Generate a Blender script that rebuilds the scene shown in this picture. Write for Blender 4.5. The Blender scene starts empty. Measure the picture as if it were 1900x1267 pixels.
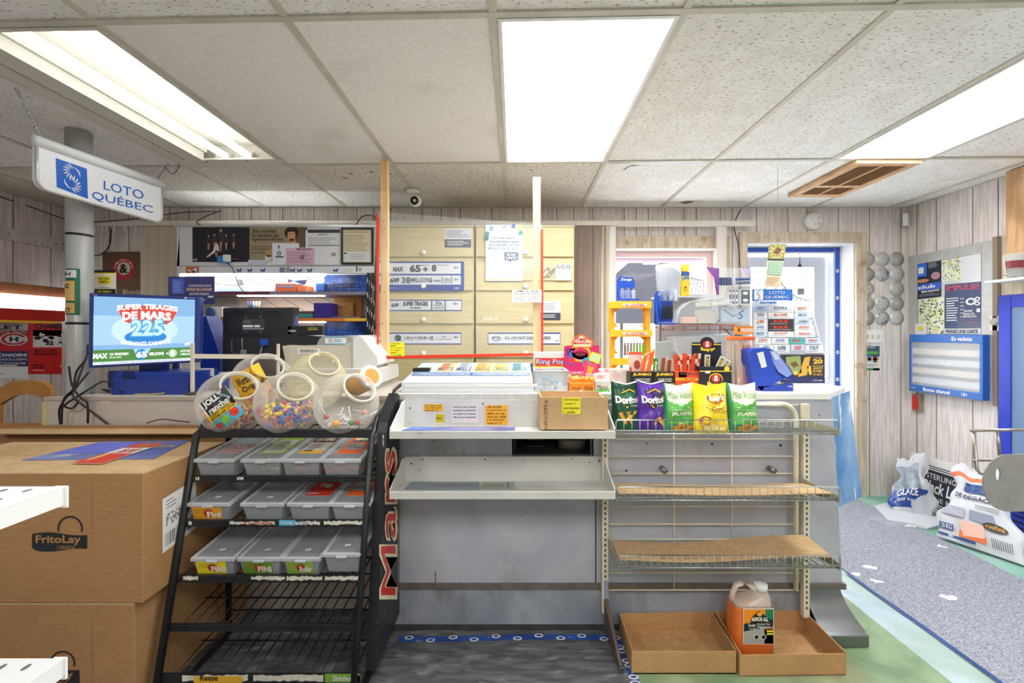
import bpy, bmesh, math, random
from mathutils import Vector, Matrix
random.seed(7)
C = bpy.context.scene.collection
SC = bpy.context.scene
F = 790.0; CX = 955.0; CY = 617.0; EYE = 1.36      # focal length in px, vanishing point, eye height
# ---------------------------------------------------------------- camera
cam = bpy.data.cameras.new('camera'); camo = bpy.data.objects.new('camera', cam); C.objects.link(camo)
camo.location = (0, 0, EYE); camo.rotation_euler = (math.pi/2, 0, 0)
cam.sensor_width = 36; cam.lens = F/1900*36; cam.shift_x = -5/1900; cam.shift_y = -16.5/1900; cam.clip_start = .05
SC.camera = camo
# ---------------------------------------------------------------- world, exposure
w = bpy.data.worlds.new('sky'); SC.world = w; w.use_nodes = True
bg = w.node_tree.nodes['Background']; bg.inputs[0].default_value = (.93, .96, 1, 1); bg.inputs[1].default_value = 5.0
SC.view_settings.view_transform = 'Standard'; SC.view_settings.look = 'None'
SC.view_settings.exposure = 1.30; SC.view_settings.gamma = 1.0; SC.view_settings.use_curve_mapping = False
LIGHT = 7.5         # emission of the ceiling diffusers
# ---------------------------------------------------------------- projection of pixels to real places
def P(px, py, d): return Vector(((px-CX)*d/F, d, EYE-(py-CY)*d/F))
def X(px, d): return (px-CX)*d/F
def Z(py, d): return EYE-(py-CY)*d/F
def onx(px, py, x):
    d = x*F/(px-CX); return Vector((x, d, EYE-(py-CY)*d/F))
def onz(px, py, z):
    d = (EYE-z)*F/(py-CY); return Vector(((px-CX)*d/F, d, z))
# ---------------------------------------------------------------- materials
def lin(h):
    if isinstance(h, str):
        h = h.lstrip('#'); c = [int(h[i:i+2], 16)/255 for i in (0, 2, 4)]
    else: c = h
    return tuple((v/12.92 if v <= .04045 else ((v+.055)/1.055)**2.4) for v in c)
_M = {}
def mat(col, rough=.5, metal=0., var=0., scale=20., bump=0., alpha=1., emit=0., stretch=None, col2=None, key=None, thr=None, spec=None):
    k = key or (str(col), rough, metal, var, scale, bump, alpha, emit, str(stretch), str(col2), str(thr))
    if k in _M: return _M[k]
    m = bpy.data.materials.new('surface'); m.use_nodes = True; nt = m.node_tree; N = nt.nodes; L = nt.links
    b = N['Principled BSDF']; c = lin(col)
    b.inputs['Base Color'].default_value = (*c, 1); b.inputs['Roughness'].default_value = rough; b.inputs['Metallic'].default_value = metal
    b.inputs['Alpha'].default_value = alpha
    if spec is not None: b.inputs['Specular IOR Level'].default_value = spec
    if emit:
        b.inputs['Emission Color'].default_value = (*c, 1); b.inputs['Emission Strength'].default_value = emit
        if emit < 3: b.inputs['Base Color'].default_value = (.01, .01, .01, 1)
    if var or bump or col2:
        tc = N.new('ShaderNodeTexCoord'); mp = N.new('ShaderNodeMapping'); L.new(tc.outputs['Object'], mp.inputs[0])
        if stretch: mp.inputs['Scale'].default_value = stretch
        no = N.new('ShaderNodeTexNoise'); no.inputs['Scale'].default_value = scale; no.inputs['Detail'].default_value = 5
        L.new(mp.outputs[0], no.inputs['Vector'])
        rp = N.new('ShaderNodeValToRGB'); L.new(no.outputs['Fac'], rp.inputs[0])
        c2 = lin(col2) if col2 else tuple(min(1, v*(1+var)) for v in c); c1 = c if col2 else tuple(v*(1-var) for v in c)
        rp.color_ramp.elements[0].color = (*c1, 1); rp.color_ramp.elements[1].color = (*c2, 1)
        a, bb = thr or (.3, .7); rp.color_ramp.elements[0].position = a; rp.color_ramp.elements[1].position = bb
        if not emit: L.new(rp.outputs[0], b.inputs['Base Color'])
        if bump:
            bp = N.new('ShaderNodeBump'); bp.inputs['Strength'].default_value = bump; bp.inputs['Distance'].default_value = .004
            L.new(no.outputs['Fac'], bp.inputs['Height']); L.new(bp.outputs[0], b.inputs['Normal'])
    _M[k] = m; return m
def ink(c): return mat(c, .6)
def glow(c, s=1.):
    if s < 1.5: s *= .6
    return mat(c, .5, emit=s)
def layered(key, c1, c2, dirt, s1, st1, s2, st2, t2, rough=.6, bump=.2):
    """two procedural layers: a stretched grain c1->c2 and blotches of dirt on top"""
    if key in _M: return _M[key]
    m = bpy.data.materials.new('surface'); m.use_nodes = True; nt = m.node_tree; N = nt.nodes; L = nt.links; b = N['Principled BSDF']
    tc = N.new('ShaderNodeTexCoord')
    def noise(s, st, d=6, dist=0):
        mp = N.new('ShaderNodeMapping'); mp.inputs['Scale'].default_value = st; L.new(tc.outputs['Object'], mp.inputs[0])
        no = N.new('ShaderNodeTexNoise'); no.inputs['Scale'].default_value = s; no.inputs['Detail'].default_value = d; no.inputs['Distortion'].default_value = dist
        L.new(mp.outputs[0], no.inputs['Vector']); return no
    n1 = noise(s1, st1, 6, .6); n2 = noise(s2, st2, 8)
    r1 = N.new('ShaderNodeValToRGB'); r1.color_ramp.elements[0].color = (*lin(c1), 1); r1.color_ramp.elements[1].color = (*lin(c2), 1)
    r1.color_ramp.elements[0].position = .38; r1.color_ramp.elements[1].position = .62; L.new(n1.outputs['Fac'], r1.inputs[0])
    r2 = N.new('ShaderNodeValToRGB'); r2.color_ramp.elements[0].position = t2[0]; r2.color_ramp.elements[1].position = t2[1]; L.new(n2.outputs['Fac'], r2.inputs[0])
    mx = N.new('ShaderNodeMix'); mx.data_type = 'RGBA'; L.new(r2.outputs[0], mx.inputs['Factor']); L.new(r1.outputs[0], mx.inputs['A']); mx.inputs['B'].default_value = (*lin(dirt), 1)
    L.new(mx.outputs['Result'], b.inputs['Base Color']); b.inputs['Roughness'].default_value = rough
    bp = N.new('ShaderNodeBump'); bp.inputs['Strength'].default_value = bump; bp.inputs['Distance'].default_value = .003; L.new(n1.outputs['Fac'], bp.inputs['Height']); L.new(bp.outputs[0], b.inputs['Normal'])
    _M[key] = m; return m
def edgy(key, col, rough, a0, a1):
    """clear plastic: thin where one looks straight through it, denser at grazing angles"""
    m = bpy.data.materials.new('surface'); m.use_nodes = True; nt = m.node_tree; b = nt.nodes['Principled BSDF']; b.inputs['Base Color'].default_value = (*lin(col), 1); b.inputs['Roughness'].default_value = rough
    lw = nt.nodes.new('ShaderNodeLayerWeight'); lw.inputs['Blend'].default_value = .35; mr = nt.nodes.new('ShaderNodeMapRange'); mr.inputs['To Min'].default_value = a0; mr.inputs['To Max'].default_value = a1
    nt.links.new(lw.outputs['Facing'], mr.inputs['Value']); nt.links.new(mr.outputs[0], b.inputs['Alpha']); _M[key] = m; return m
PANEL = layered('panel', '#cfc5c0', '#e9e2de', '#c2b3a8', 6, (9, 9, .6), 1.7, (1, 1, 1), (.55, .8), .6, .15)
TILE = layered('tile', '#ebe8e2', '#f4f2ee', '#a59c8f', 9, (1, 1, 1), 85, (.6, 1.5, 1), (.58, .66), .9, .1)
TILES = layered('tiles', '#ece9e3', '#f5f2ed', '#cfc8bd', 70, (1, 1, 1), 2, (1, 1, 1), (.6, .9), .9, .25)
TILEO = layered('tileo', '#dad4c8', '#e5e0d6', '#968b79', 3, (1, 1, 1), 80, (.6, 1.5, 1), (.56, .63), .9, .1)
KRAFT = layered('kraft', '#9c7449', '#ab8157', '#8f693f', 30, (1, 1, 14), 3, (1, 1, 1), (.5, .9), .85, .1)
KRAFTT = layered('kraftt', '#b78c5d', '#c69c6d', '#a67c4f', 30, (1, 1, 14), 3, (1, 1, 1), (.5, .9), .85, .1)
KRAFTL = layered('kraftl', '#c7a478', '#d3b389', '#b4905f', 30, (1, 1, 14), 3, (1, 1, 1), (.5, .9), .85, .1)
GREYP = layered('greyp', '#aaacb9', '#b7b9c3', '#98968f', 4, (1, 1, 1), 6, (1, 1, .5), (.58, .8), .45, .05)
GREYD = layered('greyd', '#868c97', '#9da2ac', '#6a6862', 4, (1, 1, 1), 9, (1, 1, .5), (.55, .8), .5, .05)
SHELFW = layered('shelfw', '#cccbc6', '#d8d7d2', '#a8a49a', 4, (1, 1, 1), 14, (1, 1, 1), (.66, .8), .4, .05)
FLOORD = layered('floord', '#4d4f54', '#6c6d6f', '#a09f9c', 9, (1, 5, 1), 7, (1, 3, 1), (.55, .75), .5, .2)
FLOORG = layered('floorg', '#6f8c68', '#93ab86', '#8f8664', 5, (1, 1, 1), 2.6, (1, 1, 1), (.5, .75), .45, .1)
FLOORT = layered('floort', '#7fb3a0', '#93c1ae', '#a9c5ba', 5, (1, 1, 1), 3, (1, 1, 1), (.5, .75), .45, .1)
FLOORB = layered('floorb', '#a6bcc4', '#bccdd3', '#9db5a2', 5, (1, 1, 1), 3, (1, 1, 1), (.5, .75), .45, .1)
CARPET = layered('carpet', '#6a6f80', '#b4b5bd', '#c8c6c8', 210, (1, 1, 1), 2.2, (1, 1, 1), (.6, .82), .95, .8)
LUMBER = layered('lumber', '#d9b077', '#ecc892', '#b98a4e', 5, (5, 5, .6), 9, (2, 2, .4), (.64, .75), .6, .1)
TRIMW = layered('trimw', '#bcaa92', '#d8c9b4', '#9b8466', 6, (6, 6, .6), 8, (1, 1, 1), (.58, .7), .6, .1)
CREAM = layered('cream', '#c9bb8d', '#d1c59b', '#b9ab7c', 6, (1, 1, 8), 3, (1, 1, 1), (.5, .8), .5, .05)
BLACKM = layered('blackm', '#17181b', '#24252a', '#3c3c3f', 6, (1, 1, 1), 18, (1, 1, 1), (.62, .75), .4, .05)
WHITE = mat('#e4e4e2', .5); WHITEM = mat('#e9e9e6', .4, var=.03); OFFW = mat('#dcd8cc', .5, var=.05)
TBAR = mat('#c9c4b5', .5, var=.12, scale=6); BLK = mat('#111216', .4); DARK = mat('#26272b', .5)
CLEAR = edgy('clear', '#f4f8fa', .06, .08, .5); FROST = edgy('frost', '#c3c9ce', .25, .3, .6); ACRYL = edgy('acryl', '#e6edf2', .08, .16, .6)
JARM = edgy('jar', '#e9e6dd', .05, .09, .75); JARY = edgy('jary', '#e3dca6', .05, .2, .8); GLASS = mat('#eef6ff', .02, alpha=.06)
CHROME = mat('#c9ccd0', .22, metal=1.); STEEL = mat('#7d8082', .3, metal=.8, var=.15, scale=5); WIRE = mat('#b9bcbd', .35, metal=.8)
CREAMW = mat('#ddd5bf', .45, var=.1); NAVY = mat('#1f2f78', .35); BLUE = mat('#1c4fb0', .4); RED = mat('#e23a1e', .4); YEL = mat('#f8e32a', .6)
# ---------------------------------------------------------------- mesh builder
def textmesh(s, bold, shear):
    cu = bpy.data.curves.new('t', 'FONT'); cu.body = s; cu.resolution_u = 2; cu.offset = bold; cu.shear = shear
    cu.align_x = 'CENTER'; cu.space_line = .95
    o = bpy.data.objects.new('t', cu); me = bpy.data.meshes.new_from_object(o)
    vs = [(v.co.x, v.co.y) for v in me.vertices]; fs = [tuple(p.vertices) for p in me.polygons]
    bpy.data.objects.remove(o); bpy.data.meshes.remove(me); bpy.data.curves.remove(cu)
    return vs, fs
_T = {}
class MB:
    def __init__(s, xf=None): s.v = []; s.f = []; s.m = []; s.xf = xf
    def mi(s, m):
        if m not in s.m: s.m.append(m)
        return s.m.index(m)
    def add(s, vs, fs, m, smooth=False):
        o = len(s.v); i = s.mi(m)
        s.v += [Vector(v) for v in vs]; s.f += [(tuple(o+k for k in f), i, smooth) for f in fs]; return s
    def box(s, x0, y0, z0, x1, y1, z1, m, bev=0):
        if x0 > x1: x0, x1 = x1, x0
        if y0 > y1: y0, y1 = y1, y0
        if z0 > z1: z0, z1 = z1, z0
        e = (len(s.v) % 11)*.00003; x0 -= e; x1 += e; y0 -= e; y1 += e; z0 += e; z1 -= e     # no two faces of one mesh in the same plane
        return s.hexa([(x0,y0,z0),(x1,y0,z0),(x1,y1,z0),(x0,y1,z0),(x0,y0,z1),(x1,y0,z1),(x1,y1,z1),(x0,y1,z1)], m, bev)
    def hexa(s, c, m, bev=0, seg=2):
        fs = [(0,3,2,1),(4,5,6,7),(0,1,5,4),(1,2,6,5),(2,3,7,6),(3,0,4,7)]
        if not bev: return s.add(c, fs, m)
        b = bmesh.new(); vs = [b.verts.new(v) for v in c]
        for f in fs: b.faces.new([vs[i] for i in f])
        bmesh.ops.bevel(b, geom=list(b.edges), offset=bev, segments=seg, affect='EDGES', profile=.5)
        b.verts.index_update(); s.add([v.co.copy() for v in b.verts], [[v.index for v in f.verts] for f in b.faces], m, seg > 2); b.free(); return s
    def pb(s, px0, py0, px1, py1, d, dep, m, bev=0): return s.box(X(px0,d), d, Z(py1,d), X(px1,d), d+dep, Z(py0,d), m, bev)
    def obox(s, c, sx, sy, sz, rz, m, bev=0, rx=0):
        M = Matrix.Translation(c) @ Matrix.Rotation(rz, 4, 'Z') @ Matrix.Rotation(rx, 4, 'X'); x, y, z = sx/2, sy/2, sz/2
        return s.hexa([M @ Vector(p) for p in [(-x,-y,-z),(x,-y,-z),(x,y,-z),(-x,y,-z),(-x,-y,z),(x,-y,z),(x,y,z),(-x,y,z)]], m, bev)
    def poly(s, pts, m, sm=False): return s.add(pts, [tuple(range(len(pts)))], m, sm)
    def prism(s, pts, vec, m):
        n = len(pts); vec = Vector(vec); a = [Vector(p) for p in pts]
        return s.add(a+[p+vec for p in a], [tuple(range(n)), tuple(range(2*n-1, n-1, -1))]+[(i, (i+1) % n, n+(i+1) % n, n+i) for i in range(n)], m)
    def tube(s, pts, r, m, seg=8, closed=False):
        pts = [Vector(p) for p in pts]; n = len(pts); vs = []; up = None
        for i, p in enumerate(pts):
            if closed: t = pts[(i+1) % n]-pts[i-1]
            else: t = pts[min(i+1, n-1)]-pts[max(i-1, 0)]
            if t.length < 1e-9: t = Vector((0, 0, 1))
            t.normalize()
            if up is None: up = Vector((0,0,1)) if abs(t.z) < .9 else Vector((1,0,0))
            a = t.cross(up)
            if a.length < 1e-4: a = t.cross(Vector((.3, 1, .2)))
            a.normalize(); b = t.cross(a).normalized(); up = b*-1 if False else up
            rr = r[i] if isinstance(r, (list, tuple)) else r
            vs += [p+(a*math.cos(2*math.pi*k/seg)+b*math.sin(2*math.pi*k/seg))*rr for k in range(seg)]
        fs = []
        for i in range(n if closed else n-1):
            j = (i+1) % n
            fs += [(i*seg+k, i*seg+(k+1) % seg, j*seg+(k+1) % seg, j*seg+k) for k in range(seg)]
        if not closed: fs += [tuple(range(seg))[::-1], tuple((n-1)*seg+k for k in range(seg))]
        return s.add(vs, fs, m, seg > 4)
    def lathe(s, prof, o, axis, m, seg=32, sq=None):
        q = Vector((0,0,1)).rotation_difference(Vector(axis).normalized()); o = Vector(o); vs = []; n = len(prof)
        for r, h in prof:
            for k in range(seg):
                a = 2*math.pi*k/seg; v = Vector((r*math.cos(a), r*math.sin(a), h)); vs.append(o+q @ v)
        fs = [(i*seg+k, i*seg+(k+1) % seg, (i+1)*seg+(k+1) % seg, (i+1)*seg+k) for i in range(n-1) for k in range(seg)]
        return s.add(vs, fs, m, True)
    def ball(s, c, r, m, seg=12, sc=(1,1,1)):
        pr = [(max(1e-4, r*math.sin(math.pi*i/8)), -r*math.cos(math.pi*i/8)) for i in range(9)]; o = len(s.v); s.lathe(pr, (0,0,0), (0,0,1), m, seg)
        for i in range(o, len(s.v)): v = s.v[i]; s.v[i] = Vector((v.x*sc[0]+c[0], v.y*sc[1]+c[1], v.z*sc[2]+c[2]))
        return s
    def cyl(s, a, b, r, m, seg=24): return s.tube([a, b], r, m, seg)
    def build(s, name, parent=None, label=None, cat=None, group=None, kind=None, keep=False):
        me = bpy.data.meshes.new(name); vs = s.v
        if s.xf: vs = [s.xf @ v for v in vs]
        off = Vector((0,0,0))
        if not parent and not keep and vs:
            xs = [v.x for v in vs]; ys = [v.y for v in vs]; off = Vector(((min(xs)+max(xs))/2, (min(ys)+max(ys))/2, min(v.z for v in vs)))
        me.from_pydata([v-off for v in vs], [], [f[0] for f in s.f])
        for m in s.m: me.materials.append(m)
        for p, f in zip(me.polygons, s.f): p.material_index = f[1]; p.use_smooth = f[2]
        b = bmesh.new(); b.from_mesh(me)
        bmesh.ops.recalc_face_normals(b, faces=b.faces)
        b.to_mesh(me); b.free()
        o = bpy.data.objects.new(name, me); C.objects.link(o); o.location = off
        if parent: o.parent = parent
        if label: o['label'] = label
        if cat: o['category'] = cat
        if group: o['group'] = group
        if kind: o['kind'] = kind
        return o
    def struct(s, name): return s.build(name, kind='structure', keep=True)
class Face:
    """a printed surface: fn maps (a, b) with b growing downward to a place; prints are laid just proud of it"""
    def __init__(s, mb, fn, n, step=.0007): s.mb = mb; s.fn = fn; s.n = Vector(n).normalized(); s.k = 1; s.step = step
    def p(s, a, b):
        r = s.fn(a, b)
        if isinstance(r, tuple): return r[0]+r[1]*s.step*s.k
        return r+s.n*s.step*s.k
    def rect(s, a0, b0, a1, b1, m, nx=1, ny=1):
        vs = [s.p(a0+(a1-a0)*i/nx, b0+(b1-b0)*j/ny) for j in range(ny+1) for i in range(nx+1)]
        s.mb.add(vs, [(j*(nx+1)+i, (j+1)*(nx+1)+i, (j+1)*(nx+1)+i+1, j*(nx+1)+i+1) for j in range(ny) for i in range(nx)], m); return s
    def poly(s, pts, m): s.mb.poly([s.p(*q) for q in pts], m); return s
    def ell(s, ca, cb, ra, rb, m, n=20, ri=0):
        pt = [(ca+ra*math.cos(2*math.pi*i/n), cb+rb*math.sin(2*math.pi*i/n)) for i in range(n)]
        if not ri: return s.poly(pt, m)
        inn = [(ca+ra*ri*math.cos(2*math.pi*i/n), cb+rb*ri*math.sin(2*math.pi*i/n)) for i in range(n)]
        s.mb.add([s.p(*q) for q in pt+inn], [(i, (i+1) % n, n+(i+1) % n, n+i) for i in range(n)], m); return s
    def line(s, pts, wd, m):
        for (a, b), (c, d) in zip(pts, pts[1:]):
            l = math.hypot(c-a, d-b) or 1; u, v = -(d-b)/l*wd/2, (c-a)/l*wd/2
            s.poly([(a+u, b+v), (c+u, d+v), (c-u, d-v), (a-u, b-v)], m)
        return s
    def text(s, a0, b0, a1, b1, t, m, bold=.015, shear=0, arc=0, rot=0):
        key = (t, bold, shear)
        if key not in _T: _T[key] = textmesh(t, bold, shear)
        vs, fs = _T[key]
        if not vs: return s
        x0 = min(v[0] for v in vs); x1 = max(v[0] for v in vs); y0 = min(v[1] for v in vs); y1 = max(v[1] for v in vs)
        s.k += 1; out = []
        for x, y in vs:
            u = (x-x0)/(x1-x0 or 1); v = (y1-y)/(y1-y0 or 1)
            if rot == 90: u, v = v, 1-u
            if rot == -90: u, v = 1-v, u
            out.append(s.p(a0+(a1-a0)*u, b0+(b1-b0)*v+arc*(1-(2*u-1)**2)))
        s.mb.add(out, fs, m); s.k -= 1; return s
    def lay(s): s.k += 1; return s
    def lines(s, a0, b0, a1, b1, n, m, fill=.35):
        """rows of small print"""
        r = random.Random(int(a0*13+b0*7)); h = (b1-b0)/n
        for i in range(n): s.rect(a0, b0+i*h+h*(1-fill)/2, a0+(a1-a0)*r.uniform(.65, 1), b0+i*h+h*(1+fill)/2, m)
        return s
def front(mb, d, step=.0007): return Face(mb, lambda a, b: P(a, b, d), (0, -1, 0), step)
def quadf(mb, c, step=.0007):
    """c = top-left, top-right, bottom-right, bottom-left as places"""
    c = [Vector(q) for q in c]; n = (c[3]-c[0]).cross(c[1]-c[0])
    def fn(a, b): return (c[0]*(1-a)+c[1]*a)*(1-b)+(c[3]*(1-a)+c[2]*a)*b
    return Face(mb, fn, n, step)
def thing(name, label, cat, group=None):
    o = bpy.data.objects.new(name, None); C.objects.link(o); o['label'] = label; o['category'] = cat; o.empty_display_size = .05
    if group: o['group'] = group
    return o
def fin(root):
    """move a thing's empty to the middle of its base"""
    pts = []
    def rec(o, off):
        for c in o.children:
            if c.type == 'MESH': pts.extend([v.co+c.location+off for v in c.data.vertices])
            rec(c, off+c.location)
    rec(root, Vector((0,0,0)))
    if not pts: return root
    b = Vector(((min(p.x for p in pts)+max(p.x for p in pts))/2, (min(p.y for p in pts)+max(p.y for p in pts))/2, min(p.z for p in pts)))
    root.location = b
    for c in root.children: c.location = c.location-b
    return root
def dup(root, label, loc=None, delta=None, rot=None, group=None):
    r = root.copy(); C.objects.link(r); r['label'] = label
    if group: r['group'] = group
    r.location = Vector(loc) if loc is not None else root.location+Vector(delta or (0,0,0))
    if rot is not None: r.rotation_euler = rot
    for ch in list(root.children):
        c = ch.copy(); C.objects.link(c); c.parent = r
        for g in ch.children:
            d = g.copy(); C.objects.link(d); d.parent = c
    return r
def sheet(name, label, cat, px0, py0, px1, py1, d, bgm, th=.0015, group=None):
    """a sheet of paper or card facing the room; returns mesh builder and its printed face"""
    m = MB(); m.pb(px0, py0, px1, py1, d, th, bgm); return m, front(m, d), (name, None, label, cat, group)
def done(t): m, f, a = t; return m.build(*a)
# ================================================================ SETTING
XL, XR, YB, YF, H = -3.77, 3.26, 3.54, -2.6, 2.40
GROOVE = mat('#6b5c52', .8)
WX0, WX1, WZ0, WZ1 = .80, 1.69, .98, 2.055       # window opening
DX0, DX1, DZ1 = 1.927, 2.823, 2.108               # door opening
m = MB()
T = .15
for a in [(XL-.1, 0, WX0, H), (WX0, 0, WX1, WZ0), (WX0, WZ1, WX1, H), (WX1, 0, DX0, H), (DX0, DZ1, DX1, H), (DX1, 0, XR+.1, H)]:
    m.box(a[0], YB, a[1], a[2], YB+T, a[3], PANEL)
def solid(x, z): return not (WX0 < x < WX1 and WZ0 < z < WZ1) and not (DX0 < x < DX1 and z < DZ1)
r = random.Random(3); x = XL+.1
while x < XR:
    for z0, z1 in ((0, WZ0), (WZ0, WZ1), (WZ1, DZ1), (DZ1, H)):
        if solid(x, (z0+z1)/2): m.box(x-.0025, YB-.0008, z0, x+.0025, YB, z1, GROOVE)
    x += r.choice([.10, .14, .2, .26, .16])
m.struct('wall_back')
m = MB().box(XL-.1, YF, 0, XL, YB, H, PANEL); y = YB-.08
while y > 0.3: m.box(XL, y-.0025, 0, XL+.0008, y+.0025, H, GROOVE); y -= r.choice([.10, .14, .2, .26, .16])
m.struct('wall_left')
m = MB().box(XR, YF, 0, XR+.1, YB+T, H, PANEL); y = YB-.09
while y > 0.3: m.box(XR-.0008, y-.0025, 0, XR, y+.0025, H, GROOVE); y -= r.choice([.10, .14, .2, .26, .16])
m.struct('wall_right')
MB().box(XL-.1, YF-.1, 0, XR+.1, YF, H, PANEL).struct('wall_front')
m = MB()
m.box(XL-.1, YF-.1, -.1, .48, YB+T, 0, FLOORD); m.box(.48, YF-.1, -.1, 1.70, YB+T, 0, FLOORG)
m.box(1.70, YF-.1, -.1, 1.90, YB+T, 0, FLOORB); m.box(1.90, YF-.1, -.1, XR+.1, YB+T, 0, FLOORT)
m.struct('floor')
MB().box(-9, YB+T, -.16, 9, 12, -.05, mat('#d9dadb', .8, var=.1, scale=3)).struct('ground_outside')
# ceiling: tiles in rows, light bays left open
GX = [-3.36, -2.72, -2.06, -1.40, -.755, -.07, .55, 1.21, 1.90, 2.46, 3.1]
ROWS = [-2.6, -2.2, -1.0, .18, 1.385, 2.60, 3.54]; SK_ = -.026     # the cross bars run slightly askew
def yr(j, x): return ROWS[j]+(SK_*x if 0 < j < 6 else 0)
def askew(m):
    for v in m.v: v.y += SK_*v.x
    return m
cx = [XL]+GX+[XR]
BAYS = {(3, 4), (6, 4), (9, 4)}
def cellmat(i, j):
    if j == 4 and i in (4, 5): return TILES
    if j == 5 and i in (0, 1, 2, 3, 4, 5, 6): return TILEO
    return TILE
m = MB()
for i in range(len(cx)-1):
    for j in range(len(ROWS)-1):
        if (i, j) in BAYS: continue
        a, b = cx[i], cx[i+1]; q = [(a, yr(j, a)), (b, yr(j, b)), (b, yr(j+1, b)), (a, yr(j+1, a))]; m.hexa([(x, y, H) for x, y in q]+[(x, y, H+.02) for x, y in q], cellmat(i, j))
m.box(XL-.1, YF-.1, H+.16, XR+.1, YB+T, H+.2, WHITE)
ceil = m.struct('ceiling')
m = MB()
for x in GX: m.box(x-.013, YF, H-.006, x+.013, YB, H-.0005, TBAR)
for y in ROWS[1:-1]: q = [(XL, y-.012+SK_*XL), (XR, y-.012+SK_*XR), (XR, y+.012+SK_*XR), (XL, y+.012+SK_*XL)]; m.hexa([(x, w_, H-.007) for x, w_ in q]+[(x, w_, H-.0006) for x, w_ in q], TBAR)
m.box(XL, YB-.02, H-.005, XR, YB, H-.0005, TBAR); m.box(XL, YF, H-.0052, XL+.02, YB, H-.0005, TBAR); m.box(XR-.02, YF, H-.0052, XR, YB, H-.0005, TBAR)
m.struct('trim_1')
# stains on the tiles: brown damp marks and peeled white patches
ST = mat('#8a7a5c', .9, var=.2); m = MB()
for px, py, d, rx in ((651, 322, 0, .02), (722, 322, 0, .02), (690, 319, 0, .018), (1275, 375, 0, .05), (985, 315, 0, .012), (640, 330, 0, .02)):
    c = onz(px, py, H); n = 14; m.poly([(c.x+rx*random.uniform(.6, 1.3)*math.cos(6.28*i/n), c.y+rx*random.uniform(.5, 1)*math.sin(6.28*i/n), H-.0012) for i in range(n)], ST)
for a in (((1157, 318), (1172, 306), (1208, 308), (1190, 320)), ((1130, 304), (1300, 298), (1308, 303), (1150, 309))):
    m.poly([onz(p[0], p[1], H-.0075) for p in a], WHITE)
m.struct('trim_2')
# ceiling lights
def panel_light(x0, x1, y0, y1, label):
    t = thing('ceiling_light', label, 'ceiling light', 'ceiling light fittings')
    m = MB(); e = .014
    for q in ((x0, y0, x1, y0+e), (x0, y1-e, x1, y1), (x0, y0, x0+e, y1), (x1-e, y0, x1, y1)): m.box(q[0], q[1], H-.009, q[2], q[3], H+.1, WHITEM)
    m.box(x0, y0, H+.1, x1, y1, H+.12, WHITEM); askew(m).build('frame', t)
    askew(MB().box(x0+e, y0+e, H-.003, x1-e, y1-e, H+.004, glow('#fffefa', LIGHT))).build('diffuser', t)
    fin(t)
panel_light(-.056, .538, 1.40, 2.587, 'flat white lit ceiling light in the middle of the ceiling')
panel_light(1.915, 2.447, 1.40, 2.587, 'flat white lit ceiling light at the right, beside the wooden vent grille')
for x0, x1, lb in ((-2.04, -1.42, 'left'), (-.05, .535, 'middle'), (1.915, 2.445, 'right')):
    t = thing('ceiling_light', 'lit ceiling light in the row behind the viewpoint, %s one' % lb, 'ceiling light', 'ceiling light fittings')
    for q in ROWS: pass
    m = MB(); m.box(x0, -.95, H-.03, x1, .10, H-.0075, WHITEM); m.build('frame', t)
    MB().box(x0+.02, -.93, H-.034, x1-.02, .08, H-.0301, glow('#fffefa', LIGHT)).build('diffuser', t); fin(t)
# open fitting with bare tubes
t = thing('ceiling_light', 'open ceiling light with bare lit fluorescent tubes and no cover, at the left', 'ceiling light', 'ceiling light fittings')
x0, x1, y0, y1 = -2.047, -1.413, 1.40, 2.587; m = MB(); WHITEM0 = WHITEM; WHITEM = mat('#cfcabb', .45, var=.04)
m.box(x0, y0, H+.10, x1, y1, H+.12, WHITEM); m.box(x0, y0, H-.012, x0+.075, y1, H-.001, WHITEM)
m.box(x0+.03, y0, H-.001, x0+.045, y1, H+.1, WHITEM); m.box(x1-.012, y0, H-.01, x1, y1, H+.1, WHITEM)
m.box(x0, y1-.1, H-.012, x1, y1, H-.001, WHITEM); m.box(x0, y1-.03, H, x1, y1-.012, H+.1, WHITEM); m.box(x0, y0, H-.01, x1, y0+.015, H+.1, WHITEM)
for px in (x0+.19, x0+.44): m.cyl((px, y1-.07, H-.013), (px, y1-.07, H-.012), .006, BLK)
askew(m).build('housing', t)
m = MB().box(x0+.10, y0+.02, H-.02, x0+.20, y1-.105, H+.1, WHITEM).box(x0+.085, y0+.02, H+.03, x0+.215, y1-.1, H+.1, WHITEM); askew(m).build('ballast_cover', t)
for k, x in enumerate((x0+.31, x0+.45)):
    m = MB(); m.cyl((x, y0+.04, H+.02), (x, y1-.075, H+.02), .019, glow('#f7fbff', 2.6)); tb = askew(m).build('tube', t)
    askew(MB().cyl((x, y1-.077, H+.02), (x, y1-.055, H+.02), .021, WHITEM).box(x-.018, y1-.06, H-.01, x+.018, y1-.035, H+.05, WHITEM)).build('socket', t)
askew(MB().box(x0+.235, y1-.06, H-.01, x0+.26, y1-.035, H+.05, WHITEM)).build('socket', t); fin(t)
WHITEM = WHITEM0
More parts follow.
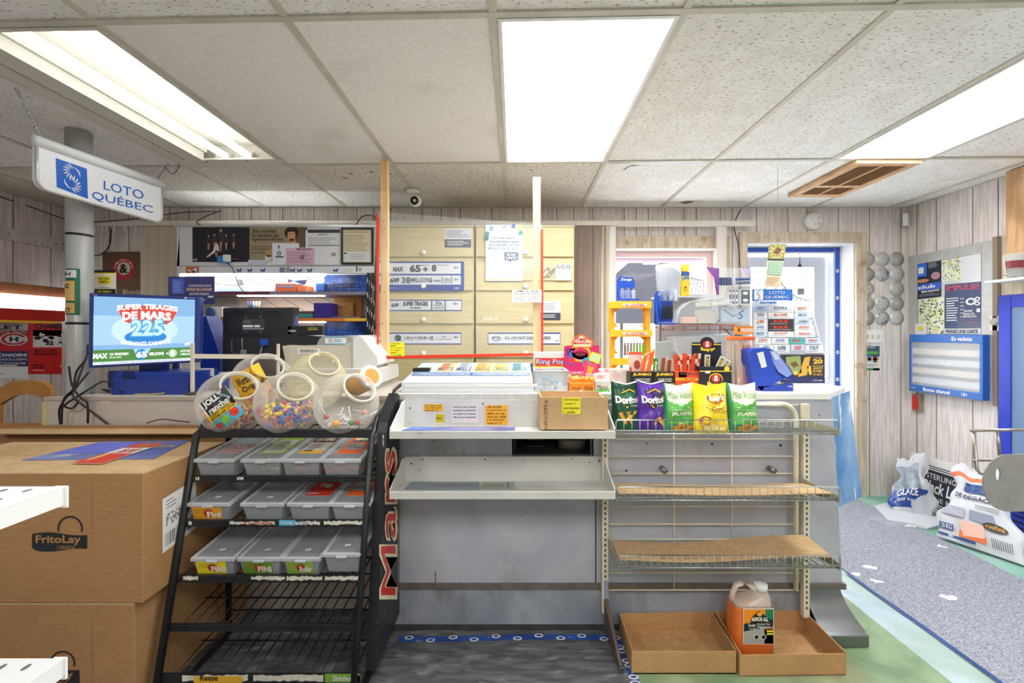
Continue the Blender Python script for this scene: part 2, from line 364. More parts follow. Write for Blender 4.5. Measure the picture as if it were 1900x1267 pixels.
# wooden vent grille
t = thing('ceiling_vent', 'brown wooden air vent grille on the ceiling at the right', 'vent')
WOODV = layered('woodv', '#c79a6c', '#d9b184', '#a67b4e', 8, (6, .8, 1), 4, (1, 1, 1), (.6, .8)); m = MB()
x0, x1, y0, y1 = 2.04, 2.43, 2.54, 3.18; z0, z1 = H-.03, H-.0075
for q in ((x0, y0, x1, y0+.045), (x0, y1-.06, x1, y1), (x0, y0, x0+.05, y1), (x1-.05, y0, x1, y1), (x0, 2.93, x1, 2.97), (2.225, y0, 2.24, y1)): m.box(q[0], q[1], z0, q[2], q[3], z1, WOODV)
m.build('frame', t); m = MB().box(x0+.01, y0+.01, z1-.003, x1-.01, y1-.01, z1-.001, mat('#5a3c1c', .9)); m.build('backing', t)
m = MB()
for k in range(30): y = y0+.055+k*.0185; m.box(x0+.05, y, z0+.004, x1-.05, y+.006, z1-.004, mat('#8a6236', .7))
m.build('louvers', t); fin(t)
# security camera, smoke detector, motion sensor
t = thing('security_camera', 'small white round security camera under the ceiling behind the left wooden post', 'camera'); c = onz(766, 352, H)
MB().lathe([(.001, -.03), (.045, -.03), (.05, -.02), (.05, -.0072)], (c.x, c.y, H), (0,0,1), WHITEM).build('mount', t)
MB().tube([(c.x, c.y, H-.03), (c.x+.015, c.y-.01, H-.06)], .014, WHITEM).build('arm', t)
MB().lathe([(.001, .05), (.036, .05), (.042, .02), (.042, -.02), (.001, -.022)], (c.x+.02, c.y-.01, H-.085), (.0, 1, .15), WHITEM).build('body', t)
MB().lathe([(.03, .0), (.03, -.004), (.001, -.005)], (c.x+.02, c.y-.032, H-.0885), (0, 1, .15), BLK).lathe([(.012, .0), (.012, -.004), (.001, -.005)], (c.x+.02, c.y-.037, H-.089), (0, 1, .15), CHROME).build('lens', t); fin(t)
t = thing('smoke_detector', 'round white smoke detector on the back wall above the door', 'smoke detector'); c = P(1507, 411, YB)
MB().lathe([(.001, .04), (.055, .038), (.072, .025), (.078, 0), (.001, -.0005)], (c.x, YB-.0015, c.z), (0, -1, 0), WHITEM).build('body', t)
m = MB()
for a, b in ((.03, .02), (.0, -.03), (.03, -.03)): MB().cyl((c.x+a, YB-.0425, c.z+b), (c.x+a, YB-.038, c.z+b), .005, mat('#8d8f92')).build('screw_hole', t)
fin(t)
m = MB().obox((XR-.045, YB-.045, Z(408, YB-.05)), .085, .035, .10, math.radians(38), WHITEM, .006); m.build('motion_sensor', None, 'small white motion sensor box high in the right corner', 'sensor')
# trims round window and door (mitred look, aged wood)
m = MB(); t0 = YB-.022
m.box(.76, t0, 2.058, 1.70, YB-.001, 2.158, TRIMW); m.box(1.70, t0, 1.0, 1.78, YB-.001, 2.158, TRIMW); m.box(.72, t0, 1.0, .80, YB-.001, 2.158, TRIMW); m.box(.76, t0-.02, .93, 1.75, YB-.001, .98, TRIMW); m.struct('trim_3')
m = MB()
m.prism([(1.86, t0, 2.19), (2.91, t0, 2.19), (2.823, t0, 2.108), (1.927, t0, 2.108)], (0, .021, 0), TRIMW)
m.prism([(1.86, t0, 2.188), (1.925, t0, 2.108), (1.925, t0, 0), (1.86, t0, 0)], (0, .021, 0), TRIMW)
m.prism([(2.91, t0, 2.188), (2.91, t0, 0), (2.825, t0, 0), (2.825, t0, 2.108)], (0, .021, 0), TRIMW); m.struct('trim_4')
# window_1
t = thing('window_1', 'window', 'window'); del t['label']; del t['category']; t['kind'] = 'structure'
m = MB(); yy = YB+.10
for q in ((WX0, WZ0, WX0+.05, WZ1), (WX1-.05, WZ0, WX1, WZ1), (WX0, WZ1-.05, WX1, WZ1), (WX0, WZ0, WX1, WZ0+.05)): m.box(q[0], yy, q[1], q[2], yy+.05, q[3], mat('#e5c9c8', .5))
m.build('window_frame', t); MB().box(WX0+.05, yy+.02, WZ0+.05, WX1-.05, yy+.025, WZ1-.05, GLASS).build('pane', t)
def sungrille(mb, cx_, cz, y, rmin, rays, a0, a1, lim, m_, r_=.006):
    pts = [(cx_+rmin*math.cos(a0+(a1-a0)*i/16), y, cz+rmin*math.sin(a0+(a1-a0)*i/16)) for i in range(17)]; mb.tube(pts, r_, m_, 6)
    for i in range(rays):
        a = a0+(a1-a0)*(i+.5)/rays; ca, sa = math.cos(a), math.sin(a); L = 3
        if ca < 0: L = min(L, (lim[0]-cx_)/ca)
        if ca > 0: L = min(L, (lim[1]-cx_)/ca)
        if sa < 0: L = min(L, (lim[2]-cz)/sa)
        if sa > 0: L = min(L, (lim[3]-cz)/sa)
        if L > rmin: mb.tube([(cx_+rmin*ca, y, cz+rmin*sa), (cx_+L*ca, y, cz+L*sa)], r_*.8, m_, 6)
IRON = mat('#4a4640', .5, metal=.3); m = MB(); sungrille(m, X(1312, 3.75), Z(436, 3.75), YB+.22, .40, 9, math.radians(238), math.radians(272), (1.2, 1.66, Z(556, 3.75), 2.04), IRON); m.tube([(.85, YB+.22, Z(480, 3.75)), (1.66, YB+.22, Z(480, 3.75))], .004, IRON)
m.build('security_grille', t)
# door_1: deep white reveal, storm door with a sun shaped grille
t = thing('door_1', 'x', 'x'); del t['label']; del t['category']; t['kind'] = 'structure'
yd = YB+.16; m = MB(); ALU = mat('#c3c8d2', .45)
m.box(DX0-.02, yd-.008, 0, DX0+.06, yd+.06, DZ1, ALU); m.box(DX1-.06, yd-.008, 0, DX1+.02, yd+.06, DZ1, ALU); m.box(DX0-.02, yd-.008, DZ1-.06, DX1+.02, yd+.06, DZ1+.02, ALU)
m.build('door_frame', t); m = MB()
a0, a1 = DX0+.07, DX1-.07
m.box(a0, yd+.07, .02, a0+.09, yd+.11, 2.03, ALU); m.box(a1-.1, yd+.07, .02, a1, yd+.11, 2.03, ALU); m.box(a0, yd+.07, 1.94, a1, yd+.11, 2.03, ALU); m.box(a0, yd+.07, .02, a1, yd+.11, .75, ALU)
m.build('door_leaf', t); MB().box(a0+.09, yd+.085, .75, a1-.1, yd+.09, 1.94, GLASS).build('pane', t)
m = MB(); sungrille(m, a1-.06, 1.98, yd+.15, .33, 14, math.radians(185), math.radians(275), (a0+.05, a1-.08, .8, 1.93), IRON); m.box(a1-.2, yd+.14, 1.70, a1-.14, yd+.15, 1.76, IRON)
m.build('security_grille', t)
MB().tube([(a1-.05, yd+.07, .98), (a1-.05, yd+.03, 1.0), (a1-.05, yd+.03, 1.08), (a1-.05, yd+.07, 1.1)], .008, BLK).build('door_handle', t)
m = MB(); BT = mat('#1d4fb4', .4); f = Face(m, lambda a, b: Vector((a, yd-.0095, b)), (0, -1, 0))
m.box(DX1-.045, yd-.0094, .03, DX1-.005, yd-.0082, DZ1-.01, BT); m.box(DX0+.01, yd-.0094, DZ1-.05, DX1-.05, yd-.0082, DZ1-.012, BT)
for k in range(8): f.ell(DX1-.025, .25+k*.235, .014, .016, mat('#e8eef8')); f.ell(DX1-.025, .25+k*.235, .007, .008, BT)
m.build('blue_tape', t, 'blue printed tape along the frame')
m = MB().box(DX0-.0, YB+.002, 0, DX0+.006, YB+T, DZ1, WHITE).box(DX1-.006, YB+.002, 0, DX1, YB+T, DZ1, WHITE).box(DX0, YB+.002, DZ1-.006, DX1, YB+T, DZ1, WHITE); m.build('door_reveal', t)
# outside: awning beam, arched dark board, pale facade across the street
m = MB().box(.4, YB+.22, 1.985, 2.0, YB+.28, 2.03, mat('#c98797', .6)); m.build('awning_beam', None, 'pink painted beam above the window outside', 'beam')
m = MB(); pts = [(X(px, 4.6), 4.6, Z(py, 4.6)) for px, py in ((1130, 600), (1133, 530), (1145, 505), (1165, 488), (1190, 478), (1215, 478), (1240, 488), (1262, 505), (1275, 530), (1278, 600))]
t = thing('arched_board', 'dark blue arched board standing outside the window', 'board'); m.prism(pts, (0, .05, 0), mat('#080d22', .5)); m.build('board', t)
m = MB(); f = front(m, 4.597); 
for px in (1187, 1233): f.rect(px-.8, 480, px+.8, 600, BLK)
f.rect(1192, 483, 1222, 491, mat('#7f8cab')); f.rect(1200, 478.5, 1210, 482, mat('#dfe5ee')); m.build('board_markings', t); MB().box(X(1150,4.62), 4.61, -.05, X(1156,4.62), 4.64, 1.6, BLK).box(X(1256,4.62), 4.61, -.05, X(1262,4.62), 4.64, 1.6, BLK).build('post', t); fin(t)
MB().box(-5, 9, 0, 8, 9.2, 1.6, mat('#d4c9bb', .8, var=.1)).struct('wall_outside')
# blind headrail with slats
t = thing('vertical_blind', 'long white blind headrail on the back wall with bunched vertical slats', 'blind'); d = 3.42
MB().box(X(150, d), d, Z(418, d), X(1403, d), d+.045, Z(409, d), OFFW, .003).build('headrail', t)
SL = mat('#c9bda6', .55, var=.05, scale=4); SLB = mat('#f3e3d8', .5, var=.1, scale=3)
def slat(px, w_, y1, m_, a):
    c = Vector((X(px, d), d+.02, 0)); m = MB(); z0, z1 = Z(y1, d), Z(419, d)
    ca, sa = math.cos(a)*w_/2, math.sin(a)*w_/2; pts = []
    for k in range(5):
        u = k/2-1; bow = .008*(1-u*u); pts.append((c.x+u*ca-bow*math.sin(a), c.y+u*sa-bow*math.cos(a)))
    vs = [(x, y, z0) for x, y in pts]+[(x, y, z1) for x, y in pts]; m.add(vs, [(k, k+1, 5+k+1, 5+k) for k in range(4)], m_, True); m.build('slat', t)
for px, a in ((268, .15), (284, .1), (303, .2), (318, -.1), (331, .25)): slat(px, .088, 700, SL, a)
for k, px in enumerate((1070, 1075, 1080, 1086, 1092, 1098, 1105, 1112, 1119)): slat(px, .09, 705, SLB, 1.15)
for px in (1124, 1130): slat(px, .07, 705, SL, .7)
slat(1138, .05, 655, WHITE, 0)
slat(1341, .085, 700, mat('#ddd8d2', .5), .1)
for px in (172, 179, 186, 193, 208, 228, 248): MB().box(X(px-1, d), d+.015, Z(428, d), X(px+1.5, d), d+.02, Z(418.5, d), WHITEM).build('hook', t)
fin(t)
# ================================================================ COUNTER
CT = 1.08; CD = 1.95
t = thing('counter', 'long grey shop counter with scuffed front panels and a pale top', 'counter')
HX0, HX1, HZ0, HZ1 = X(950, CD), X(1102, CD), Z(846, CD), Z(800, CD)
m = MB(); x0, x1 = -.56, 1.455; zl = .155
m.box(x0, CD, zl+.06, HX0, CD+.03, CT-.025, GREYP); m.box(HX1, CD, zl+.06, x1, CD+.03, CT-.025, GREYP)
m.box(HX0, CD, zl+.06, HX1, CD+.03, HZ0, GREYP); m.box(HX0, CD, HZ1, HX1, CD+.03, CT-.025, GREYP)
m.hexa([(x1, CD, zl+.06), (1.50, CD, zl+.06), (1.50, CD+.03, zl+.06), (x1, CD+.03, zl+.06), (x1, CD, CT-.025), (x1+.001, CD, CT-.025), (x1+.001, CD+.03, CT-.025), (x1, CD+.03, CT-.025)], GREYP)
f = Face(m, lambda a, b: P(a, b, CD), (0, -1, 0))
RU = mat('#7a4a2c', .8, var=.2); f.rect(1104, 860, 1106.5, 1083, mat('#4a3a30')); f.rect(1096, 730, 1097, 860, mat('#b8b8b8'))
for px, py, s_ in ((966, 957, 1), (806, 818, 1.2), (861, 841, 1.2), (899, 841, 1), (935, 1044, 1), (940, 1190, 1), (1236, 874, 2), (1162, 873, 2), (1200, 822, 1.5), (1321, 823, 2), (1448, 826, 2.5), (1520, 740, 1.3), (1464, 739, 1.3), (1520, 770, 1.3), (881, 1151, 2), (818, 800, 1)): f.ell(px, py, s_*1.2, s_, BLK, 8)
f.rect(807, 1060, 809, 1082, RU)
for px in (826, 915, 960): f.ell(px, 1083, 4, 2, RU, 8)
m.build('front_panel', t)
m = MB(); m.box(x0, CD-.012, zl+.035, 1.51, CD+.02, zl+.06, mat('#6a625a', .5, var=.2))
m.build('rail', t)
m = MB(); m.box(x0, CD-.005, .028, .4, CD+.02, zl+.035, GREYD); m.box(x0, CD-.004, 0.0005, 1.42, CD+.02, .028, mat('#3a3c3e', .6, var=.3)); m.box(.4, CD-.002, .028, 1.32, CD+.02, zl+.035, GREYD)
m.build('toe_panel', t)
m = MB(); n = 8; pr = [(CD-.008-.10*(k/n)**2.2, zl+.035-(zl-.03)*k/n) for k in range(n+1)]
m.add([(1.33+.10*0, y, z) for y, z in pr]+[(1.485+.035*(k/n), y, z) for k, (y, z) in enumerate(pr)], [(k, k+1, n+1+k+1, n+1+k) for k in range(n)], STEEL, True)
m.box(1.34, CD-.115, .0015, 1.53, CD-.02, .055, STEEL, .006); m.build('steel_skirt', t, 'polished steel skirt at the foot of the right end')
m = MB(); m.box(-.56, CD-.006, CT-.025, 1.437, 2.62, CT, WHITEM)
m.prism([(1.437, CD-.006, CT-.025), (1.70, 2.19, CT-.025), (1.70, 2.62, CT-.025), (1.437, 2.62, CT-.025)], (0, 0, .025), WHITEM)
m.box(-.56, CD-.0075, CT-.028, .42, CD-.006, CT+.001, mat('#cfcdc6', .5, var=.1, scale=30))
m.build('worktop', t)
m = MB(); m.box(x0, 2.60, 0, 1.45, 2.62, CT-.026, GREYP); m.box(1.40, CD+.03, 0, 1.42, 2.6, CT-.026, GREYP); m.box(x0, CD+.031, .0, x0+.02, 2.6, CT-.026, GREYP)
m.build('carcass', t)
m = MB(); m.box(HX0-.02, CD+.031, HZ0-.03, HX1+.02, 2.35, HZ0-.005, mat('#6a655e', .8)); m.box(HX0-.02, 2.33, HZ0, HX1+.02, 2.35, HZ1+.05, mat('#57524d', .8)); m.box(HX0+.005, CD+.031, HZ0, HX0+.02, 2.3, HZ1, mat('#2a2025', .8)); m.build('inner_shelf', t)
fin(t)
# things seen through the opening
m = MB()
for k in range(5): m.tube([(X(966+k*11, 2.1), 2.1, HZ0), (X(966+k*11, 2.1), 2.1, HZ0+.11)], .002, CHROME, 5)
for k in range(4): m.tube([(X(966, 2.1), 2.1, HZ0+.005+k*.033), (X(1010, 2.1), 2.1, HZ0+.005+k*.033)], .002, CHROME, 5)
m.build('wire_basket', None, 'small wire basket inside the dark opening of the counter', 'basket')
for k, (px, z, r_) in enumerate(((1062, .0, .07), (1075, -.0, .062))):
    cc = Vector((X(px, 2.12+.02*k), 2.13+.13*k, HZ0-.0045)); MB().lathe([(.001, 0), (r_, 0), (r_, .045-.01*k), (r_*.86, .05-.01*k), (r_*.84, .035), (.001, .03)], cc, (0, 0, 1), mat('#9a9288', .5), 28).build('tin', None, ('wider shallow round tin, left one inside the counter opening', 'round tin behind and right of the wider one in the counter opening')[k], 'tin')
# left run of the counter, set back
t = thing('counter', 'beige grey counter section at the left under the lottery screen', 'counter'); LD = 2.1; LT = 1.046
BEI = layered('bei', '#c0b6ad', '#cbc2b9', '#a3968a', 4, (1, 1, 1), 5, (1, 1, 1), (.62, .8), .6)
m = MB(); m.box(X(80, LD), LD, 0, -.565, LD+.02, LT-.02, BEI); m.box(X(80, LD), LD-.004, LT-.35, X(87, LD), LD-.0005, LT-.03, mat('#cdbf83', .6)); f = front(m, LD); f.ell(196, 745, 10, 3, mat('#ddd3b8'), 12)
m.build('front_panel', t); MB().box(X(84, LD), LD-.008, LT-.02, -.565, LD+.03, LT-.004, mat('#b5aa9e', .5)).build('edging', t)
MB().box(-2.15, LD-.004, LT-.003, -.565, 2.75, LT+.003, mat('#d4ccc2', .5)).build('worktop', t); MB().box(-2.15, 2.72, 0, -.565, 2.74, LT-.003, BEI).build('carcass', t); fin(t)
# blue poster hanging from the right end
m = MB(); BP = layered('bp', '#3f86c4', '#8fbfe4', '#eef3f8', 3, (1, 1, 1), 6, (2, 2, .6), (.56, .62), .25, .02); n = 8; vs = []
for j in range(n+1):
    z = 1.06-.52*j/n
    for i in range(5):
        u = i/4; vs.append((1.462+.27*u+.07*u*(j/n)**1.5, 1.965+.235*u-.01*math.sin(j*.5)*u, z-(.0 if j == 0 else .03*u)))
m.add(vs, [(j*5+i, (j+1)*5+i, (j+1)*5+i+1, j*5+i+1) for j in range(n) for i in range(4)], BP, True)
m.build('hanging_poster', None, 'torn glossy blue poster hanging down the right end of the counter', 'poster')
# ---------------------------------------------------------------- white gondola shelves on the counter front
BK = CD-.004
def wshelf(label, yb0, yb1, zb, zf, pts_extra):
    t = thing('wall_shelf', label, 'shelf', 'white metal shelves on the counter front')
    xa, xb = X(757, BK)-.01, .40; yf = 1.71
    m = MB().box(xa, BK-.006, zb, xb, BK, yb1, SHELFW); f = Face(m, lambda a, b: P(a, b, BK-.006), (0, -1, 0))
    for px, py, rr in pts_extra: f.ell(px, py, rr, rr, BLK, 8)
    m.build('backboard', t)
    m = MB(); e = .012; m.hexa([(xa, yf, zf-e), (xb, yf, zf-e), (xb, BK-.006, zb-e), (xa, BK-.006, zb-e), (xa, yf, zf), (xb, yf, zf), (xb, BK-.006, zb), (xa, BK-.006, zb)], SHELFW)
    m.box(xa-.004, yf-.006, zf-.028, xb+.004, yf, zf+.004, SHELFW, .002); m.build('tray', t)
    for x in (xa-.005, xb):
        m = MB(); m.prism([(x, yf, zf-.02), (x, yf, zf+.012), (x, BK-.09, yb1-.02), (x, BK-.05, yb1), (x, BK, yb1), (x, BK, zb-.02)], (.005, 0, 0), SHELFW); m.build('end_bracket', t)
    fin(t)
wshelf('upper white metal shelf on the counter front carrying the flyer and carton', 0, Z(742, BK), .93, .962, ((896, 749, 1.6), (761, 757, 1.6), (761, 785, 1)))
wshelf('lower white metal shelf on the counter front, nearly empty, with a faded strip', 0, Z(846, BK), .685, .72, ((763, 860, 1.8), (784, 852, 1.5), (900, 852, 1.6), (778, 872, 1.2), (1060, 851, 1.2), (1094, 858, 1.3), (1112, 855, 1.8), (817, 853, .8)))
# sheets and notes
PUR = layered('pur', '#3d55a8', '#7a8fd0', '#8c7f9e', 2, (1, 1, 1), 3, (1, 1, 1), (.55, .7), .3, 0)
def shelfz(d, zb, zf): return zf+(zb-zf)*(d-1.71)/(BK-.006-1.71)
def tilt(px0, px1, d0, d1, zb, zf, up):
    return [(X(px0[0], d1), d1, shelfz(d1, zb, zf)+up), (X(px1[0], d1), d1, shelfz(d1, zb, zf)+up), (X(px1[1], d0), d0, shelfz(d0, zb, zf)+up), (X(px0[1], d0), d0, shelfz(d0, zb, zf)+up)]
q = tilt((762, 745), (955, 956), 1.735, 1.90, .93, .962, .0035); m = MB(); m.prism(q, (0, 0, -.0015), PUR); f = quadf(m, q)
f.rect(.01, .1, .22, .95, mat('#5e78c8')); f.text(.42, .62, .8, .85, '20 LOTS DE 1 MILLION $', WHITE, .03, .2); f.text(.42, .2, .82, .45, 'DEVENIR MILLIONNAIRE', mat('#b98fa0'), .02, .2); f.text(.91, .05, .96, .2, 'ac', WHITE)
m.build('flyer', None, 'purple blue lottery flyer lying on the upper white shelf', 'flyer')
q = tilt((762, 750), (890, 890), 1.75, 1.9, .685, .72, .003); m = MB(); m.prism(q, (0, 0, -.0015), mat('#8e9bab', .6, var=.1)); f = quadf(m, q); f.text(.3, .25, .95, .6, 'COMBINAISONS', mat('#a3a07f'), .01, .2)
m.build('flyer', None, 'faded blue strip flyer lying at the left of the lower white shelf', 'flyer')
q = tilt((893, 891), (953, 956), 1.76, 1.9, .685, .72, .003); m = MB(); m.prism(q, (0, 0, -.0015), mat('#a9b0b3', .6, var=.15)); f = quadf(m, q); f.rect(.02, .3, .75, .95, mat('#b5b39c')); f.text(.08, .4, .7, .8, 'GRATTEZ', mat('#6c6a60')); f.rect(.78, .05, .84, .95, mat('#8a7a68'))
m.build('flyer', None, 'small grey flyer lying in the middle of the lower white shelf', 'flyer')
ND = BK-.0085
def note(px0, py0, px1, py1, d, bgm, rows, label, name='note', sh=.15):
    m, f, a = sheet(name, label, 'note', px0, py0, px1, py1, d, bgm)
    n = len(rows) or 1; h = (py1-py0)/n
    for i, rw in enumerate(rows):
        if rw: w_ = (px1-px0)*.08; f.text(px0+w_, py0+h*i+h*.15, px1-w_-(px1-px0)*max(0, .5-len(rw)*.04), py0+h*i+h*.8, rw, BLK, .01, sh)
    done((m, f, a))
OY = mat('#f6b32c', .6); YY = mat('#f7d716', .6)
note(786, 750, 822, 763, ND, OY, ['Pas de carte crédit', 'Pour billet loterie', 'merci !!'], 'small orange handwritten note at the left of the upper white shelf')
note(806, 767, 824, 786, ND, WHITE, [], 'small card pinned below the small orange note'); note(808, 768, 824, 784, ND-.002, mat('#c9b514'), ['', 'interac', ''], 'olive yellow sticker on the small white card')
note(837, 752, 887, 784, ND, mat('#ded6d8', .7), ['Loterie et carte d\'appel', 'paiement seulement', 'en argent ou Interac', '! Merci de votre compréhension', ''], 'grey white handwritten note between two orange notes')
note(900, 752, 942, 788, ND, OY, ['  AVIS  ', 'Le paiement en', 'débit ou en', 'carte de crédit', '5 $ minimum', 'merci !!'], 'larger orange note headed AVIS on the upper white shelf')
# carton on the upper shelf
t = thing('carton', 'open brown carton with a yellow note standing on the upper white shelf', 'carton')
m = MB(); D0 = 1.735; xa, xb, z0, z1 = X(1003, D0), X(1128, D0), shelfz(1.71, .93, .962)+.003, Z(737, D0); y1 = 1.92
zb_ = z0
m.box(xa, D0, z0, xb, D0+.005, z1, KRAFTL); m.box(xa, D0+.005, z0, xa+.005, y1, z1, KRAFTL); m.box(xb-.005, D0+.005, z0, xb, y1, z1-.01, KRAFTL); m.box(xa, y1-.005, z0, xb, y1, z1, KRAFTL); m.box(xa, D0, z0, xb, y1, z0+.004, KRAFTL)
f = front(m, D0); f.text(1009, 742, 1018, 800, '24 x 473 ml (15,99 fl. oz)', mat('#4a3a2a'), .01, rot=90); f.line([(1003, 752), (1128, 753)], .5, mat('#a98a60')); m.build('body', t); fin(t)
note(1043, 738, 1077, 768, D0-.002, mat('#f4ea2c'), ['Cartes de temps', '1 pour 1', 'carte d\'assurance', '1 seule'], 'yellow handwritten note on the small open carton'); 
# ---------------------------------------------------------------- cream wire display fixed to the counter at the right
t = thing('display_frame', 'cream metal wire rack frame standing against the right half of the counter', 'rack')
UD = 1.908
for px in (1123, 1497):
    x = X(px, UD); m = MB().box(x-.014, UD, .10 if px < 1300 else .08, x+.014, UD+.025, Z(750 if px > 1300 else 795, UD), CREAMW, .002)
    for k in range(36): m.box(x-.003, UD-.0006, .12+k*.0235, x+.003, UD-.0002, .132+k*.0235, BLK)
    m.build('slotted_upright', t)
m = MB(); n = 8; xr = X(1480, UD)
pts = [(X(1140, UD), UD+.012, Z(765, UD)), (X(1145, UD), UD+.012, Z(754, UD)), (X(1160, UD), UD+.012, Z(750, UD)), (X(1440, UD), UD+.012, Z(750, UD))]+[(xr-.07+.07*math.sin(a), UD+.012, Z(750, UD)-.07+.07*math.cos(a)) for a in [math.pi/2*i/8 for i in range(1, 9)]]+[(xr, UD+.012, .2)]
m.tube(pts, .011, CREAMW, 10); m.build('tube_frame', t)
m = MB()
for py in (752, 783, 816, 848, 880, 911, 942, 975, 1003, 1066, 1098): m.tube([(X(1132, UD), UD+.014, Z(py, UD)), (X(1486, UD), UD+.014, Z(py, UD))], .0028, CREAMW, 6)
for px, e in ((1253, 1098), (1361, 1066)): m.tube([(X(px, UD), UD+.016, Z(795, UD)), (X(px, UD), UD+.016, Z(e, UD))], .0032, CREAMW, 6)
m.build('wire_grid', t)
for px in (1233, 1436): MB().cyl((X(px, UD), UD+.033, Z(873, UD)), (X(px, UD), UD-.003, Z(873, UD)), .013, STEEL, 12).build('bolt', t)
x = X(1123, UD); m = MB(); m.hexa([(x+.01, 1.70, .012), (x+.028, 1.70, .012), (x+.012, UD, .06), (x-.006, UD, .06), (x+.014, 1.70, .03), (x+.022, 1.70, .03), (x+.012, UD, .17), (x-.006, UD, .17)], mat('#5b4a40', .5, var=.2)); m.box(x-.006, UD-.002, .05, x+.012, UD+.02, .25, mat('#8b93a6', .5)); m.tube([(x+.02+.012*math.cos(a*.7), 1.69, .018+.012*math.sin(a*.7)) for a in range(10)], .0025, STEEL, 6); m.build('foot', t)
fin(t)
def basket(label, ztop, zbot, zb, px0, px1):
    t = thing('wire_basket_shelf', label, 'wire shelf', 'wire basket shelves on the cream rack'); yf = 1.71; xa, xb = X(px0, yf), X(px1, yf); yb = UD-.004; xa2, xb2 = X(1130, yb), X(1490, yb)
    m = MB(); r_ = .0032
    m.tube([(xa, yf, zbot), (xa, yf, ztop-.008), (xa+.006, yf, ztop), (xb-.006, yf, ztop), (xb, yf, ztop-.008), (xb, yf, zbot), (xa, yf, zbot)], r_, WIRE, 6)
    n = 28
    for k in range(1, n):
        u = k/n; m.tube([(xa+(xb-xa)*u, yf, ztop), (xa+(xb-xa)*u, yf, zbot-.004), (xa+(xb-xa)*u, yf+.012, zbot-.012), (xa2+(xb2-xa2)*u, yb, zb-.006)], .0018, WIRE, 5)
    for j in (.0, .5, 1.): m.tube([(xa+(xa2-xa)*j, yf+.012+(yb-yf-.012)*j, zbot-.016+(zb-zbot+.006)*j), (xb+(xb2-xb)*j, yf+.012+(yb-yf-.012)*j, zbot-.016+(zb-zbot+.006)*j)], .003, WIRE, 6)
    m.build('wire_tray', t)
    for a, b, s in ((xa, xa2, -1), (xb, xb2, 1)):
        m = MB(); m.prism([(a, yf, zbot-.02), (a, yf, zbot+.005), (b, yb, zb+.035), (b, yb, zb-.02)], (.004*s, 0, 0), mat('#a5a18b', .4, metal=.3)); m.build('side_bracket', t)
    fin(t)
basket('top wire basket shelf holding the chip bags', Z(779, 1.71), Z(799, 1.71), .94, 1143, 1556)
basket('middle wire basket shelf with a thin cardboard liner', Z(903, 1.71), Z(923, 1.71), .672, 1145, 1557)
basket('lowest wire basket shelf with a warped cardboard liner above the trays', Z(1030, 1.71), Z(1049, 1.71), .41, 1149, 1559)
def liner(label, zf, zb, amp, ph, extra=0):
    m = MB(); n = 24; vs = []
    for j in range(2):
        for i in range(n+1):
            u = i/n; yy = 1.722 if j == 0 else UD-.012; xx = X(1150, 1.71)+(X(1550, 1.71)-X(1150, 1.71))*u if j == 0 else X(1134, UD)+(X(1490, UD)-X(1134, UD))*u
            zz = (zf if j == 0 else zb)+amp*(.5+.5*math.sin(ph+u*7))+(extra*u*u if j else extra*.4*u*u); vs.append((xx, yy, zz))
    N_ = len(vs); vs2 = [(x, y, z-.004) for x, y, z in vs]
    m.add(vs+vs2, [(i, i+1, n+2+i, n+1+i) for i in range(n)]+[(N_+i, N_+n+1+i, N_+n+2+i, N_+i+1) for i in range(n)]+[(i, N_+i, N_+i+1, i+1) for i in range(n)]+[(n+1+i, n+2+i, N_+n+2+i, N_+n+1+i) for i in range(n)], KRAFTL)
    m.build('cardboard_liner', None, label, 'cardboard', 'cardboard liners in the wire baskets')
liner('flat cardboard liner lying in the middle wire basket', Z(922, 1.71)+.003, .681, .008, 1)
liner('wavy cardboard sheet lying in the lowest wire basket', Z(1047, 1.71)+.003, .422, .014, 2.2, .03)
# ---------------------------------------------------------------- open trays on the floor
def tray(label, fq, bq, hf, hb, flap=True):
    """fq = front left/right places on the floor, bq = back left/right"""
    m = MB(); A, B = Vector(fq[0]), Vector(fq[1]); Cc, D = Vector(bq[1]), Vector(bq[0]); e = .005
    def wall(p, q, hp, hq):
        n = (q-p).cross(Vector((0, 0, 1))).normalized()*-e; m.hexa([p, q, q+n, p+n, p+Vector((0,0,hp)), q+Vector((0,0,hq)), q+n+Vector((0,0,hq)), p+n+Vector((0,0,hp))], KRAFTT)
    m.prism([A, B, Cc, D], (0, 0, .004), KRAFTT); wall(A, B, hf, hf); wall(B, Cc, hf+.008, hb); wall(Cc, D, hb, hb); wall(D, A, hb, hf+.008)
    f = quadf(m, [A+Vector((0,-.0005,hf)), B+Vector((0,-.0005,hf)), B+Vector((0,-.0005,0)), A+Vector((0,-.0005,0))]); c = mat('#c9a97c', .8)
    f.line([(.02, .95), (.2, .35), (.5, .05)], .006, c); f.line([(.98, .95), (.85, .1)], .006, c); f.line([(.02, .62), (.98, .6)], .004, c)
    return m.build('cardboard_tray', None, label, 'tray', 'open cardboard trays on the floor')
e = .0012
def fl(px, py): v = onz(px, py, e); return v
tray('left empty open cardboard tray on the floor under the wire racks', (fl(1172, 1250), fl(1366, 1250)), (fl(1149, 1172), fl(1320, 1168)), .088, .085)
tray('right open cardboard tray on the floor holding the orange jug', (fl(1373, 1255), fl(1570, 1252)), (fl(1326, 1168), fl(1492, 1168)), .083, .088)
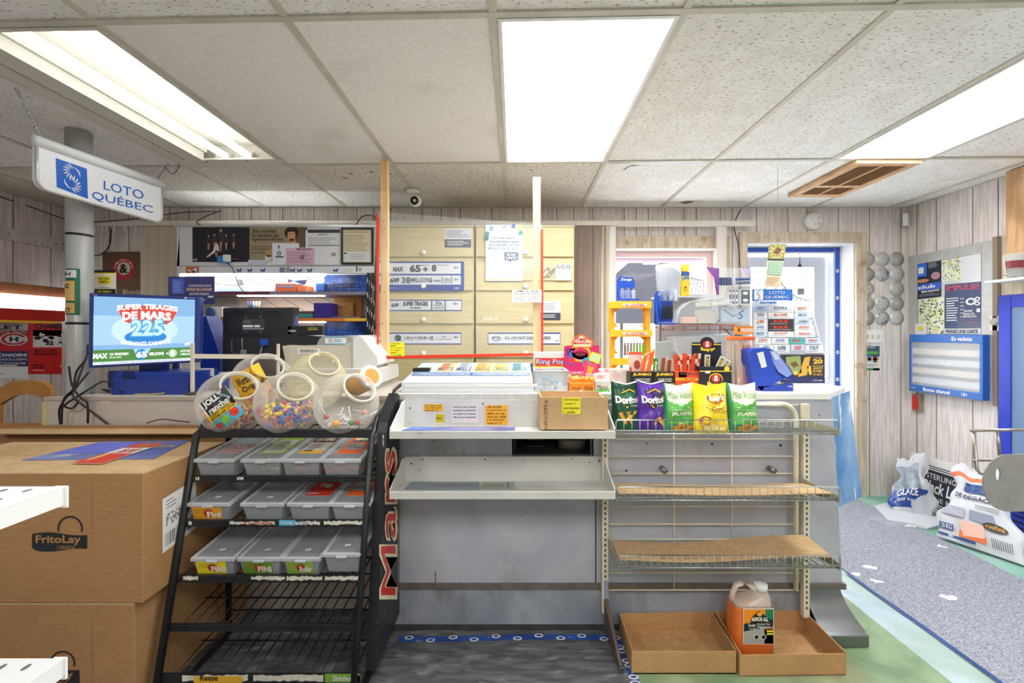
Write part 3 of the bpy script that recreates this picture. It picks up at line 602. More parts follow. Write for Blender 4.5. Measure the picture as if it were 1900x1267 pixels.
# orange jug
t = thing('jug', 'large jug of orange windshield fluid with white cap standing in the right tray', 'jug'); jy = 1.735; s_ = jy/F
jx = X(1404, jy); zb = .0065; jw, jh, jt = 76*s_, 128*s_, .11
LIQ = mat('#ef7a35', .15, alpha=.93); JB = mat('#f2dccb', .2, alpha=.6)
def rr(m, x, y, z0, z1, w_, d_, w2, d2, mm, n=24, k=4):
    vs = []
    for z, ww, dd in ((z0, w_, d_), (z1, w2, d2)):
        for i in range(n):
            a = 2*math.pi*i/n; ca, sa = math.cos(a), math.sin(a); q = (abs(ca)**k+abs(sa)**k)**(-1/k); vs.append((x+ww/2*ca*q, y+dd/2*sa*q, z))
    m.add(vs, [tuple(range(n))[::-1], tuple(range(n, 2*n))]+[(i, (i+1) % n, n+(i+1) % n, n+i) for i in range(n)], mm, False)
cy = jy+jt/2
def sect(m, secs, mm, n=28, k=4, cap=True):
    vs = []
    for z, ww, dd, ox in secs:
        for i in range(n):
            a = 2*math.pi*i/n; ca, sa = math.cos(a), math.sin(a); q = (abs(ca)**k+abs(sa)**k)**(-1/k); vs.append((jx+ox+ww/2*ca*q, cy+dd/2*sa*q, z))
    L = len(secs); fs = [(j*n+i, j*n+(i+1) % n, (j+1)*n+(i+1) % n, (j+1)*n+i) for j in range(L-1) for i in range(n)]
    if cap: fs += [tuple(range(n))[::-1], tuple((L-1)*n+i for i in range(n))]
    m.add(vs, fs, mm, True)
m = MB(); sect(m, [(zb, jw*.9, jt*.9, 0), (zb+.008, jw, jt, 0), (zb+jh*.45, jw, jt, 0), (zb+jh*.78, jw*.98, jt, 0), (zb+jh*.80, jw*.97, jt*.98, 0)], LIQ); m.build('liquid', t)
m = MB(); sect(m, [(zb+jh*.80, jw*.97, jt*.98, 0), (zb+jh*.84, jw*.9, jt*.85, .002), (zb+jh*.90, jw*.5, jt*.6, jw*.22), (zb+jh*.97, jw*.3, jt*.36, jw*.27)], JB)
m.tube([(jx-jw*.43, cy, zb+jh*.78), (jx-jw*.42, cy, zb+jh*.93), (jx-jw*.33, cy, zb+jh*1.04), (jx-jw*.2, cy, zb+jh*1.07), (jx+jw*.02, cy, zb+jh*1.05), (jx+jw*.12, cy, zb+jh*.98), (jx+jw*.2, cy, zb+jh*.88)], .011, JB, 12); m.build('shoulder_and_handle', t, 'clear upper body with loop handle')
m = MB(); m.lathe([(.001, 0), (.027, 0), (.027, .028), (.001, .03)], (jx+jw*.27, cy, zb+jh*.975), (.1, 0, 1), WHITE, 20); m.build('cap', t, 'white screw cap')
m = MB(); ld = jy-.0016; m.pb(1379, 1129, 1436, 1195, ld, .001, mat('#f3f0ea')); f = front(m, ld)
f.rect(1380, 1130, 1420, 1158, mat('#f08a1c')); f.rect(1420, 1130, 1435, 1158, mat('#0f7a52')); f.rect(1380, 1158, 1435, 1194, mat('#a9a6a2')); f.rect(1418, 1166, 1435, 1194, mat('#0f8a62')); f.lay()
f.poly([(1380, 1157), (1434, 1148), (1434, 1162), (1380, 1171)], BLK); f.poly([(1392, 1152), (1397, 1142), (1408, 1133), (1420, 1142), (1427, 1147), (1427, 1151), (1393, 1156)], BLK); f.lay()
f.ell(1409, 1139, 5, 4, mat('#e8a24a'), 10); f.text(1394, 1144, 1425, 1152, 'ARMOR ALL', mat('#f7f0e4'), .03); f.text(1388, 1156, 1402, 1162, 'De-Icer', WHITE, .02, .2); f.text(1404, 1155, 1428, 1159, 'Windshield Wash', WHITE, .0, .2); f.text(1404, 1160, 1428, 1166, 'Dégivreur', WHITE, .02, .2); f.text(1390, 1164, 1403, 1167, 'Lave-Glace', WHITE)
f.text(1417, 1163, 1434, 1168, '-40°C-F', mat('#f05a28'), .02); f.rect(1422, 1169, 1434, 1172, mat('#e6e12a')); f.rect(1422, 1174, 1434, 1177, mat('#e6e12a')); f.ell(1403, 1181, 5, 5, WHITE); f.ell(1416, 1181, 5, 5, WHITE); f.lay(); f.ell(1403, 1181, 3.8, 3.8, BLK); f.ell(1416, 1181, 3.8, 3.8, BLK)
m.build('label', t, 'printed front label'); fin(t)
# ---------------------------------------------------------------- chip bags
def chip_bag(name, label, px0, py0, px1, py1, d, th, matfn, prints, lean=.0, seed=0):
    rnd = random.Random(seed); t = thing(name, label, 'chip bag', 'chip bags in the top wire basket'); nx, ny = 26, 34; cx_ = (px0+px1)/2
    ph = [rnd.uniform(0, 6) for _ in range(6)]
    def srf(u, v, sgn=-1):
        pu = max(0, math.sin(math.pi*min(1, max(0, u)))); pv = max(0, math.sin(math.pi*min(1, max(0, v))))
        q = th/2*pu**.55*pv**.5+.0035*math.sin(9*u+ph[0]+6*v)*pu*pv+.003*math.sin(17*v+ph[1]+5*u)*pu+.002*math.sin(23*u-11*v+ph[2])*pu*pv**.3
        wv = 1-.10*pv**2*.6; px = cx_+(px0-cx_+(px1-px0)*u)*wv; sag = 3*math.sin(math.pi*u)*(1-v)**6+ (-4*abs(u-.5)*2*(1-v)**8); py = py0+(py1-py0)*v+sag
        dd = d+lean*(1-v); b = P(px, py, d); return Vector((b.x+lean*.25*(1-v), dd+sgn*q, b.z))
    m = MB(); vs = [srf(i/nx, j/ny) for j in range(ny+1) for i in range(nx+1)]+[srf(i/nx, j/ny, 1) for j in range(ny+1) for i in range(nx+1)]; B = (nx+1)*(ny+1)
    for k in (0, 1):
        by = {}
        for j in range(ny):
            for i in range(nx):
                mm = matfn((i+.5)/nx, (j+.5)/ny); a = k*B+j*(nx+1)+i; by.setdefault(mm.name, (mm, []))[1].append((a, a+nx+1, a+nx+2, a+1))
        o = 0 if k == 0 else 0
        for mm, fs in by.values():
            i_ = m.mi(mm); m.f += [(fc, i_, True) for fc in fs]
    m.v = [Vector(v) for v in vs]
    m.build('pouch', t)
    m = MB(); f = Face(m, lambda a, b: srf(a, b)+Vector((0, -.0028, 0)), (0, -1, 0), .0006); prints(f); m.build('print', t); fin(t)
G1 = mat('#1d5a3e', .28); G0 = mat('#0e3d2a', .28); PU = mat('#5a2d9e', .28, var=.2, scale=30); PUD = mat('#2b1f52', .3); GR = mat('#57b04b', .3, var=.15); CRM = mat('#e9e3cf', .35); LY = mat('#f7d51d', .28, var=.06, scale=30); TEAL = mat('#3f8f62', .3)
TRI = mat('#f0a52a', .6, var=.25, scale=60, bump=.4); ORL = mat('#f6b41e')
def tri(f, pts, m_=TRI): f.poly(pts, m_)
def dor(f):
    f.rect(.0, .0, 1, .02, mat('#cfd5d2', .3), 8, 1)
    for wd, c in ((.10, BLK), (.045, ORL)): f.line([(.25, .34), (.5, .50), (.95, .28)], wd*.7, c); f.line([(.32, .21), (.62, .13), (.8, .2)], wd*.5, c); f.lay()
    f.text(.10, .27, .97, .42, 'Doritos', WHITE, .05, -.05); f.lay(); f.text(.62, .44, .95, .5, 'Zesty', mat('#dfe5e2'), .0)
def dor1(f): dor(f); tri(f, [(.2, .62), (.9, .58), (.65, .84), (.55, .74), (.42, .83)]); f.lay(); tri(f, [(.22, .6), (.62, .58), (.5, .86)], mat('#e8932a', .6, var=.2, scale=60))
def dor2(f): dor(f); tri(f, [(.25, .66), (.75, .6), (.62, .88)]); f.lay(); tri(f, [(.6, .72), (1, .68), (.9, .9)])
chip_bag('chip_bag', 'dark green nacho chip bag, first from the left in the top wire basket', 1133, 711, 1186, 799, 1.80, .075, lambda u, v: G0 if (u < .2 or v < .14) else G1, dor1, .05, 1)
chip_bag('chip_bag', 'purple nacho chip bag in the top wire basket', 1182, 710, 1233, 799, 1.79, .075, lambda u, v: PU if (u < .45 or v > .5 or v < .2) else PUD, dor2, .04, 2)
POT = mat('#d99a3d', .6, var=.3, scale=50)
def mv(f):
    f.text(.12, .13, .95, .29, 'Miss Vickie\'s', mat('#5fa54e'), .0, .25, arc=-.02); f.text(.2, .525, .86, .64, 'JALAPEÑO', mat('#f0ead8'), .03); f.rect(.15, .5, .9, .508, CRM, 6, 1); f.lines(.2, .44, .85, .48, 1, CRM)
    for a, b in ((.35, .88), (.5, .82), (.65, .9), (.55, .93), (.78, .86)): f.lay(); f.ell(a, b, .12, .05, POT, 12)
def mvm(u, v): return CRM if (v < .36+.04*math.cos((u-.5)*6) and u > .1) else (TEAL if v > .8 or u < .1 else GR)
chip_bag('chip_bag', 'green and cream jalapeno chip bag between the purple bag and the yellow bag', 1228, 715, 1290, 802, 1.79, .085, mvm, mv, .05, 3)
def lay(f):
    f.ell(.55, .33, .34, .15, mat('#f9e36a')); f.lay(); f.ell(.58, .26, .27, .10, mat('#c1281e')); f.lay(); f.text(.36, .18, .84, .34, "Lay's", WHITE, .05, .1)
    f.text(.4, .43, .86, .5, 'Classic', mat('#7a3a14'), .0); f.text(.36, .5, .92, .57, 'Classique', mat('#7a3a14'), .0); f.ell(.25, .72, .17, .1, mat('#b9772e', .6)); f.lay(); f.ell(.4, .85, .2, .07, mat('#f6e08c')); f.ell(.65, .86, .2, .06, mat('#f3d97a'))
chip_bag('chip_bag', 'yellow classic potato chip bag, fronting its pair, in the top wire basket', 1287, 716, 1353, 804, 1.77, .085, lambda u, v: LY, lay, .06, 4)
chip_bag('chip_bag', 'yellow chip bag mostly hidden behind the front yellow bag', 1283, 720, 1340, 798, 1.85, .06, lambda u, v: LY, lambda f: f.text(.05, .25, .4, .45, 'ay', mat('#f9efb0'), .02), .03, 5)
chip_bag('chip_bag', 'green and cream jalapeno chip bag, last one at the right in the top wire basket', 1350, 715, 1408, 803, 1.79, .085, mvm, mv, .05, 6)
# ================================================================ CANDY RACK
RX0, RX1 = -1.275, -.575
def rp(z): return 1.55+.2162*(z-.118)          # the rack's sloping front: depth at a height
def zbar(py):
    z = .5
    for _ in range(30): z = EYE-(py-CY)*rp(z)/F
    return z
t = thing('candy_rack', 'black metal candy rack with slanted wire shelves and a red lettered side panel', 'rack')
SCR = layered('scr', '#141518', '#1e1f23', '#d9d6cb', 6, (1, 1, 1), 14, (1, 1, 2), (.57, .6), .45)
bars = [(795, 812), (881, 894), (963, 977), (1065, 1080), (1156, 1170), (1248, 1267)]
BZ = []
SLOPE = .10; YR = 1.92
for k, (a, b) in enumerate(bars):
    za, zb = zbar(a), zbar(b); y = rp((za+zb)/2); BZ.append((za, zb, y))
    bar = MB().box(RX0-.006, y-.008, zb, RX1, y+.006, za, BLACKM, .002).build('front_bar', t)
    if k in (1, 2, 3, 5):
        m = MB(); f = front(m, y-.0085); W_ = mat('#dcd8c9', .7, var=.15, scale=60); rnd = random.Random(k)
        segs = {1: [(362, 370), (440, 452)], 2: [(350, 356), (426, 510), (545, 594), (601, 676)], 3: [(340, 368), (466, 529), (532, 598), (603, 675)], 5: [(338, 460), (470, 600)]}[k]
        for i, (p0, p1) in enumerate(segs):
            n = 16; top = [(p0+(p1-p0)*j/n, a+2.5+rnd.uniform(0, 3)) for j in range(n+1)]; bot = [(p0+(p1-p0)*j/n, b-2.5-rnd.uniform(0, 3)) for j in range(n+1)]
            for j in range(n):
                if k == 1 and rnd.random() < .4: continue
                f.poly([top[j], top[j+1], bot[j+1], bot[j]], W_)
        f.lay()
        if k == 2:
            f.rect(518, a+1, 548, b-2, mat('#4fb3d9')); f.lay(); f.text(521, a+3, 545, b-4, 'Candy', WHITE); f.text(450, a+4, 505, b-5, 'Tootsie', mat('#c03a2e')); f.text(553, a+4, 572, b-5, 'Pop', mat('#3a8fc0'))
        if k == 5:
            f.rect(360, a+6, 450, b-1, mat('#e9b52a')); f.lay(); f.text(372, a+3, 405, b-5, 'Reese', mat('#3a2412'), .02); f.rect(603, a+1, 668, b-2, mat('#7fae3a')); f.rect(655, a+4, 668, b-2, mat('#8d8f92')); f.lay(); f.text(618, a+4, 652, b-5, 'Skittles', WHITE, .02)
        m.build('worn_label', bar, 'peeling white and coloured price label remains')
    # slanted wires
    m = MB(); n = 17; r_ = .0028; y0 = y+.004; z0 = zb+.003
    for i in range(n):
        x = RX0+.02+(RX1-RX0-.04)*i/(n-1); m.tube([(x, y0, z0), (x, YR-.02, z0+SLOPE*(YR-.02-y0))], r_, BLACKM, 5)
    for yy in (y0+.01, (y0+YR)/2, YR-.02): m.tube([(RX0, yy, z0+SLOPE*(yy-y0)-.005), (RX1, yy, z0+SLOPE*(yy-y0)-.005)], .0035, BLACKM, 5)
    m.build('wire_shelf', t)
zt = 1.0
for x in (RX0-.014, RX1-.004):
    pts = [(x, rp(0)-.01, .01), (x, rp(.95)-.004, .95)]+[(x, rp(.95)+.02+.06*i/4, .955+.05*math.sin(i/4*math.pi/2)) for i in range(5)]+[(x, YR, 1.03), (x, YR, .01)]
    MB().tube(pts, .013, BLACKM, 8).build('side_tube', t)
    MB().box(x-.012, rp(0)-.02, .0005, x+.012, YR+.01, .012, BLACKM).build('foot', t)
# lettered side panel
SX0, SX1 = -.562, -.522; m = MB()
prof = [(1.60, .09), (YR+.01, .09), (YR+.01, 1.075), (YR-.02, 1.09), (1.80, 1.035), (1.755, .99), (1.742, .95)]
m.prism([(SX0, y, z) for y, z in prof], (SX1-SX0, 0, 0), BLACKM); pn = m.build('side_panel', t, 'black side panel with large red vertical lettering')
m = MB(); f = Face(m, lambda a, b: onx(a, b, SX1+.0008), (1, 0, 0), .0008)
RDL = mat('#d8281c', .4)
f.poly([(739, 835), (740.5, 835), (739, 1098), (737.5, 1098)], mat('#a89a80'))
f.text(703, 828, 737, 1112, 'Mars', mat('#efe6c4', .4), .03, rot=90); f.lay(); f.lay(); f.text(706, 835, 733, 1104, 'Mars', RDL, .0, rot=90); f.text(708, 806, 711, 828, 'CANDY BAR', mat('#efe6c4'), .0, rot=90)
m.build('lettering', pn, 'red letters outlined in cream'); fin(t)
# ---------------------------------------------------------------- tubs
TW, TL, TH = .158, .29, .085
def make_tub(kind, label, w_=TW, h_=TH):
    t = thing('storage_tub', label, 'tub', 'clear lidded tubs on the candy rack'); m = MB()
    a, b = w_/2, .012; zt = h_-.012
    o = [(-a+b, 0+b*.6), (a-b, b*.6), (a-b, TL-b*.6), (-a+b, TL-b*.6)]; u = [(-a, 0), (a, 0), (a, TL), (-a, TL)]
    vs = [(x, y, 0) for x, y in o]+[(x, y, zt) for x, y in u]; inn = [(x*.95, TL/2+(y-TL/2)*.97, .004) for x, y in o]+[(x*.96, TL/2+(y-TL/2)*.98, zt) for x, y in u]
    m.add(vs+inn, [(0,3,2,1), (0,1,5,4), (1,2,6,5), (2,3,7,6), (3,0,4,7), (8,9,13,12), (9,10,14,13), (10,11,15,14), (11,8,12,15), (8,9,10,11), (4,5,13,12), (5,6,14,13), (6,7,15,14), (7,4,12,15)], FROST); m.build('body', t)
    m = MB(); e = .006; LIDM = mat('#b5b9bd', .25, var=.12, scale=25, alpha=.5); RIM = mat('#d5d9dd', .25, alpha=.7)
    for q in ((-a-e, -e, -a+e, TL+e), (a-e, -e, a+e, TL+e), (-a-e, -e, a+e, e), (-a-e, TL-e, a+e, TL+e)): m.box(q[0], q[1], zt-.006, q[2], q[3], zt+.008, RIM, .002)
    m.box(-a+e, e, zt+.001, a-e, TL-e, zt+.004, LIDM); m.box(-.02, -.014, zt-.006, .02, -.004, zt+.002, RIM, .002); m.build('lid', t)
    return t, a, zt
def toplabel(t, a, zt, u0, v0, u1, v1, bgm, fn):
    m = MB(); z = zt+.0045; c = [(-a+2*a*u0, TL*v1, z), (-a+2*a*u1, TL*v1, z), (-a+2*a*u1, TL*v0, z), (-a+2*a*u0, TL*v0, z)]; m.prism(c, (0, 0, .0005), bgm); c = [(x, y, z+.0006) for x, y, z in c]; f = quadf(m, c); fn(f); m.build('lid_label', t)
def frontlabel(t, a, zt, u0, u1, bgm, fn):
    m = MB(); c = [(-a+2*a*u0, -.0012, zt-.008), (-a+2*a*u1, -.0012, zt-.008), (-a+2*a*u1, .006, .012), (-a+2*a*u0, .006, .012)]; m.prism(c, (0, -.0005, 0), bgm); c = [(x, y-.0007, z) for x, y, z in c]; f = quadf(m, c); fn(f); m.build('front_label', t)
BC = lambda f, a0, b0, a1, b1: (f.rect(a0, b0, a1, b1, WHITE), f.lay(), [f.rect(a0+(a1-a0)*(.05+i*.085), b0+(b1-b0)*.15, a0+(a1-a0)*(.08+i*.085+.02*(i % 3)), b1-(b1-b0)*.15, BLK) for i in range(11)])
def l_green(f): f.rect(0, .0, 1, 1, mat('#8fbf2e')); f.lay(); f.rect(.1, .25, .9, .95, mat('#cfd2c8')); f.lay(); f.lines(.15, .3, .85, .9, 9, mat('#55584f'))
def l_xtr(f): f.rect(0, 0, 1, .4, mat('#5c3a36')); f.rect(0, .4, 1, 1, mat('#cdc9c2')); f.lay(); f.text(.12, .1, .9, .32, 'EXTREMES', mat('#f2ede0'), .03, .1); f.lines(.1, .45, .9, .75, 6, mat('#8a8582')); f.rect(0, .84, 1, 1, mat('#d9a52a')); BC(f, .1, .76, .5, .93)
def l_mix(f): f.rect(0, 0, 1, 1, mat('#e8622a')); f.lay(); f.rect(.15, .05, .9, .35, mat('#3a5fb0')); f.lay(); f.ell(.35, .2, .18, .1, mat('#d8c12a')); f.ell(.7, .25, .16, .1, mat('#5aa83a')); f.text(.2, .12, .85, .28, 'Airheads', mat('#f5e9d9'), .02, .2); f.rect(.1, .45, .85, .8, mat('#b9bab8')); f.lay(); f.lines(.14, .48, .6, .78, 7, mat('#6a6a68')); BC(f, .55, .66, .9, .82)
def l_red(f): f.rect(0, 0, 1, 1, mat('#d23a2a')); f.lay(); f.rect(.2, .05, .9, .35, mat('#f1e7da')); f.ell(.35, .55, .14, .08, mat('#c9a57a')); f.ell(.6, .6, .14, .08, mat('#e6d3b5')); f.lay(); f.text(.28, .1, .8, .28, 'Big Foot', mat('#3a2018'), .03, .1); f.lines(.05, .88, .5, .96, 1, WHITE)
def l_txt(f): f.rect(0, 0, 1, .5, mat('#8fa3ab')); f.rect(0, .5, 1, 1, mat('#b38a8c')); f.lay(); f.text(.05, .6, .95, .75, 'TWIST TWISTERS', mat('#e3d6d6'))
def f_fini(c1, txt): 
    def g(f): f.rect(0, .0, 1, 1, mat(c1)); f.lay(); f.lines(.05, .12, .6, .55, 4, mat('#a08a2a')); f.ell(.55, .5, .18, .3, mat('#b8342c')); f.lay(); f.text(.5, .35, .97, .85, txt, mat('#f4ead4'), .04)
    return g
rowsY = [(1, [(401, 's', l_txt, None), (487, 'c', l_green, None), (560, 'c', l_xtr, None), (634, 'c', l_mix, None)]),
         (2, [(390, 'n', None, ('#e8a12e', 'Fini')), (489, 'n', None, None), (575, 'n', l_red, None), (651, 'n', l_mix, None)]),
         (3, [(398, 'n', None, ('#f0dd2a', 'FINI')), (484, 'n', None, ('#6c9a33', 'FINI')), (561, 'n', None, ('#8fb84a', 'Roller')), (637, 'n', None, None)])]
ord_ = ['first', 'second', 'third', 'last']; rn = {1: 'top', 2: 'middle', 3: 'lowest'}
desc = {(1, 0): 'with a faded red and blue lid print', (1, 1): 'with a lime green lid label', (1, 2): 'with a brown and grey lid label', (1, 3): 'with an orange and blue lid label',
        (2, 0): 'with an orange sticker on its front', (2, 1): 'with a plain scuffed lid', (2, 2): 'with a red lid label', (2, 3): 'with an orange grey lid label',
        (3, 0): 'with a yellow front sticker', (3, 1): 'with a green and red front sticker', (3, 2): 'with a green and white front sticker', (3, 3): 'tipped up and unlabelled'}
for k, row in rowsY:
    za, zb, y = BZ[k]
    for i, (px, kd, tl, fl_) in enumerate(row):
        w_ = TW if k != 2 or i != 3 else .145
        if k == 1: w_ = .150
        if k == 3: w_ = .155 if i < 2 else .138
        tb, a, zt = make_tub(kd, 'clear tub %s, %s on the %s rack row' % (desc[(k, i)], ord_[i], rn[k]), w_)
        if tl: toplabel(tb, a, zt, .2, .22, .85, .95, WHITE, tl)
        if fl_: frontlabel(tb, a, zt, .08, .8, WHITE, f_fini(*fl_))
        if not tl: m = MB().obox((.0, .055, zt+.0046), .022, .012, .0008, .3, WHITE); m.build('price_sticker', tb)
        lift = .0 if (k, i) != (3, 3) else .018
        yy = y+.016; tb.location = (X(px, yy), yy, zb+.006+SLOPE*.016+lift); tb.rotation_euler = (math.atan(SLOPE)+(.03 if lift else 0), 0, 0)
        if (k, i) == (1, 1): CD1 = tb
        if kd == 'c' or (k, i) == (1, 0):
            if kd == 'c':
                m = MB(); rnd = random.Random(i); cols = {1: ['#d98a5a', '#e8b85a', '#d96a5a'], 2: ['#a83a34', '#b8504a', '#8f2f2c'], 3: ['#d97a3a', '#e9e4dc', '#c9543a']}[i]
                for q in range(24):
                    x_, y_ = rnd.uniform(-.05, .05), rnd.uniform(.02, .2); an = rnd.uniform(-.5, .5); z_ = rnd.uniform(.012, .042); L = .03
                    m.tube([(x_-L*math.cos(an), y_-L*.4*math.sin(an), z_), (x_, y_-.005, z_+.006), (x_+L*math.cos(an), y_+L*.4*math.sin(an), z_)], .0065, mat(rnd.choice(cols), .4), 6)
                o = m.build('gummy_candy', None, ('', 'heap of orange gummy candy sticks inside the lime labelled tub', 'heap of dark red gummy candy inside the brown labelled tub', 'heap of candy sticks inside the tub at the right end of the top tub row')[i], 'candy', kind='stuff', keep=True)
                o.location = tb.location; o.rotation_euler = tb.rotation_euler
# ---------------------------------------------------------------- candy jars
R = .118
JP = [(.001, -.094), (.045, -.094), (.075, -.086), (.100, -.062), (.115, -.03), (.118, 0), (.114, .03), (.100, .058), (.078, .080), (.060, .090), (.055, .095), (.055, .103), (.060, .105), (.060, .113), (.055, .115), (.0525, .104), (.0525, .093)]
JI = [(r*.975-.0005 if r > .01 else .001, h*.98) for r, h in JP[:10]]
def jar(label, px, py, d, axis, jm, rim=None, s=1.):
    t = thing('candy_jar', label, 'jar', 'round plastic candy jars on top of the rack'); c = P(px, py, d); ax = Vector(axis).normalized(); s = s*1.13
    m = MB().lathe([(r*s, h*s) for r, h in JP], c, ax, jm, 40); m.build('body', t)
    m = MB().lathe([(.059*s, .106*s), (.0613*s, .108*s), (.0613*s, .113*s), (.059*s, .1155*s), (.055*s, .115*s)], c, ax, rim or mat('#efe9cf', .2, alpha=.6), 40); m.build('rim', t)
    return t, c, ax, s
def jarlabel(t, c, ax, s, ox, oy, rot, us, vs, paint, base):
    """label on the belly facing the room, found by meeting the round wall; (us, vs) = half size in px units"""
    ca, sa = math.cos(rot), math.sin(rot); qx, qy = CX+c.x*F/c.y, CY+(EYE-c.z)*F/c.y
    def rad(h):
        for (r0, a), (r1, b) in zip(JP, JP[1:]):
            if a <= h <= b and b > a: return r0+(r1-r0)*(h-a)/(b-a)
        return 0
    def fn(u, v):
        a = (u-.5)*2*us; b = (v-.5)*2*vs; y = -.13
        while y < 0:
            w_ = P(qx+ox+a*ca+b*sa, qy+oy-a*sa+b*ca, c.y+y*s); p = (w_-c)/s; h = p.dot(ax)
            if (p-ax*h).length < rad(h): break
            y += .0015
        return w_+Vector((0, -.0025, 0))
    m = MB(); f = Face(m, fn, (0, -1, 0), .0012); f.rect(0, 0, 1, 1, base, 14, 14); f.lay(); paint(f); m.build('label', t)
# front row
bz = BZ[0][0]
jy1 = 1.80
t1 = jar('clear candy jar with a blue and yellow hard candy label, left in the front row', 432, 746, jy1, (.55, -.52, .62), JARM)
def jr(f):
    f.rect(0, 0, 1, .62, mat('#f4f2ee'), 10, 4); f.lay(); f.rect(.06, .0, 1, .58, mat('#1d1f24'), 10, 4); f.lay()
    f.text(.1, .02, .85, .26, 'JOLLY', WHITE, .05); f.text(.14, .27, .95, .46, 'rancher', WHITE, .04); f.rect(0.0, .47, 1, .66, mat('#f5c81e'), 10, 2); f.lay(); f.text(.08, .485, .92, .555, 'HARD CANDY', BLK, .02); f.text(.06, .57, .95, .64, 'BONBONS DURS', BLK, .02)
    f.ell(.42, .82, .14, .12, mat('#8cc63a')); f.ell(.78, .78, .15, .13, mat('#e03a2a')); f.ell(.15, .88, .1, .1, mat('#d8452a'))
jarlabel(*t1, -19, 12, math.radians(36), 30, 31, jr, mat('#5cb8dc')); 
t2 = jar('clear candy jar full of pink, blue and yellow candies, middle of the front row', 536, 748, jy1, (.5, -.55, .62), JARM)
t3 = jar('clear candy jar holding a few lollipops, right in the front row', 644, 749, jy1, (.6, -.5, .6), JARM)
t4 = jar('clear candy jar with a yellow candy label, left in the back row', 488, 708, 2.0, (.5, -.55, .62), JARM)
def wr(f): f.text(.1, .12, .7, .36, "Werther's", mat('#3a2412'), .02); f.text(.15, .4, .9, .6, 'Original', mat('#3a2412'), .02); f.rect(.2, .66, .95, .95, mat('#c2452a'), 4, 2); f.ell(.75, .8, .12, .1, mat('#f3dba0'))
jarlabel(*t4, -18, 8, math.radians(28), 30, 34, wr, mat('#efb92f'))
t5 = jar('empty yellowish clear candy jar, right in the back row on the rack', 588, 706, 2.0, (.5, -.5, .65), JARY)
for q in (t1, t2, t3, t4, t5):
    tt, c, ax, s = q; m = MB(); p = c+ax*.085-Vector((0, .0, 0)); side = ax.cross(Vector((0, -1, 0))).normalized(); up = side.cross(ax).normalized()*-1
    if up.z < 0: up = -up
    o = c+ax*.075+up*.0905; m.obox(o, .022, .014, .001, .2, WHITE, 0, .6); m.build('price_sticker', tt)
t6 = thing('candy_tub', 'orange and white tub of candy lying at the right end of the jars', 'tub'); c = P(676, 706, 1.98); ax = Vector((.7, -.55, .35))
MB().lathe([(.001, -.13), (.05, -.13), (.052, .0), (.001, .0)], c+ax.normalized()*.05, ax, mat('#f1a53a', .3), 28).build('body', t6)
m = MB().lathe([(.055, -.012), (.056, .004), (.05, .008), (.001, .008)], c+ax.normalized()*.058, ax, WHITE, 28); o = c+ax.normalized()*.0672
q = Vector((0,0,1)).rotation_difference(ax.normalized()); m.add([o+q @ Vector((.037*math.cos(a/16*6.283), .037*math.sin(a/16*6.283), 0)) for a in range(16)], [tuple(range(16))], mat('#f08a2c')); m.build('lid', t6); fin(t6)
# candies in the jars
def candies(q, n, cols, label, grp, lvl, size, seed):
    tt, c, ax, s = q; rnd = random.Random(seed); k = 0; tries = 0; made = []
    protos = {}
    pts = []
    while k < n and tries < 9000:
        tries += 1; v = Vector((rnd.uniform(-.12, .12), rnd.uniform(-.12, .12), rnd.uniform(-.13, lvl)))/s
        h = v.dot(ax); rr_ = (v-ax*h).length; lim = .0
        for (r0, a), (r1, b) in zip(JI, JI[1:]):
            if a <= h <= b and b > a: lim = r0+(r1-r0)*(h-a)/(b-a)
        if h < -.082 or rr_ > lim-size*.7: continue
        if rr_ < lim*.45 and h > -.07 and v.z < lvl-.02: continue      # keep those one can see through the wall
        if any((v-p).length < size*1.12 for p in pts): continue
        pts.append(v); col = cols[k % len(cols)]
        if col not in protos:
            m = MB(); cm = mat(col, .25); m.ball((0, 0, 0), size*.5, cm, 8, (1.15, .8, .8))
            for sg in (-1, 1): m.add([(sg*size*.5, 0, 0), (sg*size*.95, size*.3, size*.12), (sg*size*.9, 0, -size*.1), (sg*size*.95, -size*.3, size*.1)], [(0, 1, 2), (0, 2, 3)], cm)
            o = m.build('wrapped_candy', None, label, 'candy', grp, keep=True); protos[col] = o
        else:
            o = protos[col].copy(); C.objects.link(o)
        o.location = c+v*s; o.rotation_euler = (rnd.uniform(0, 6), rnd.uniform(0, 6), rnd.uniform(0, 6)); k += 1
candies(t2, 150, ['#e79ab0', '#2a62b8', '#f0cf3a', '#e9a0b4', '#3f86d8', '#f2d648', '#c9507a'], 'small pink, blue or yellow wrapped candy inside the middle front jar', 'wrapped candies in the middle front jar', -.008, .0195, 1)
candies(t1, 100, ['#b8342c', '#e8a93a', '#8a3a5c', '#e2c24a', '#c9503a', '#7a2f2a'], 'small red, purple or gold wrapped candy inside the jar with the blue label', 'wrapped candies in the labelled front jar', -.034, .0195, 2)
candies(t4, 20, ['#d9a24a', '#e6c27a'], 'small gold wrapped candy in the jar with the yellow label', 'wrapped candies in the yellow labelled jar', -.06, .018, 3)
c3 = t3[1]
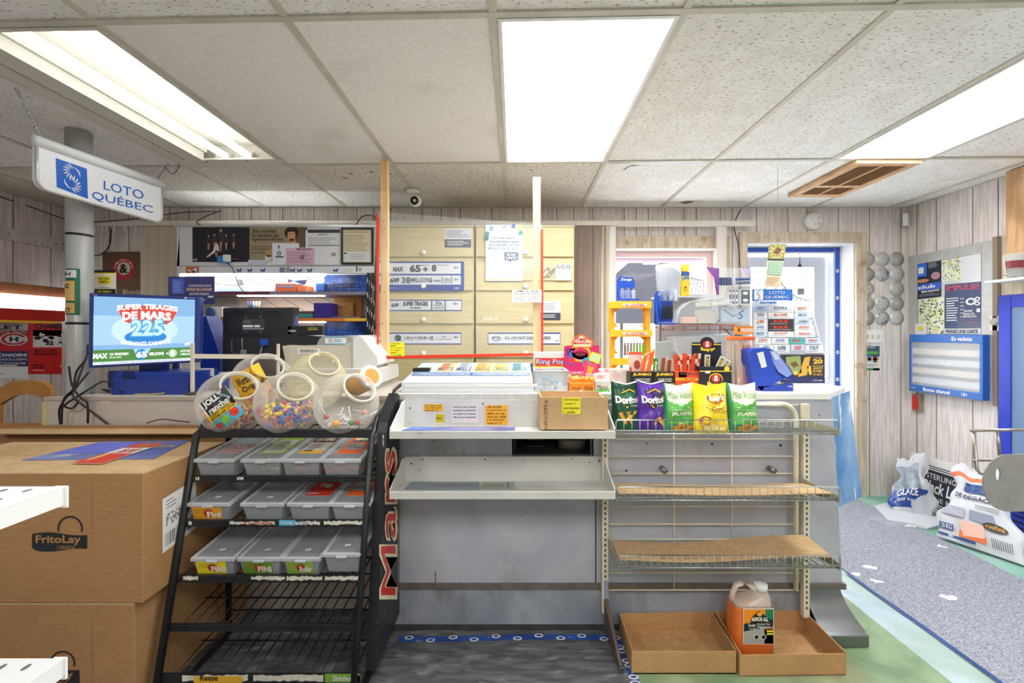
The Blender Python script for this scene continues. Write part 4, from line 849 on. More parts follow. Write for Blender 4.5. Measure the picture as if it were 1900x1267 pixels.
for i, (px, py, hx, hy, col, nm) in enumerate([(605, 773, 590, 742, '#b5412e', 'red brown'), (623, 786, 637, 756, '#f0a21e', 'large orange yellow'), (652, 785, 647, 754, '#2f8f4a', 'green'), (664, 786, 700, 762, '#d8472a', 'orange red'), (683, 768, 655, 760, '#e8a88a', 'pale peach'), (612, 790, 640, 771, '#e9e3da', 'white')]):
    d_ = jy1-.062; tl = thing('lollipop', '%s lollipop with white stick inside the right front jar' % nm, 'lollipop', 'lollipops in the right front jar')
    r_ = .0155 if i == 1 else .011; a = P(px, py, d_+.0); b = P(hx, hy, d_+.02)
    if (a-c3).length > .11: a = c3+(a-c3)*.11/(a-c3).length
    MB().ball(a, r_, mat(col, .2), 16).build('candy', tl); MB().tube([a+(b-a)*.08, b], .0022, WHITE, 6).build('stick', tl); fin(tl)
# translucent crinkled wrappers heap
m = MB(); rnd = random.Random(5)
for i in range(70):
    v = Vector((rnd.uniform(-.07, .07), rnd.uniform(-.065, .06), rnd.uniform(-.087, -.05)))
    if v.length > .098: continue
    p = c3+v; m.add([p+Vector((rnd.uniform(-.018, .018), rnd.uniform(-.01, .01), rnd.uniform(-.01, .01))) for _ in range(4)], [(0, 1, 2), (0, 2, 3)], mat('#ece8e4', .15, alpha=.6))
m.build('clear_wrappers', None, 'loose crinkled clear wrappers in the bottom of the right front jar', 'wrapper', kind='stuff')
for q in (t1, t2, t3, t4, t5): fin(q[0])
# ---------------------------------------------------------------- big cartons at the left
def carton(label, x1, y0, z0, z1, dep, wd, logo):
    t = thing('carton', label, 'carton', 'large brown chip cartons'); m = MB(); x0 = x1-wd
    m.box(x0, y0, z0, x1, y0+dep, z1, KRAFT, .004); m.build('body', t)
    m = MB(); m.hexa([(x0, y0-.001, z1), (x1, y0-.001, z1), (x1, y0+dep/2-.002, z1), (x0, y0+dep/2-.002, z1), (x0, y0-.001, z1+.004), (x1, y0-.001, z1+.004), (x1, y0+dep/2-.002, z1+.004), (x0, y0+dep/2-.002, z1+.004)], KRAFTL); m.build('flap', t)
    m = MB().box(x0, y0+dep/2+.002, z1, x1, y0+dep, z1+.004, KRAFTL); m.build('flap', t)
    m = MB(); f = front(m, y0-.0006); f.line([(171, 890+logo[1]), (171, 1010+logo[1])], .6, mat('#9a7048')); f.lay()
    LB = mat('#1f2226', .6); LX, LY_ = logo
    def q(a, b): return (a+LX, b+LY_)
    n = 14; top = [(60+102*i/n, 990-3*math.sin(i/n*5.5)-(0 if i < 4 else 0)) for i in range(n+1)]; bot = [(162-102*i/n, 1020+3*math.sin((1-i/n)*5.5)-(4 if i == n else 0)) for i in range(n+1)]
    f.poly([q(*p) for p in top+bot], LB); f.lay()
    for s0, s1 in ((0, 1),):
        pts = [q(131+22*math.cos(a), 980-22*math.sin(a)) for a in [math.radians(-15+210*i/18) for i in range(19)]]; f.line(pts, 3, LB)
    f.lay(); f.text(*q(68, 992), *q(152, 1011), 'FritoLay', KRAFT, .03); f.text(*q(108, 1011), *q(141, 1018), 'CANADA', KRAFT, .01); m.build('printed_logo', t)
    return t
ca = carton('upper big brown chip carton with a black basket logo, at the left', -1.30, 1.488, .414, .866, .42, .95, (0, 0))
m = MB(); f = quadf(m, [(-1.2992, X0_, z) for X0_, z in ((1.57, .745), (1.735, .765), (1.735, .565), (1.57, .545))], .0006); f.rect(0, 0, 1, 1, WHITE); f.lay()
f.lines(.1, .05, .4, .25, 3, mat('#888')if False else mat('#8a8a8a')); rnd = random.Random(2)
for i in range(22): f.rect(.08+i*.038, .68, .08+i*.038+rnd.choice([.01, .02]), .92, BLK)
for i in range(20):
    for j in range(5): 
        if rnd.random() < .6: f.rect(.1+i*.035, .33+j*.045, .1+i*.035+.028, .33+j*.045+.035, mat('#4a4a4a'))
m.build('shipping_label', ca, 'white shipping label'); fin(ca)
fin(carton('lower big brown chip carton beneath the upper one', -1.333, 1.492, .003, .408, .42, .92, (-14, 250)))
# flyers on the upper carton
zt_ = .8725
def flat(pts, z, bgm, name, label, cat, pr):
    q = [onz(px, py, z) for px, py in pts]; m = MB(); m.prism(q, (0, 0, -.0012), bgm); f = quadf(m, q); pr(f); m.build(name, None, label, cat)
def pr1(f): f.rect(.0, .1, .5, .7, mat('#6d74d8')); f.lay(); f.text(.15, .75, .3, .9, 'SUPER 7', WHITE); f.text(.7, .3, .98, .45, 'MILLIONS', mat('#c9a07a'))
flat([(190, 819), (352, 817), (285, 851), (40, 853)], zt_, PUR, 'flyer', 'large blue purple cardboard flyer lying on the upper chip carton', 'flyer', pr1)
def pr2(f):
    f.rect(0, .55, 1, 1, RED); f.rect(0, 0, 1, .25, mat('#d8452e')); f.lay(); f.text(.3, .3, .9, .52, 'DÉLI-TWIST', mat('#c9302a'), .03); f.ell(.2, .7, .1, .2, mat('#e8c27a')); f.ell(.6, .15, .2, .12, mat('#b9743a'))
flat([(255, 823), (305, 822), (190, 860), (134, 859)], zt_+.004, mat('#f1e4dc'), 'flyer', 'narrow red and white food flyer lying over the blue flyer', 'flyer', pr2)
# open carton behind
t = thing('carton', 'open shallow carton with raised flaps behind the big chip cartons', 'carton'); y0, y1 = 1.93, 2.075; xa, xb = -2.75, -1.31
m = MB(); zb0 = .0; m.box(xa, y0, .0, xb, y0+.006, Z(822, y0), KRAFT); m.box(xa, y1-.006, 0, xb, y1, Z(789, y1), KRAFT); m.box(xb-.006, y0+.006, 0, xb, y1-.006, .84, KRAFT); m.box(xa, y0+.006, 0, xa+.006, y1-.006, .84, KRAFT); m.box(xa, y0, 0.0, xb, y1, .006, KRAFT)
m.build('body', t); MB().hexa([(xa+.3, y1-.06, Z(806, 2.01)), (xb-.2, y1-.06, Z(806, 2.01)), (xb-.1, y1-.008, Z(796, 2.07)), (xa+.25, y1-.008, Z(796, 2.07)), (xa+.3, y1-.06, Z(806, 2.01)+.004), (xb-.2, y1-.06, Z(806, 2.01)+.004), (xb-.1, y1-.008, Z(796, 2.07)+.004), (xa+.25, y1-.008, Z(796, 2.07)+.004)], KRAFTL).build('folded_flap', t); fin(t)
# white perforated shelves at the lower left, near the viewpoint
def nearshelf(z, yfar, label, xr):
    t = thing('gondola_shelf', label, 'shelf', 'white perforated shelves at the lower left'); W2 = mat('#f0f1f2', .35); m = MB(); x0 = xr-.42; y0 = .25
    m.box(x0, y0, z-.004, xr, yfar, z, W2); m.box(xr-.002, y0, z-.035, xr, yfar, z-.004, W2); m.box(x0, yfar-.002, z-.035, xr-.004, yfar, z-.004, W2)
    for i in range(9):
        for j in range(5): f = Face(m, lambda a, b: Vector((a, b, z)), (0, 0, 1)); f.ell(xr-.045-i*.045, yfar-.022-j*.045, .005, .0085, mat('#6d7278'), 10)
    m.build('tray', t); MB().box(xr-.02, yfar, z-.04, xr+.004, yfar+.004, z, W2).build('end_cap', t)
    if z > 1: MB().box(-1.36, .24, 0, -1.27, .82, 1.5, WHITEM).build('back_panel', t)
    return fin(t)
nearshelf(1.071, .80, 'upper white perforated metal shelf end at the lower left, above the lower one', -.846)
nearshelf(.748, .80, 'lower white perforated metal shelf end in the bottom left corner', -.848)
# ================================================================ LEFT BACK CORNER
t = thing('support_pole', 'thick grey metal support pole with two black straps behind the hanging sign', 'pole')
top, bot = Vector((-2.252, 2.2, H-.0075)), Vector((-2.235, 2.2, .001)); MB().tube([bot, top], .053, mat('#b9bbb9', .35, metal=.15, var=.1, scale=3), 32).build('shaft', t)
for py in (437, 600): 
    z = Z(py, 2.2); u = (z-bot.z)/(top.z-bot.z); c = bot+(top-bot)*u; MB().cyl(c-Vector((0,0,.006)), c+Vector((0,0,.006)), .0545, BLK, 32).build('strap', t)
fin(t)
# sticker wrapped on the pole
m = MB(); cpx = -2.243
def wrap(a, b): ang = (a-.62)*2.0; z = Z(b, 2.15); return (Vector((cpx+.0545*math.sin(ang), 2.2-.0545*math.cos(ang), z)), Vector((math.sin(ang), -math.cos(ang), 0)))
f = Face(m, wrap, (0, -1, 0)); f.rect(.0, 498, 1, 584, mat('#0f6b52', .4), 12, 1); f.lay(); f.rect(.0, 501, .88, 515, WHITE, 10, 1); f.rect(0, 521, .82, 558, mat('#d9b062'), 10, 1); f.rect(0, 562, .82, 581, mat('#d9b062'), 10, 1); f.lay()
f.text(.25, 505, .7, 512, 'SH', mat('#1f4f45'), .03, .2); f.text(.1, 527, .6, 535, 'rac', BLK, .03); f.text(.1, 564, .3, 570, 'T', BLK); f.text(.1, 571, .7, 579, 'ENT', BLK, .01)
m.build('sticker', None, 'green and gold debit card sticker wrapped on the grey support pole', 'sticker')
# hanging sign
t = thing('hanging_sign', 'white hanging sign with blue square emblem and blue letters on two chains', 'sign')
sx = -2.11; A = lambda px, py: onx(px, py, sx)
y0, y1 = A(68, 300).y, A(300, 380).y; z0t, z1t = A(68, 252).z, A(300, 335).z; zb0, zb1 = A(75, 350).z, A(300, 415).z
m = MB(); rr_ = .045; pts = []
def edge(y): return zb0+(zb1-zb0)*(y-y0)/(y1-y0)
pts = [(y0, z0t-.03), (y0, edge(y0)+rr_)]+[(y0+rr_-rr_*math.cos(a), edge(y0)+rr_-rr_*math.sin(a)) for a in [math.pi/2*i/6 for i in range(1, 7)]]+[(y1-rr_+rr_*math.sin(a), edge(y1)+rr_-rr_*math.cos(a)) for a in [math.pi/2*i/6 for i in range(0, 7)]]+[(y1, z1t-.03)]
m.prism([(sx-.02, y, z) for y, z in pts], (.02, 0, 0), mat('#e8eaed', .35)); m.tube([(sx+.001, y, z) for y, z in pts], .006, mat('#c9c6bd', .3, metal=.4), 8)
f = Face(m, lambda a, b: onx(a, b, sx), (1, 0, 0))
BLS = mat('#1d62c4', .4); c4 = [(103, 293), (161, 313), (163, 369), (105, 347)]; f.poly(c4, BLS); f.lay()
def sq(u, v): return (c4[0][0]*(1-u)*(1-v)+c4[1][0]*u*(1-v)+c4[2][0]*u*v+c4[3][0]*(1-u)*v, c4[0][1]*(1-u)*(1-v)+c4[1][1]*u*(1-v)+c4[2][1]*u*v+c4[3][1]*(1-u)*v)
def emblem(f, sq, mw):
    """an 8 made of curved feather strokes"""
    for cxx, cyy, sg in ((.56, .30, 1), (.46, .68, -1)):
        for k in range(8):
            a = math.radians((95 if sg > 0 else -85)+k*22); ps = [(cxx+.13*math.cos(a-.1), cyy-.13*math.sin(a-.1))]+[(cxx+r_*math.cos(a+t_), cyy-r_*.92*math.sin(a+t_)) for r_, t_ in ((.24, .12), (.33, .34), (.34, .44), (.26, .36), (.18, .2))]
            f.poly([sq(*p) for p in ps], mw)
        ps = [(cxx+.215*math.cos(a), cyy-.2*math.sin(a)) for a in [math.radians((-25 if sg > 0 else 155)+i*10) for i in range(13)]]; qs = [(cxx+(.215-.05*math.sin(math.pi*i/12))*math.cos(a), cyy-(.2-.05*math.sin(math.pi*i/12))*math.sin(a)) for i, a in enumerate([math.radians((-25 if sg > 0 else 155)+i*10) for i in range(13)])]
        for i in range(12): f.poly([sq(*ps[i]), sq(*ps[i+1]), sq(*qs[i+1]), sq(*qs[i])], mw)
emblem(f, sq, WHITE)
def skew(mb, quad, txt, mm, bold=.0):
    """letters set in a slanted quad of the sign face"""
    g = Face(mb, lambda u, v: onx(*[quad[0][k]*(1-u)*(1-v)+quad[1][k]*u*(1-v)+quad[2][k]*u*v+quad[3][k]*(1-u)*v for k in (0, 1)], sx), (1, 0, 0)); g.k = 2; g.text(0, 0, 1, 1, txt, mm, bold)
skew(m, [(192, 335), (266, 354), (266, 371), (192, 351)], 'LOTO', BLS, .0); skew(m, [(170, 350), (283, 379), (283, 398), (170, 371)], 'QUÉBEC', BLS, .0)
m.build('panel', t)
MB().tube([(sx-.008, y0-.008, z0t-.022), (sx-.008, y1+.008, z1t-.022)], .026, mat('#dfe0de', .3), 16).build('top_rail', t)
for ptop, pb_ in ((A(30, 163), Vector((sx-.008, y0+.02, z0t+.003))), (A(312, 299), Vector((sx-.008, y1-.02, z1t+.003)))):
    ptop.z = H-.0075; ptop.y = max(ptop.y, 1.75); m = MB(); n = 13
    for k in range(n):
        c0 = ptop+(pb_-ptop)*(k+.5)/n; dr = (pb_-ptop).normalized(); sd = dr.cross(Vector((1, 0, 0))).normalized() if k % 2 else Vector((1, 0, 0)); L = (pb_-ptop).length/n*.72
        m.tube([c0+dr*L*math.cos(a)+sd*.006*math.sin(a) for a in [math.pi*2*i/8 for i in range(8)]], .0018, CHROME, 5, True)
    m.build('chain', t)
fin(t)
# wires near the sign and pole on the ceiling
def cable(pts, r_, label, mm=BLK, name='cable'):
    pts = [Vector(p) for p in pts]; out = []
    for i in range(len(pts)-1):
        p0, p1, p2, p3 = pts[max(i-1, 0)], pts[i], pts[i+1], pts[min(i+2, len(pts)-1)]
        for k in range(8):
            u = k/8; out.append(.5*((2*p1)+(p2-p0)*u+(2*p0-5*p1+4*p2-p3)*u*u+(-p0+3*p1-3*p2+p3)*u**3))
    out.append(pts[-1]); return MB().tube(out, r_, mm, 6).build(name, None, label, 'cable')
cable([onx(0, 365, XL+.012), onx(60, 385, XL+.012), P(140, 412, 3.4), P(190, 411, 3.4), P(260, 405, 3.4), P(330, 395, 3.42), P(400, 392, 3.45)], .004, 'thin black cable running along the top of the left wall to the back corner')
cable([P(158, 425, 3.45), P(166, 455, 3.45), P(160, 470, 3.45), P(185, 473, 3.46), P(203, 455, 3.47), P(206, 424, 3.45)], .005, 'black cable looping down the back wall from the headrail near the pole')
cable([P(410, 391, 3.46), P(385, 400, 3.46), P(365, 412, 3.3), P(375, 418, 3.3)], .004, 'black cable bunch dropping from the ceiling edge above the cigarette board')
cable([P(660, 418, 3.3), P(672, 402, 3.4), P(690, 400, 3.4), P(704, 412, 3.35)], .004, 'black cable arching above the framed certificate')
cable([P(1375, 388, 3.5), P(1362, 420, 3.5), P(1372, 470, 3.5), P(1374, 600, 3.5)], .004, 'thin dark cable running down the wall left of the door frame')
cable([P(305, 262+45, 2.55), P(318, 322, 2.5), P(327, 318, 2.5), P(333, 306, 2.55)], .0022, 'loose thin wire hanging at the right chain of the sign')
# left wall: horizontal board, lit menu box, posters
m = MB(); m.hexa([(XL+.0015, 1.6, 2.045), (XL+.022, 1.6, 2.045), (XL+.022, 3.5, 2.045), (XL+.0015, 3.5, 2.045), (XL+.0015, 1.6, 2.135), (XL+.022, 1.6, 2.135), (XL+.022, 3.5, 2.135), (XL+.0015, 3.5, 2.135)], mat('#cfc8c2', .6, var=.15, scale=8), .002); f = Face(m, lambda a, b: onx(a, b, XL+.022), (1, 0, 0))
for px, py in ((16, 434), (66, 449), (79, 452), (104, 453), (117, 453), (118, 462)): f.ell(px, py, 1.6, 1.3, mat('#4a2f25'), 8)
m.build('mounting_board', None, 'pale painted board with nail holes fixed along the left wall', 'board')
t = thing('light_box', 'red, white and wood menu light box on the left wall', 'light box'); lx = -3.42; ly0, ly1 = 2.3, 3.28
zt_, zm, zl_, zb_ = onx(118, 545, lx).z, 0, 0, 0
def zy(py): return onx(118, py, lx).z
m = MB().box(XL+.002, ly0, zy(553), lx, ly1+.02, zy(534), mat('#8a5230', .5, var=.25, scale=9), .003); m.build('wooden_top', t)
MB().box(XL+.002, ly0, zy(576), lx+.03, ly1, zy(553), glow('#fbfdff', 1.6)).build('diffuser', t, 'glowing white face')
m = MB(); m.prism([(XL+.002, ly0, zy(577)), (lx+.03, ly0, zy(577)), (lx-.05, ly0, zy(596)), (XL+.002, ly0, zy(596))], (0, ly1-ly0, 0), mat('#e3201b', .4)); m.build('red_valance', t)
m = MB().prism([(XL+.002, ly0, zy(596)), (lx-.045, ly0, zy(596)), (lx-.047, ly0, zy(600)), (XL+.002, ly0, zy(600))], (0, ly1-ly0-.03, 0), mat('#e9c13a', .4)); m.build('yellow_strip', t); fin(t)
def wallsheet(name, label, cat, px0, py0, px1, py1, bgm, fn, xw=XL+.0035):
    m = MB(); a, b = onx(px0, py0, xw), onx(px1, py1, xw); c_, d_ = onx(px1, py0, xw), onx(px0, py1, xw); m.prism([a, c_, b, d_], (-.0012, 0, 0), bgm); f = quadf(m, [a, c_, b, d_]); fn(f); return m.build(name, None, label, cat)
def can(f):
    f.text(-.0+.02, .02, .9, .1, 'BILLET', mat('#2a3a7a'), .03); f.text(.02, .12, .3, .2, 'US', mat('#c8202f'), .03); f.text(.02, .26, .22, .34, 'IS', mat('#22306b'), .03); f.text(.02, .4, .25, .52, 'S', mat('#c8202f'), .03)
    f.rect(.42, .12, 1, .5, mat('#c21f35')); f.rect(.42, .5, 1, .78, mat('#1e2f6e')); f.lay(); f.ell(.74, .28, .25, .12, WHITE); f.text(.5, .13, .97, .17, '50 000', WHITE, .02); f.text(.47, .54, .98, .6, 'CANADIENS', WHITE, .03); f.text(.47, .63, .98, .67, 'EXCLUSIFS', WHITE); f.text(.47, .7, .95, .74, 'ET PLUS ENCORE', WHITE); f.rect(.45, .75, .8, .77, WHITE)
    f.lay(); f.ell(.74, .28, .22, .105, mat('#c21f35'), 24, .72); f.rect(.82, .24, .98, .32, WHITE); f.text(.66, .235, .82, .325, 'H', mat('#22306b'), .05); f.lines(.02, .9, .6, .93, 1, mat('#8a8f9a'))
wallsheet('poster', 'white, red and blue hockey lottery poster on the left wall', 'poster', -60, 601, 52, 702, mat('#eceef0', .4), can)
def hock(f):
    f.rect(.0, 0, 1, .25, mat('#d41c1c')); f.text(.15, -.0, .98, .11, 'CHAMBRE', BLK, .06); f.rect(.1, .13, 1, .47, mat('#dfe0de')); f.lay(); rnd = random.Random(4)
    for i in range(14): a, b = rnd.uniform(.15, .95), rnd.uniform(.2, .42); f.ell(a, b, rnd.uniform(.03, .09), rnd.uniform(.015, .045), BLK if i % 3 else WHITE, 7)
    f.line([(.12, .36), (.5, .2)], .01, BLK); f.line([(.95, .15), (.7, .42)], .01, BLK); f.text(.4, .34, .6, .43, '52', BLK, .06); f.text(.12, .5, .68, .56, 'RÊVE SI TU N\'ES', BLK, .03, .15); f.text(.12, .57, .7, .63, 'PAS SUR LA GLACE', BLK, .03, .15)
    f.text(.1, .8, .38, .84, 'ESPOIR', BLK, .02); f.text(.1, .85, .38, .89, 'MONTRÉAL', BLK, .02); f.rect(.1, .92, .38, .93, WHITE); f.ell(.82, .84, .06, .03, mat('#e8b23a')); f.rect(.92, .9, .99, .94, WHITE)
wallsheet('poster', 'red hockey poster with a black and white players picture on the left wall', 'poster', 53, 600, 127, 694, mat('#d41c1c', .4), hock)
# wooden chair back
t = thing('wooden_chair', 'bentwood chair with curved brown back beside the left wall', 'chair'); WC = mat('#b9823f', .4, var=.2, scale=7); cd = 2.62
def arch(y_, r0, m_, n=14):
    return [P(px, py, y_) for px, py in ((-18, 790), (-15, 740), (-6, 722), (20, 708), (55, 705), (78, 709), (92, 720), (97, 745), (98, 790))]
m = MB(); a = arch(cd, 0, 0); b = [P(px, py, cd) for px, py in ((-5, 790), (-3, 752), (6, 745), (25, 735), (50, 731), (66, 733), (76, 738), (80, 750), (80, 790))]
vs = a+b+[p+Vector((0, .03, 0)) for p in a+b]; n = 9; m.add(vs, [(i, i+1, n+i+1, n+i) for i in range(n-1)]+[(18+i, 18+n+i, 18+n+i+1, 18+i+1) for i in range(n-1)]+[(i, 18+i, 18+i+1, i+1) for i in range(n-1)]+[(n+i, n+i+1, 18+n+i+1, 18+n+i) for i in range(n-1)], WC); m.build('backrest', t)
xa, xb = X(-15, cd), X(95, cd)
MB().box(xa-.02, cd-.42, .62, xb+.02, cd+.02, .65, WC, .01).build('seat', t)
for x in (xa, xb-.03):
    MB().box(x, cd, 0, x+.03, cd+.03, .82, WC, .004).build('leg', t); MB().box(x, cd-.41, 0, x+.03, cd-.38, .62, WC, .004).build('leg', t)
m = MB(); m.box(xa, cd+.002, .68, xb, cd+.02, .80, WC); m.build('lower_rail', t); fin(t)
# ---------------------------------------------------------------- lottery screen, terminal, black monitor
t = thing('monitor', 'blue framed lottery screen showing a bright advertisement at the left', 'monitor'); NV = mat('#2c3f88', .35)
TL_, TR_, BR_, BL_ = P(165, 543, 2.12), P(371, 551, 2.22), P(369, 672, 2.22), P(163, 683, 2.12)
nrm = (BL_-TL_).cross(TR_-TL_).normalized(); m = MB(); bk = [p-nrm*.045 for p in (TL_, TR_, BR_, BL_)]
m.hexa([BL_, BR_, bk[2], bk[3], TL_, TR_, bk[1], bk[0]], NV, .006); m.build('housing', t)
m = MB(); f = quadf(m, [TL_, TR_, BR_, BL_])
def sk(px, py):    # photo px on the frame -> u, v
    u = (px-164)/(370-164); tp = 543+8*u; bt = 683-11*u; return u, (py-tp)/(bt-tp)
def R_(f, a, b, c, d, mm): u0, v0 = sk(a, b); u1, v1 = sk(c, d); f.rect(u0, v0, u1, v1, mm)
def T_(f, a, b, c, d, t_, mm, **k): u0, v0 = sk(a, b); u1, v1 = sk(c, d); f.text(u0, v0, u1, v1, t_, mm, **k)
f.k = 2; g1, g2, g3 = glow('#8dbdea', .72), glow('#a9d0f3', .8), glow('#c4e0f7', .85)
f.rect(.045, .045, .955, .80, g1); f.lay(); f.rect(.045, .30, .955, .70, g2); f.lay(); f.ell(.5, .5, .3, .22, g3); f.rect(.045, .765, .955, .925, glow('#5b9a4a', .6)); f.rect(.045, .925, .955, .965, glow('#dfe6ee', .8)); f.lay()
f.poly([(.40, .765), (.56, .765), (.5, .9), (.44, .9)], glow('#a9d3e8', .8)); f.lay()
RG, WG, BG_ = glow('#d84a3a', .8), glow('#ffffff', 1.), glow('#2f86cf', .8)
f.poly([(.26, .20), (.35, .16), (.70, .15), (.80, .21), (.75, .36), (.7, .42), (.35, .40), (.3, .36)], RG); f.ell(.51, .60, .19, .10, BG_); f.lay()
f.text(.25, .16, .80, .235, 'SUPER TIRAGES', WG, .04, arc=-.03); f.text(.30, .25, .74, .37, 'DE MARS', WG, .05, arc=-.02)
f.text(.375, .34, .69, .60, '225', glow('#55a5dc', .8), .09); f.lay(); f.text(.385, .355, .67, .585, '225', glow('#b9e2f6', .9), .03); f.text(.29, .63, .74, .69, 'GAGNANTS GARANTIS', WG, .03, arc=.035)
f.ell(.475, .845, .052, .075, BG_); f.ell(.76, .845, .042, .06, glow('#9fc79a', .9)); f.lay()
f.text(.05, .81, .18, .88, 'MAX', WG, .04, .1); f.text(.195, .81, .36, .845, 'CE VENDREDI', WG, .02); f.text(.195, .86, .30, .88, '28 mars 2025', WG); f.text(.43, .80, .53, .89, '65', WG, .05); f.text(.55, .82, .68, .865, 'MILLIONS', WG, .03); f.text(.70, .83, .72, .86, '+', WG); f.text(.74, .80, .78, .89, '8', WG, .05); f.text(.83, .80, .92, .835, 'LOTS DE', WG, .02); f.text(.83, .85, .94, .88, '1 MILLION', WG, .02); f.text(.87, .69, .94, .735, '6/49', WG, .03, .2)
f.text(.12, .935, .9, .955, 'SERVICE À LA CLIENTÈLE : 1 866 611-LOTO (5686)  service_clientele@loto-quebec.com', glow('#7a8796', .6)); f.text(.045, .015, .08, .035, 'Loto', WHITE); f.rect(.86, .012, .885, .035, mat('#dfe6f0')); f.text(.89, .015, .95, .03, 'LOTO-QUÉBEC', mat('#dfe6f0'))
m.build('screen', t)
base = mat('#203a92', .3); m = MB(); xa, xb = X(210, 2.14), X(352, 2.14); y0 = 2.13; zt2, zb2 = Z(683, 2.14), LT+.0035; n = 10
prof = [(0, zb2), (0, zb2+.02)]+[(.03-.03*math.cos(a), zb2+.02+(zt2-zb2-.04)*math.sin(a)) for a in [math.pi/2*i/6 for i in range(1, 7)]]+[(.22, zt2-.02), (.22, zb2)]
m.prism([(xa, y0+a, b) for a, b in prof], (xb-xa, 0, 0), base); f = Face(m, lambda a, b: P(a, b, y0-.001), (0, -1, 0))
for k in range(6): f.rect(227, 688+k*2.7, 250, 689.2+k*2.7, BLK)
m.build('printer_base', t); m = MB().box(X(178, 2.3), 2.36, LT+.004, X(205, 2.3), 2.45, Z(690, 2.3), base, .01); m.box(X(255, 2.25), 2.26, .5*(zt2+zb2), X(300, 2.25), 2.3, Z(650, 2.25), base); m.build('stand', t); fin(t)
# black card display above screen and yellow id card
m, f, a = sheet('id_card_sign', 'yellow and white ID check card standing on top of the lottery screen', 'sign', 173, 503, 215, 545, 2.30, mat('#f4f2e4')); f.rect(173, 501, 215, 506, BLK); f.rect(173, 506, 215, 508, YEL); f.rect(173, 536, 215, 545, BLK); f.poly([(181, 513), (206, 512), (206, 527), (199, 527), (196, 531), (193, 527), (182, 526)], YEL); f.lay(); f.text(184, 515, 203, 519, 'ICI ON', BLK); f.text(184, 521, 203, 525, 'CARTE !', BLK); f.rect(182, 533, 206, 534, mat('#888a90')); f.text(180, 538, 208, 543, "C'EST SÉRIEUX !", YEL, .02); m.box(X(190, 2.3), 2.302, Z(552, 2.3), X(198, 2.3), 2.31, Z(540, 2.3), BLK); done((m, f, a))
m, f, a = sheet('advert_card', 'dark purple millionaire prize card above the right side of the lottery screen', 'card', 312, 513, 398, 564, 2.42, mat('#3a3c78', .4)); m.box(X(320, 2.42), 2.42, LT+.004, X(328, 2.42), 2.44, Z(560, 2.42), NAVY); f.rect(319, 517, 342, 545, mat('#4a66c8')); f.lay(); f.lines(322, 521, 338, 543, 6, mat('#9fb4e8')); f.text(350, 528, 392, 532, 'VOTRE MEILLEURE CHANCE DE', WHITE); f.text(346, 534, 394, 540, 'DEVENIR MILLIONNAIRE', mat('#e0b9a8'), .03); f.text(352, 543, 388, 548, '20 LOTS DE 1 MILLION $', WHITE, .03); f.rect(386, 549, 396, 552, WHITE); f.lines(375, 554, 385, 558, 1, WHITE); done((m, f, a))
# terminal behind the screen
t = thing('lottery_terminal', 'dark blue lottery terminal behind and right of the big screen', 'terminal'); m = MB(); TB = mat('#1b3fa5', .3)
q = [P(372, 590, 2.45), P(382, 586, 2.45), P(408, 660, 2.45), P(408, 690, 2.45), P(372, 690, 2.45)]; m.prism(q, (0, .12, 0), TB); m.build('side_panel', t)
MB().box(X(360, 2.3), 2.30, LT+.004, X(411, 2.3), 2.40, Z(700, 2.3), TB, .01).build('base', t); m = MB(); m.pb(362, 683, 397, 698, 2.285, .002, WHITE); f = front(m, 2.285); f.lines(366, 686, 394, 694, 2, mat('#b5b8bd')); m.build('paper_slip', t); m = MB().pb(362, 702, 400, 722, 2.27, .06, BLK); m.build('card_reader', t); fin(t)
t = thing('monitor', 'black cash register monitor seen from behind beside the lottery screen', 'monitor'); MK = mat('#25262e', .5); d = 2.42
m = MB(); m.hexa([P(412, 690, d), P(536, 690, d), P(536, 690, d)+Vector((0, .05, 0)), P(412, 690, d)+Vector((0, .05, 0)), P(413, 571, d), P(545, 570, d), P(548, 570, d)+Vector((0, .05, 0)), P(413, 571, d)+Vector((0, .05, 0))], MK, .005)
m.pb(536, 585, 549, 640, d+.01, .03, mat('#5a5f88', .5))
f = front(m, d-.0005); f.rect(415, 580, 532, 627, mat('#1f2027')); f.lay()
for k in range(12): f.poly([(429+k*2.8, 576), (430.4+k*2.8, 576), (428.6+k*2.8, 582), (427.2+k*2.8, 582)], BLK); f.poly([(492+k*2.8, 576), (493.4+k*2.8, 576), (491.6+k*2.8, 582), (490.2+k*2.8, 582)], BLK)
for k in range(30): f.rect(423+k*3.2, 618, 424.6+k*3.2, 625, BLK)
f.rect(450, 592, 491, 612, mat('#3a3c48')); f.lay(); f.rect(451, 603, 470, 607, WHITE); f.rect(472, 603, 483, 607, WHITE); f.lines(452, 594, 468, 600, 3, mat('#8f929e')); f.rect(451, 609, 490, 611, mat('#a0a3ae'))
for px, py in ((457, 588), (484, 588), (457, 616), (484, 616)): f.ell(px, py, 1.2, 1.2, mat('#9fa2ab'), 8)
m.build('back_cover', t); m = MB().pb(440, 690, 510, 712, d+.005, .03, BLK).obox((X(475, d), d+.03, LT+.012), .26, .16, .012, 0, BLK, .004); m.build('stand', t)
m = MB().pb(482, 629, 493, 641, d-.03, .028, BLUE, .003); m.tube([P(487, 641, d-.015), P(482, 658, d-.01), P(478, 668, d-.005)], .004, mat('#8f9298')); m.build('video_plug', t, 'blue video plug'); m = MB().pb(446, 649, 455, 662, d-.02, .018, mat('#7f8288'), .002); m.tube([P(449, 627, d-.005), P(450, 649, d-.012)], .003, mat('#7f8288')); m.tube([P(430, 630, d-.004), P(430, 652, d-.006), P(434, 656, d-.006), P(505, 657, d-.006)], .0025, mat('#55575e')); m.build('cable', t); fin(t)
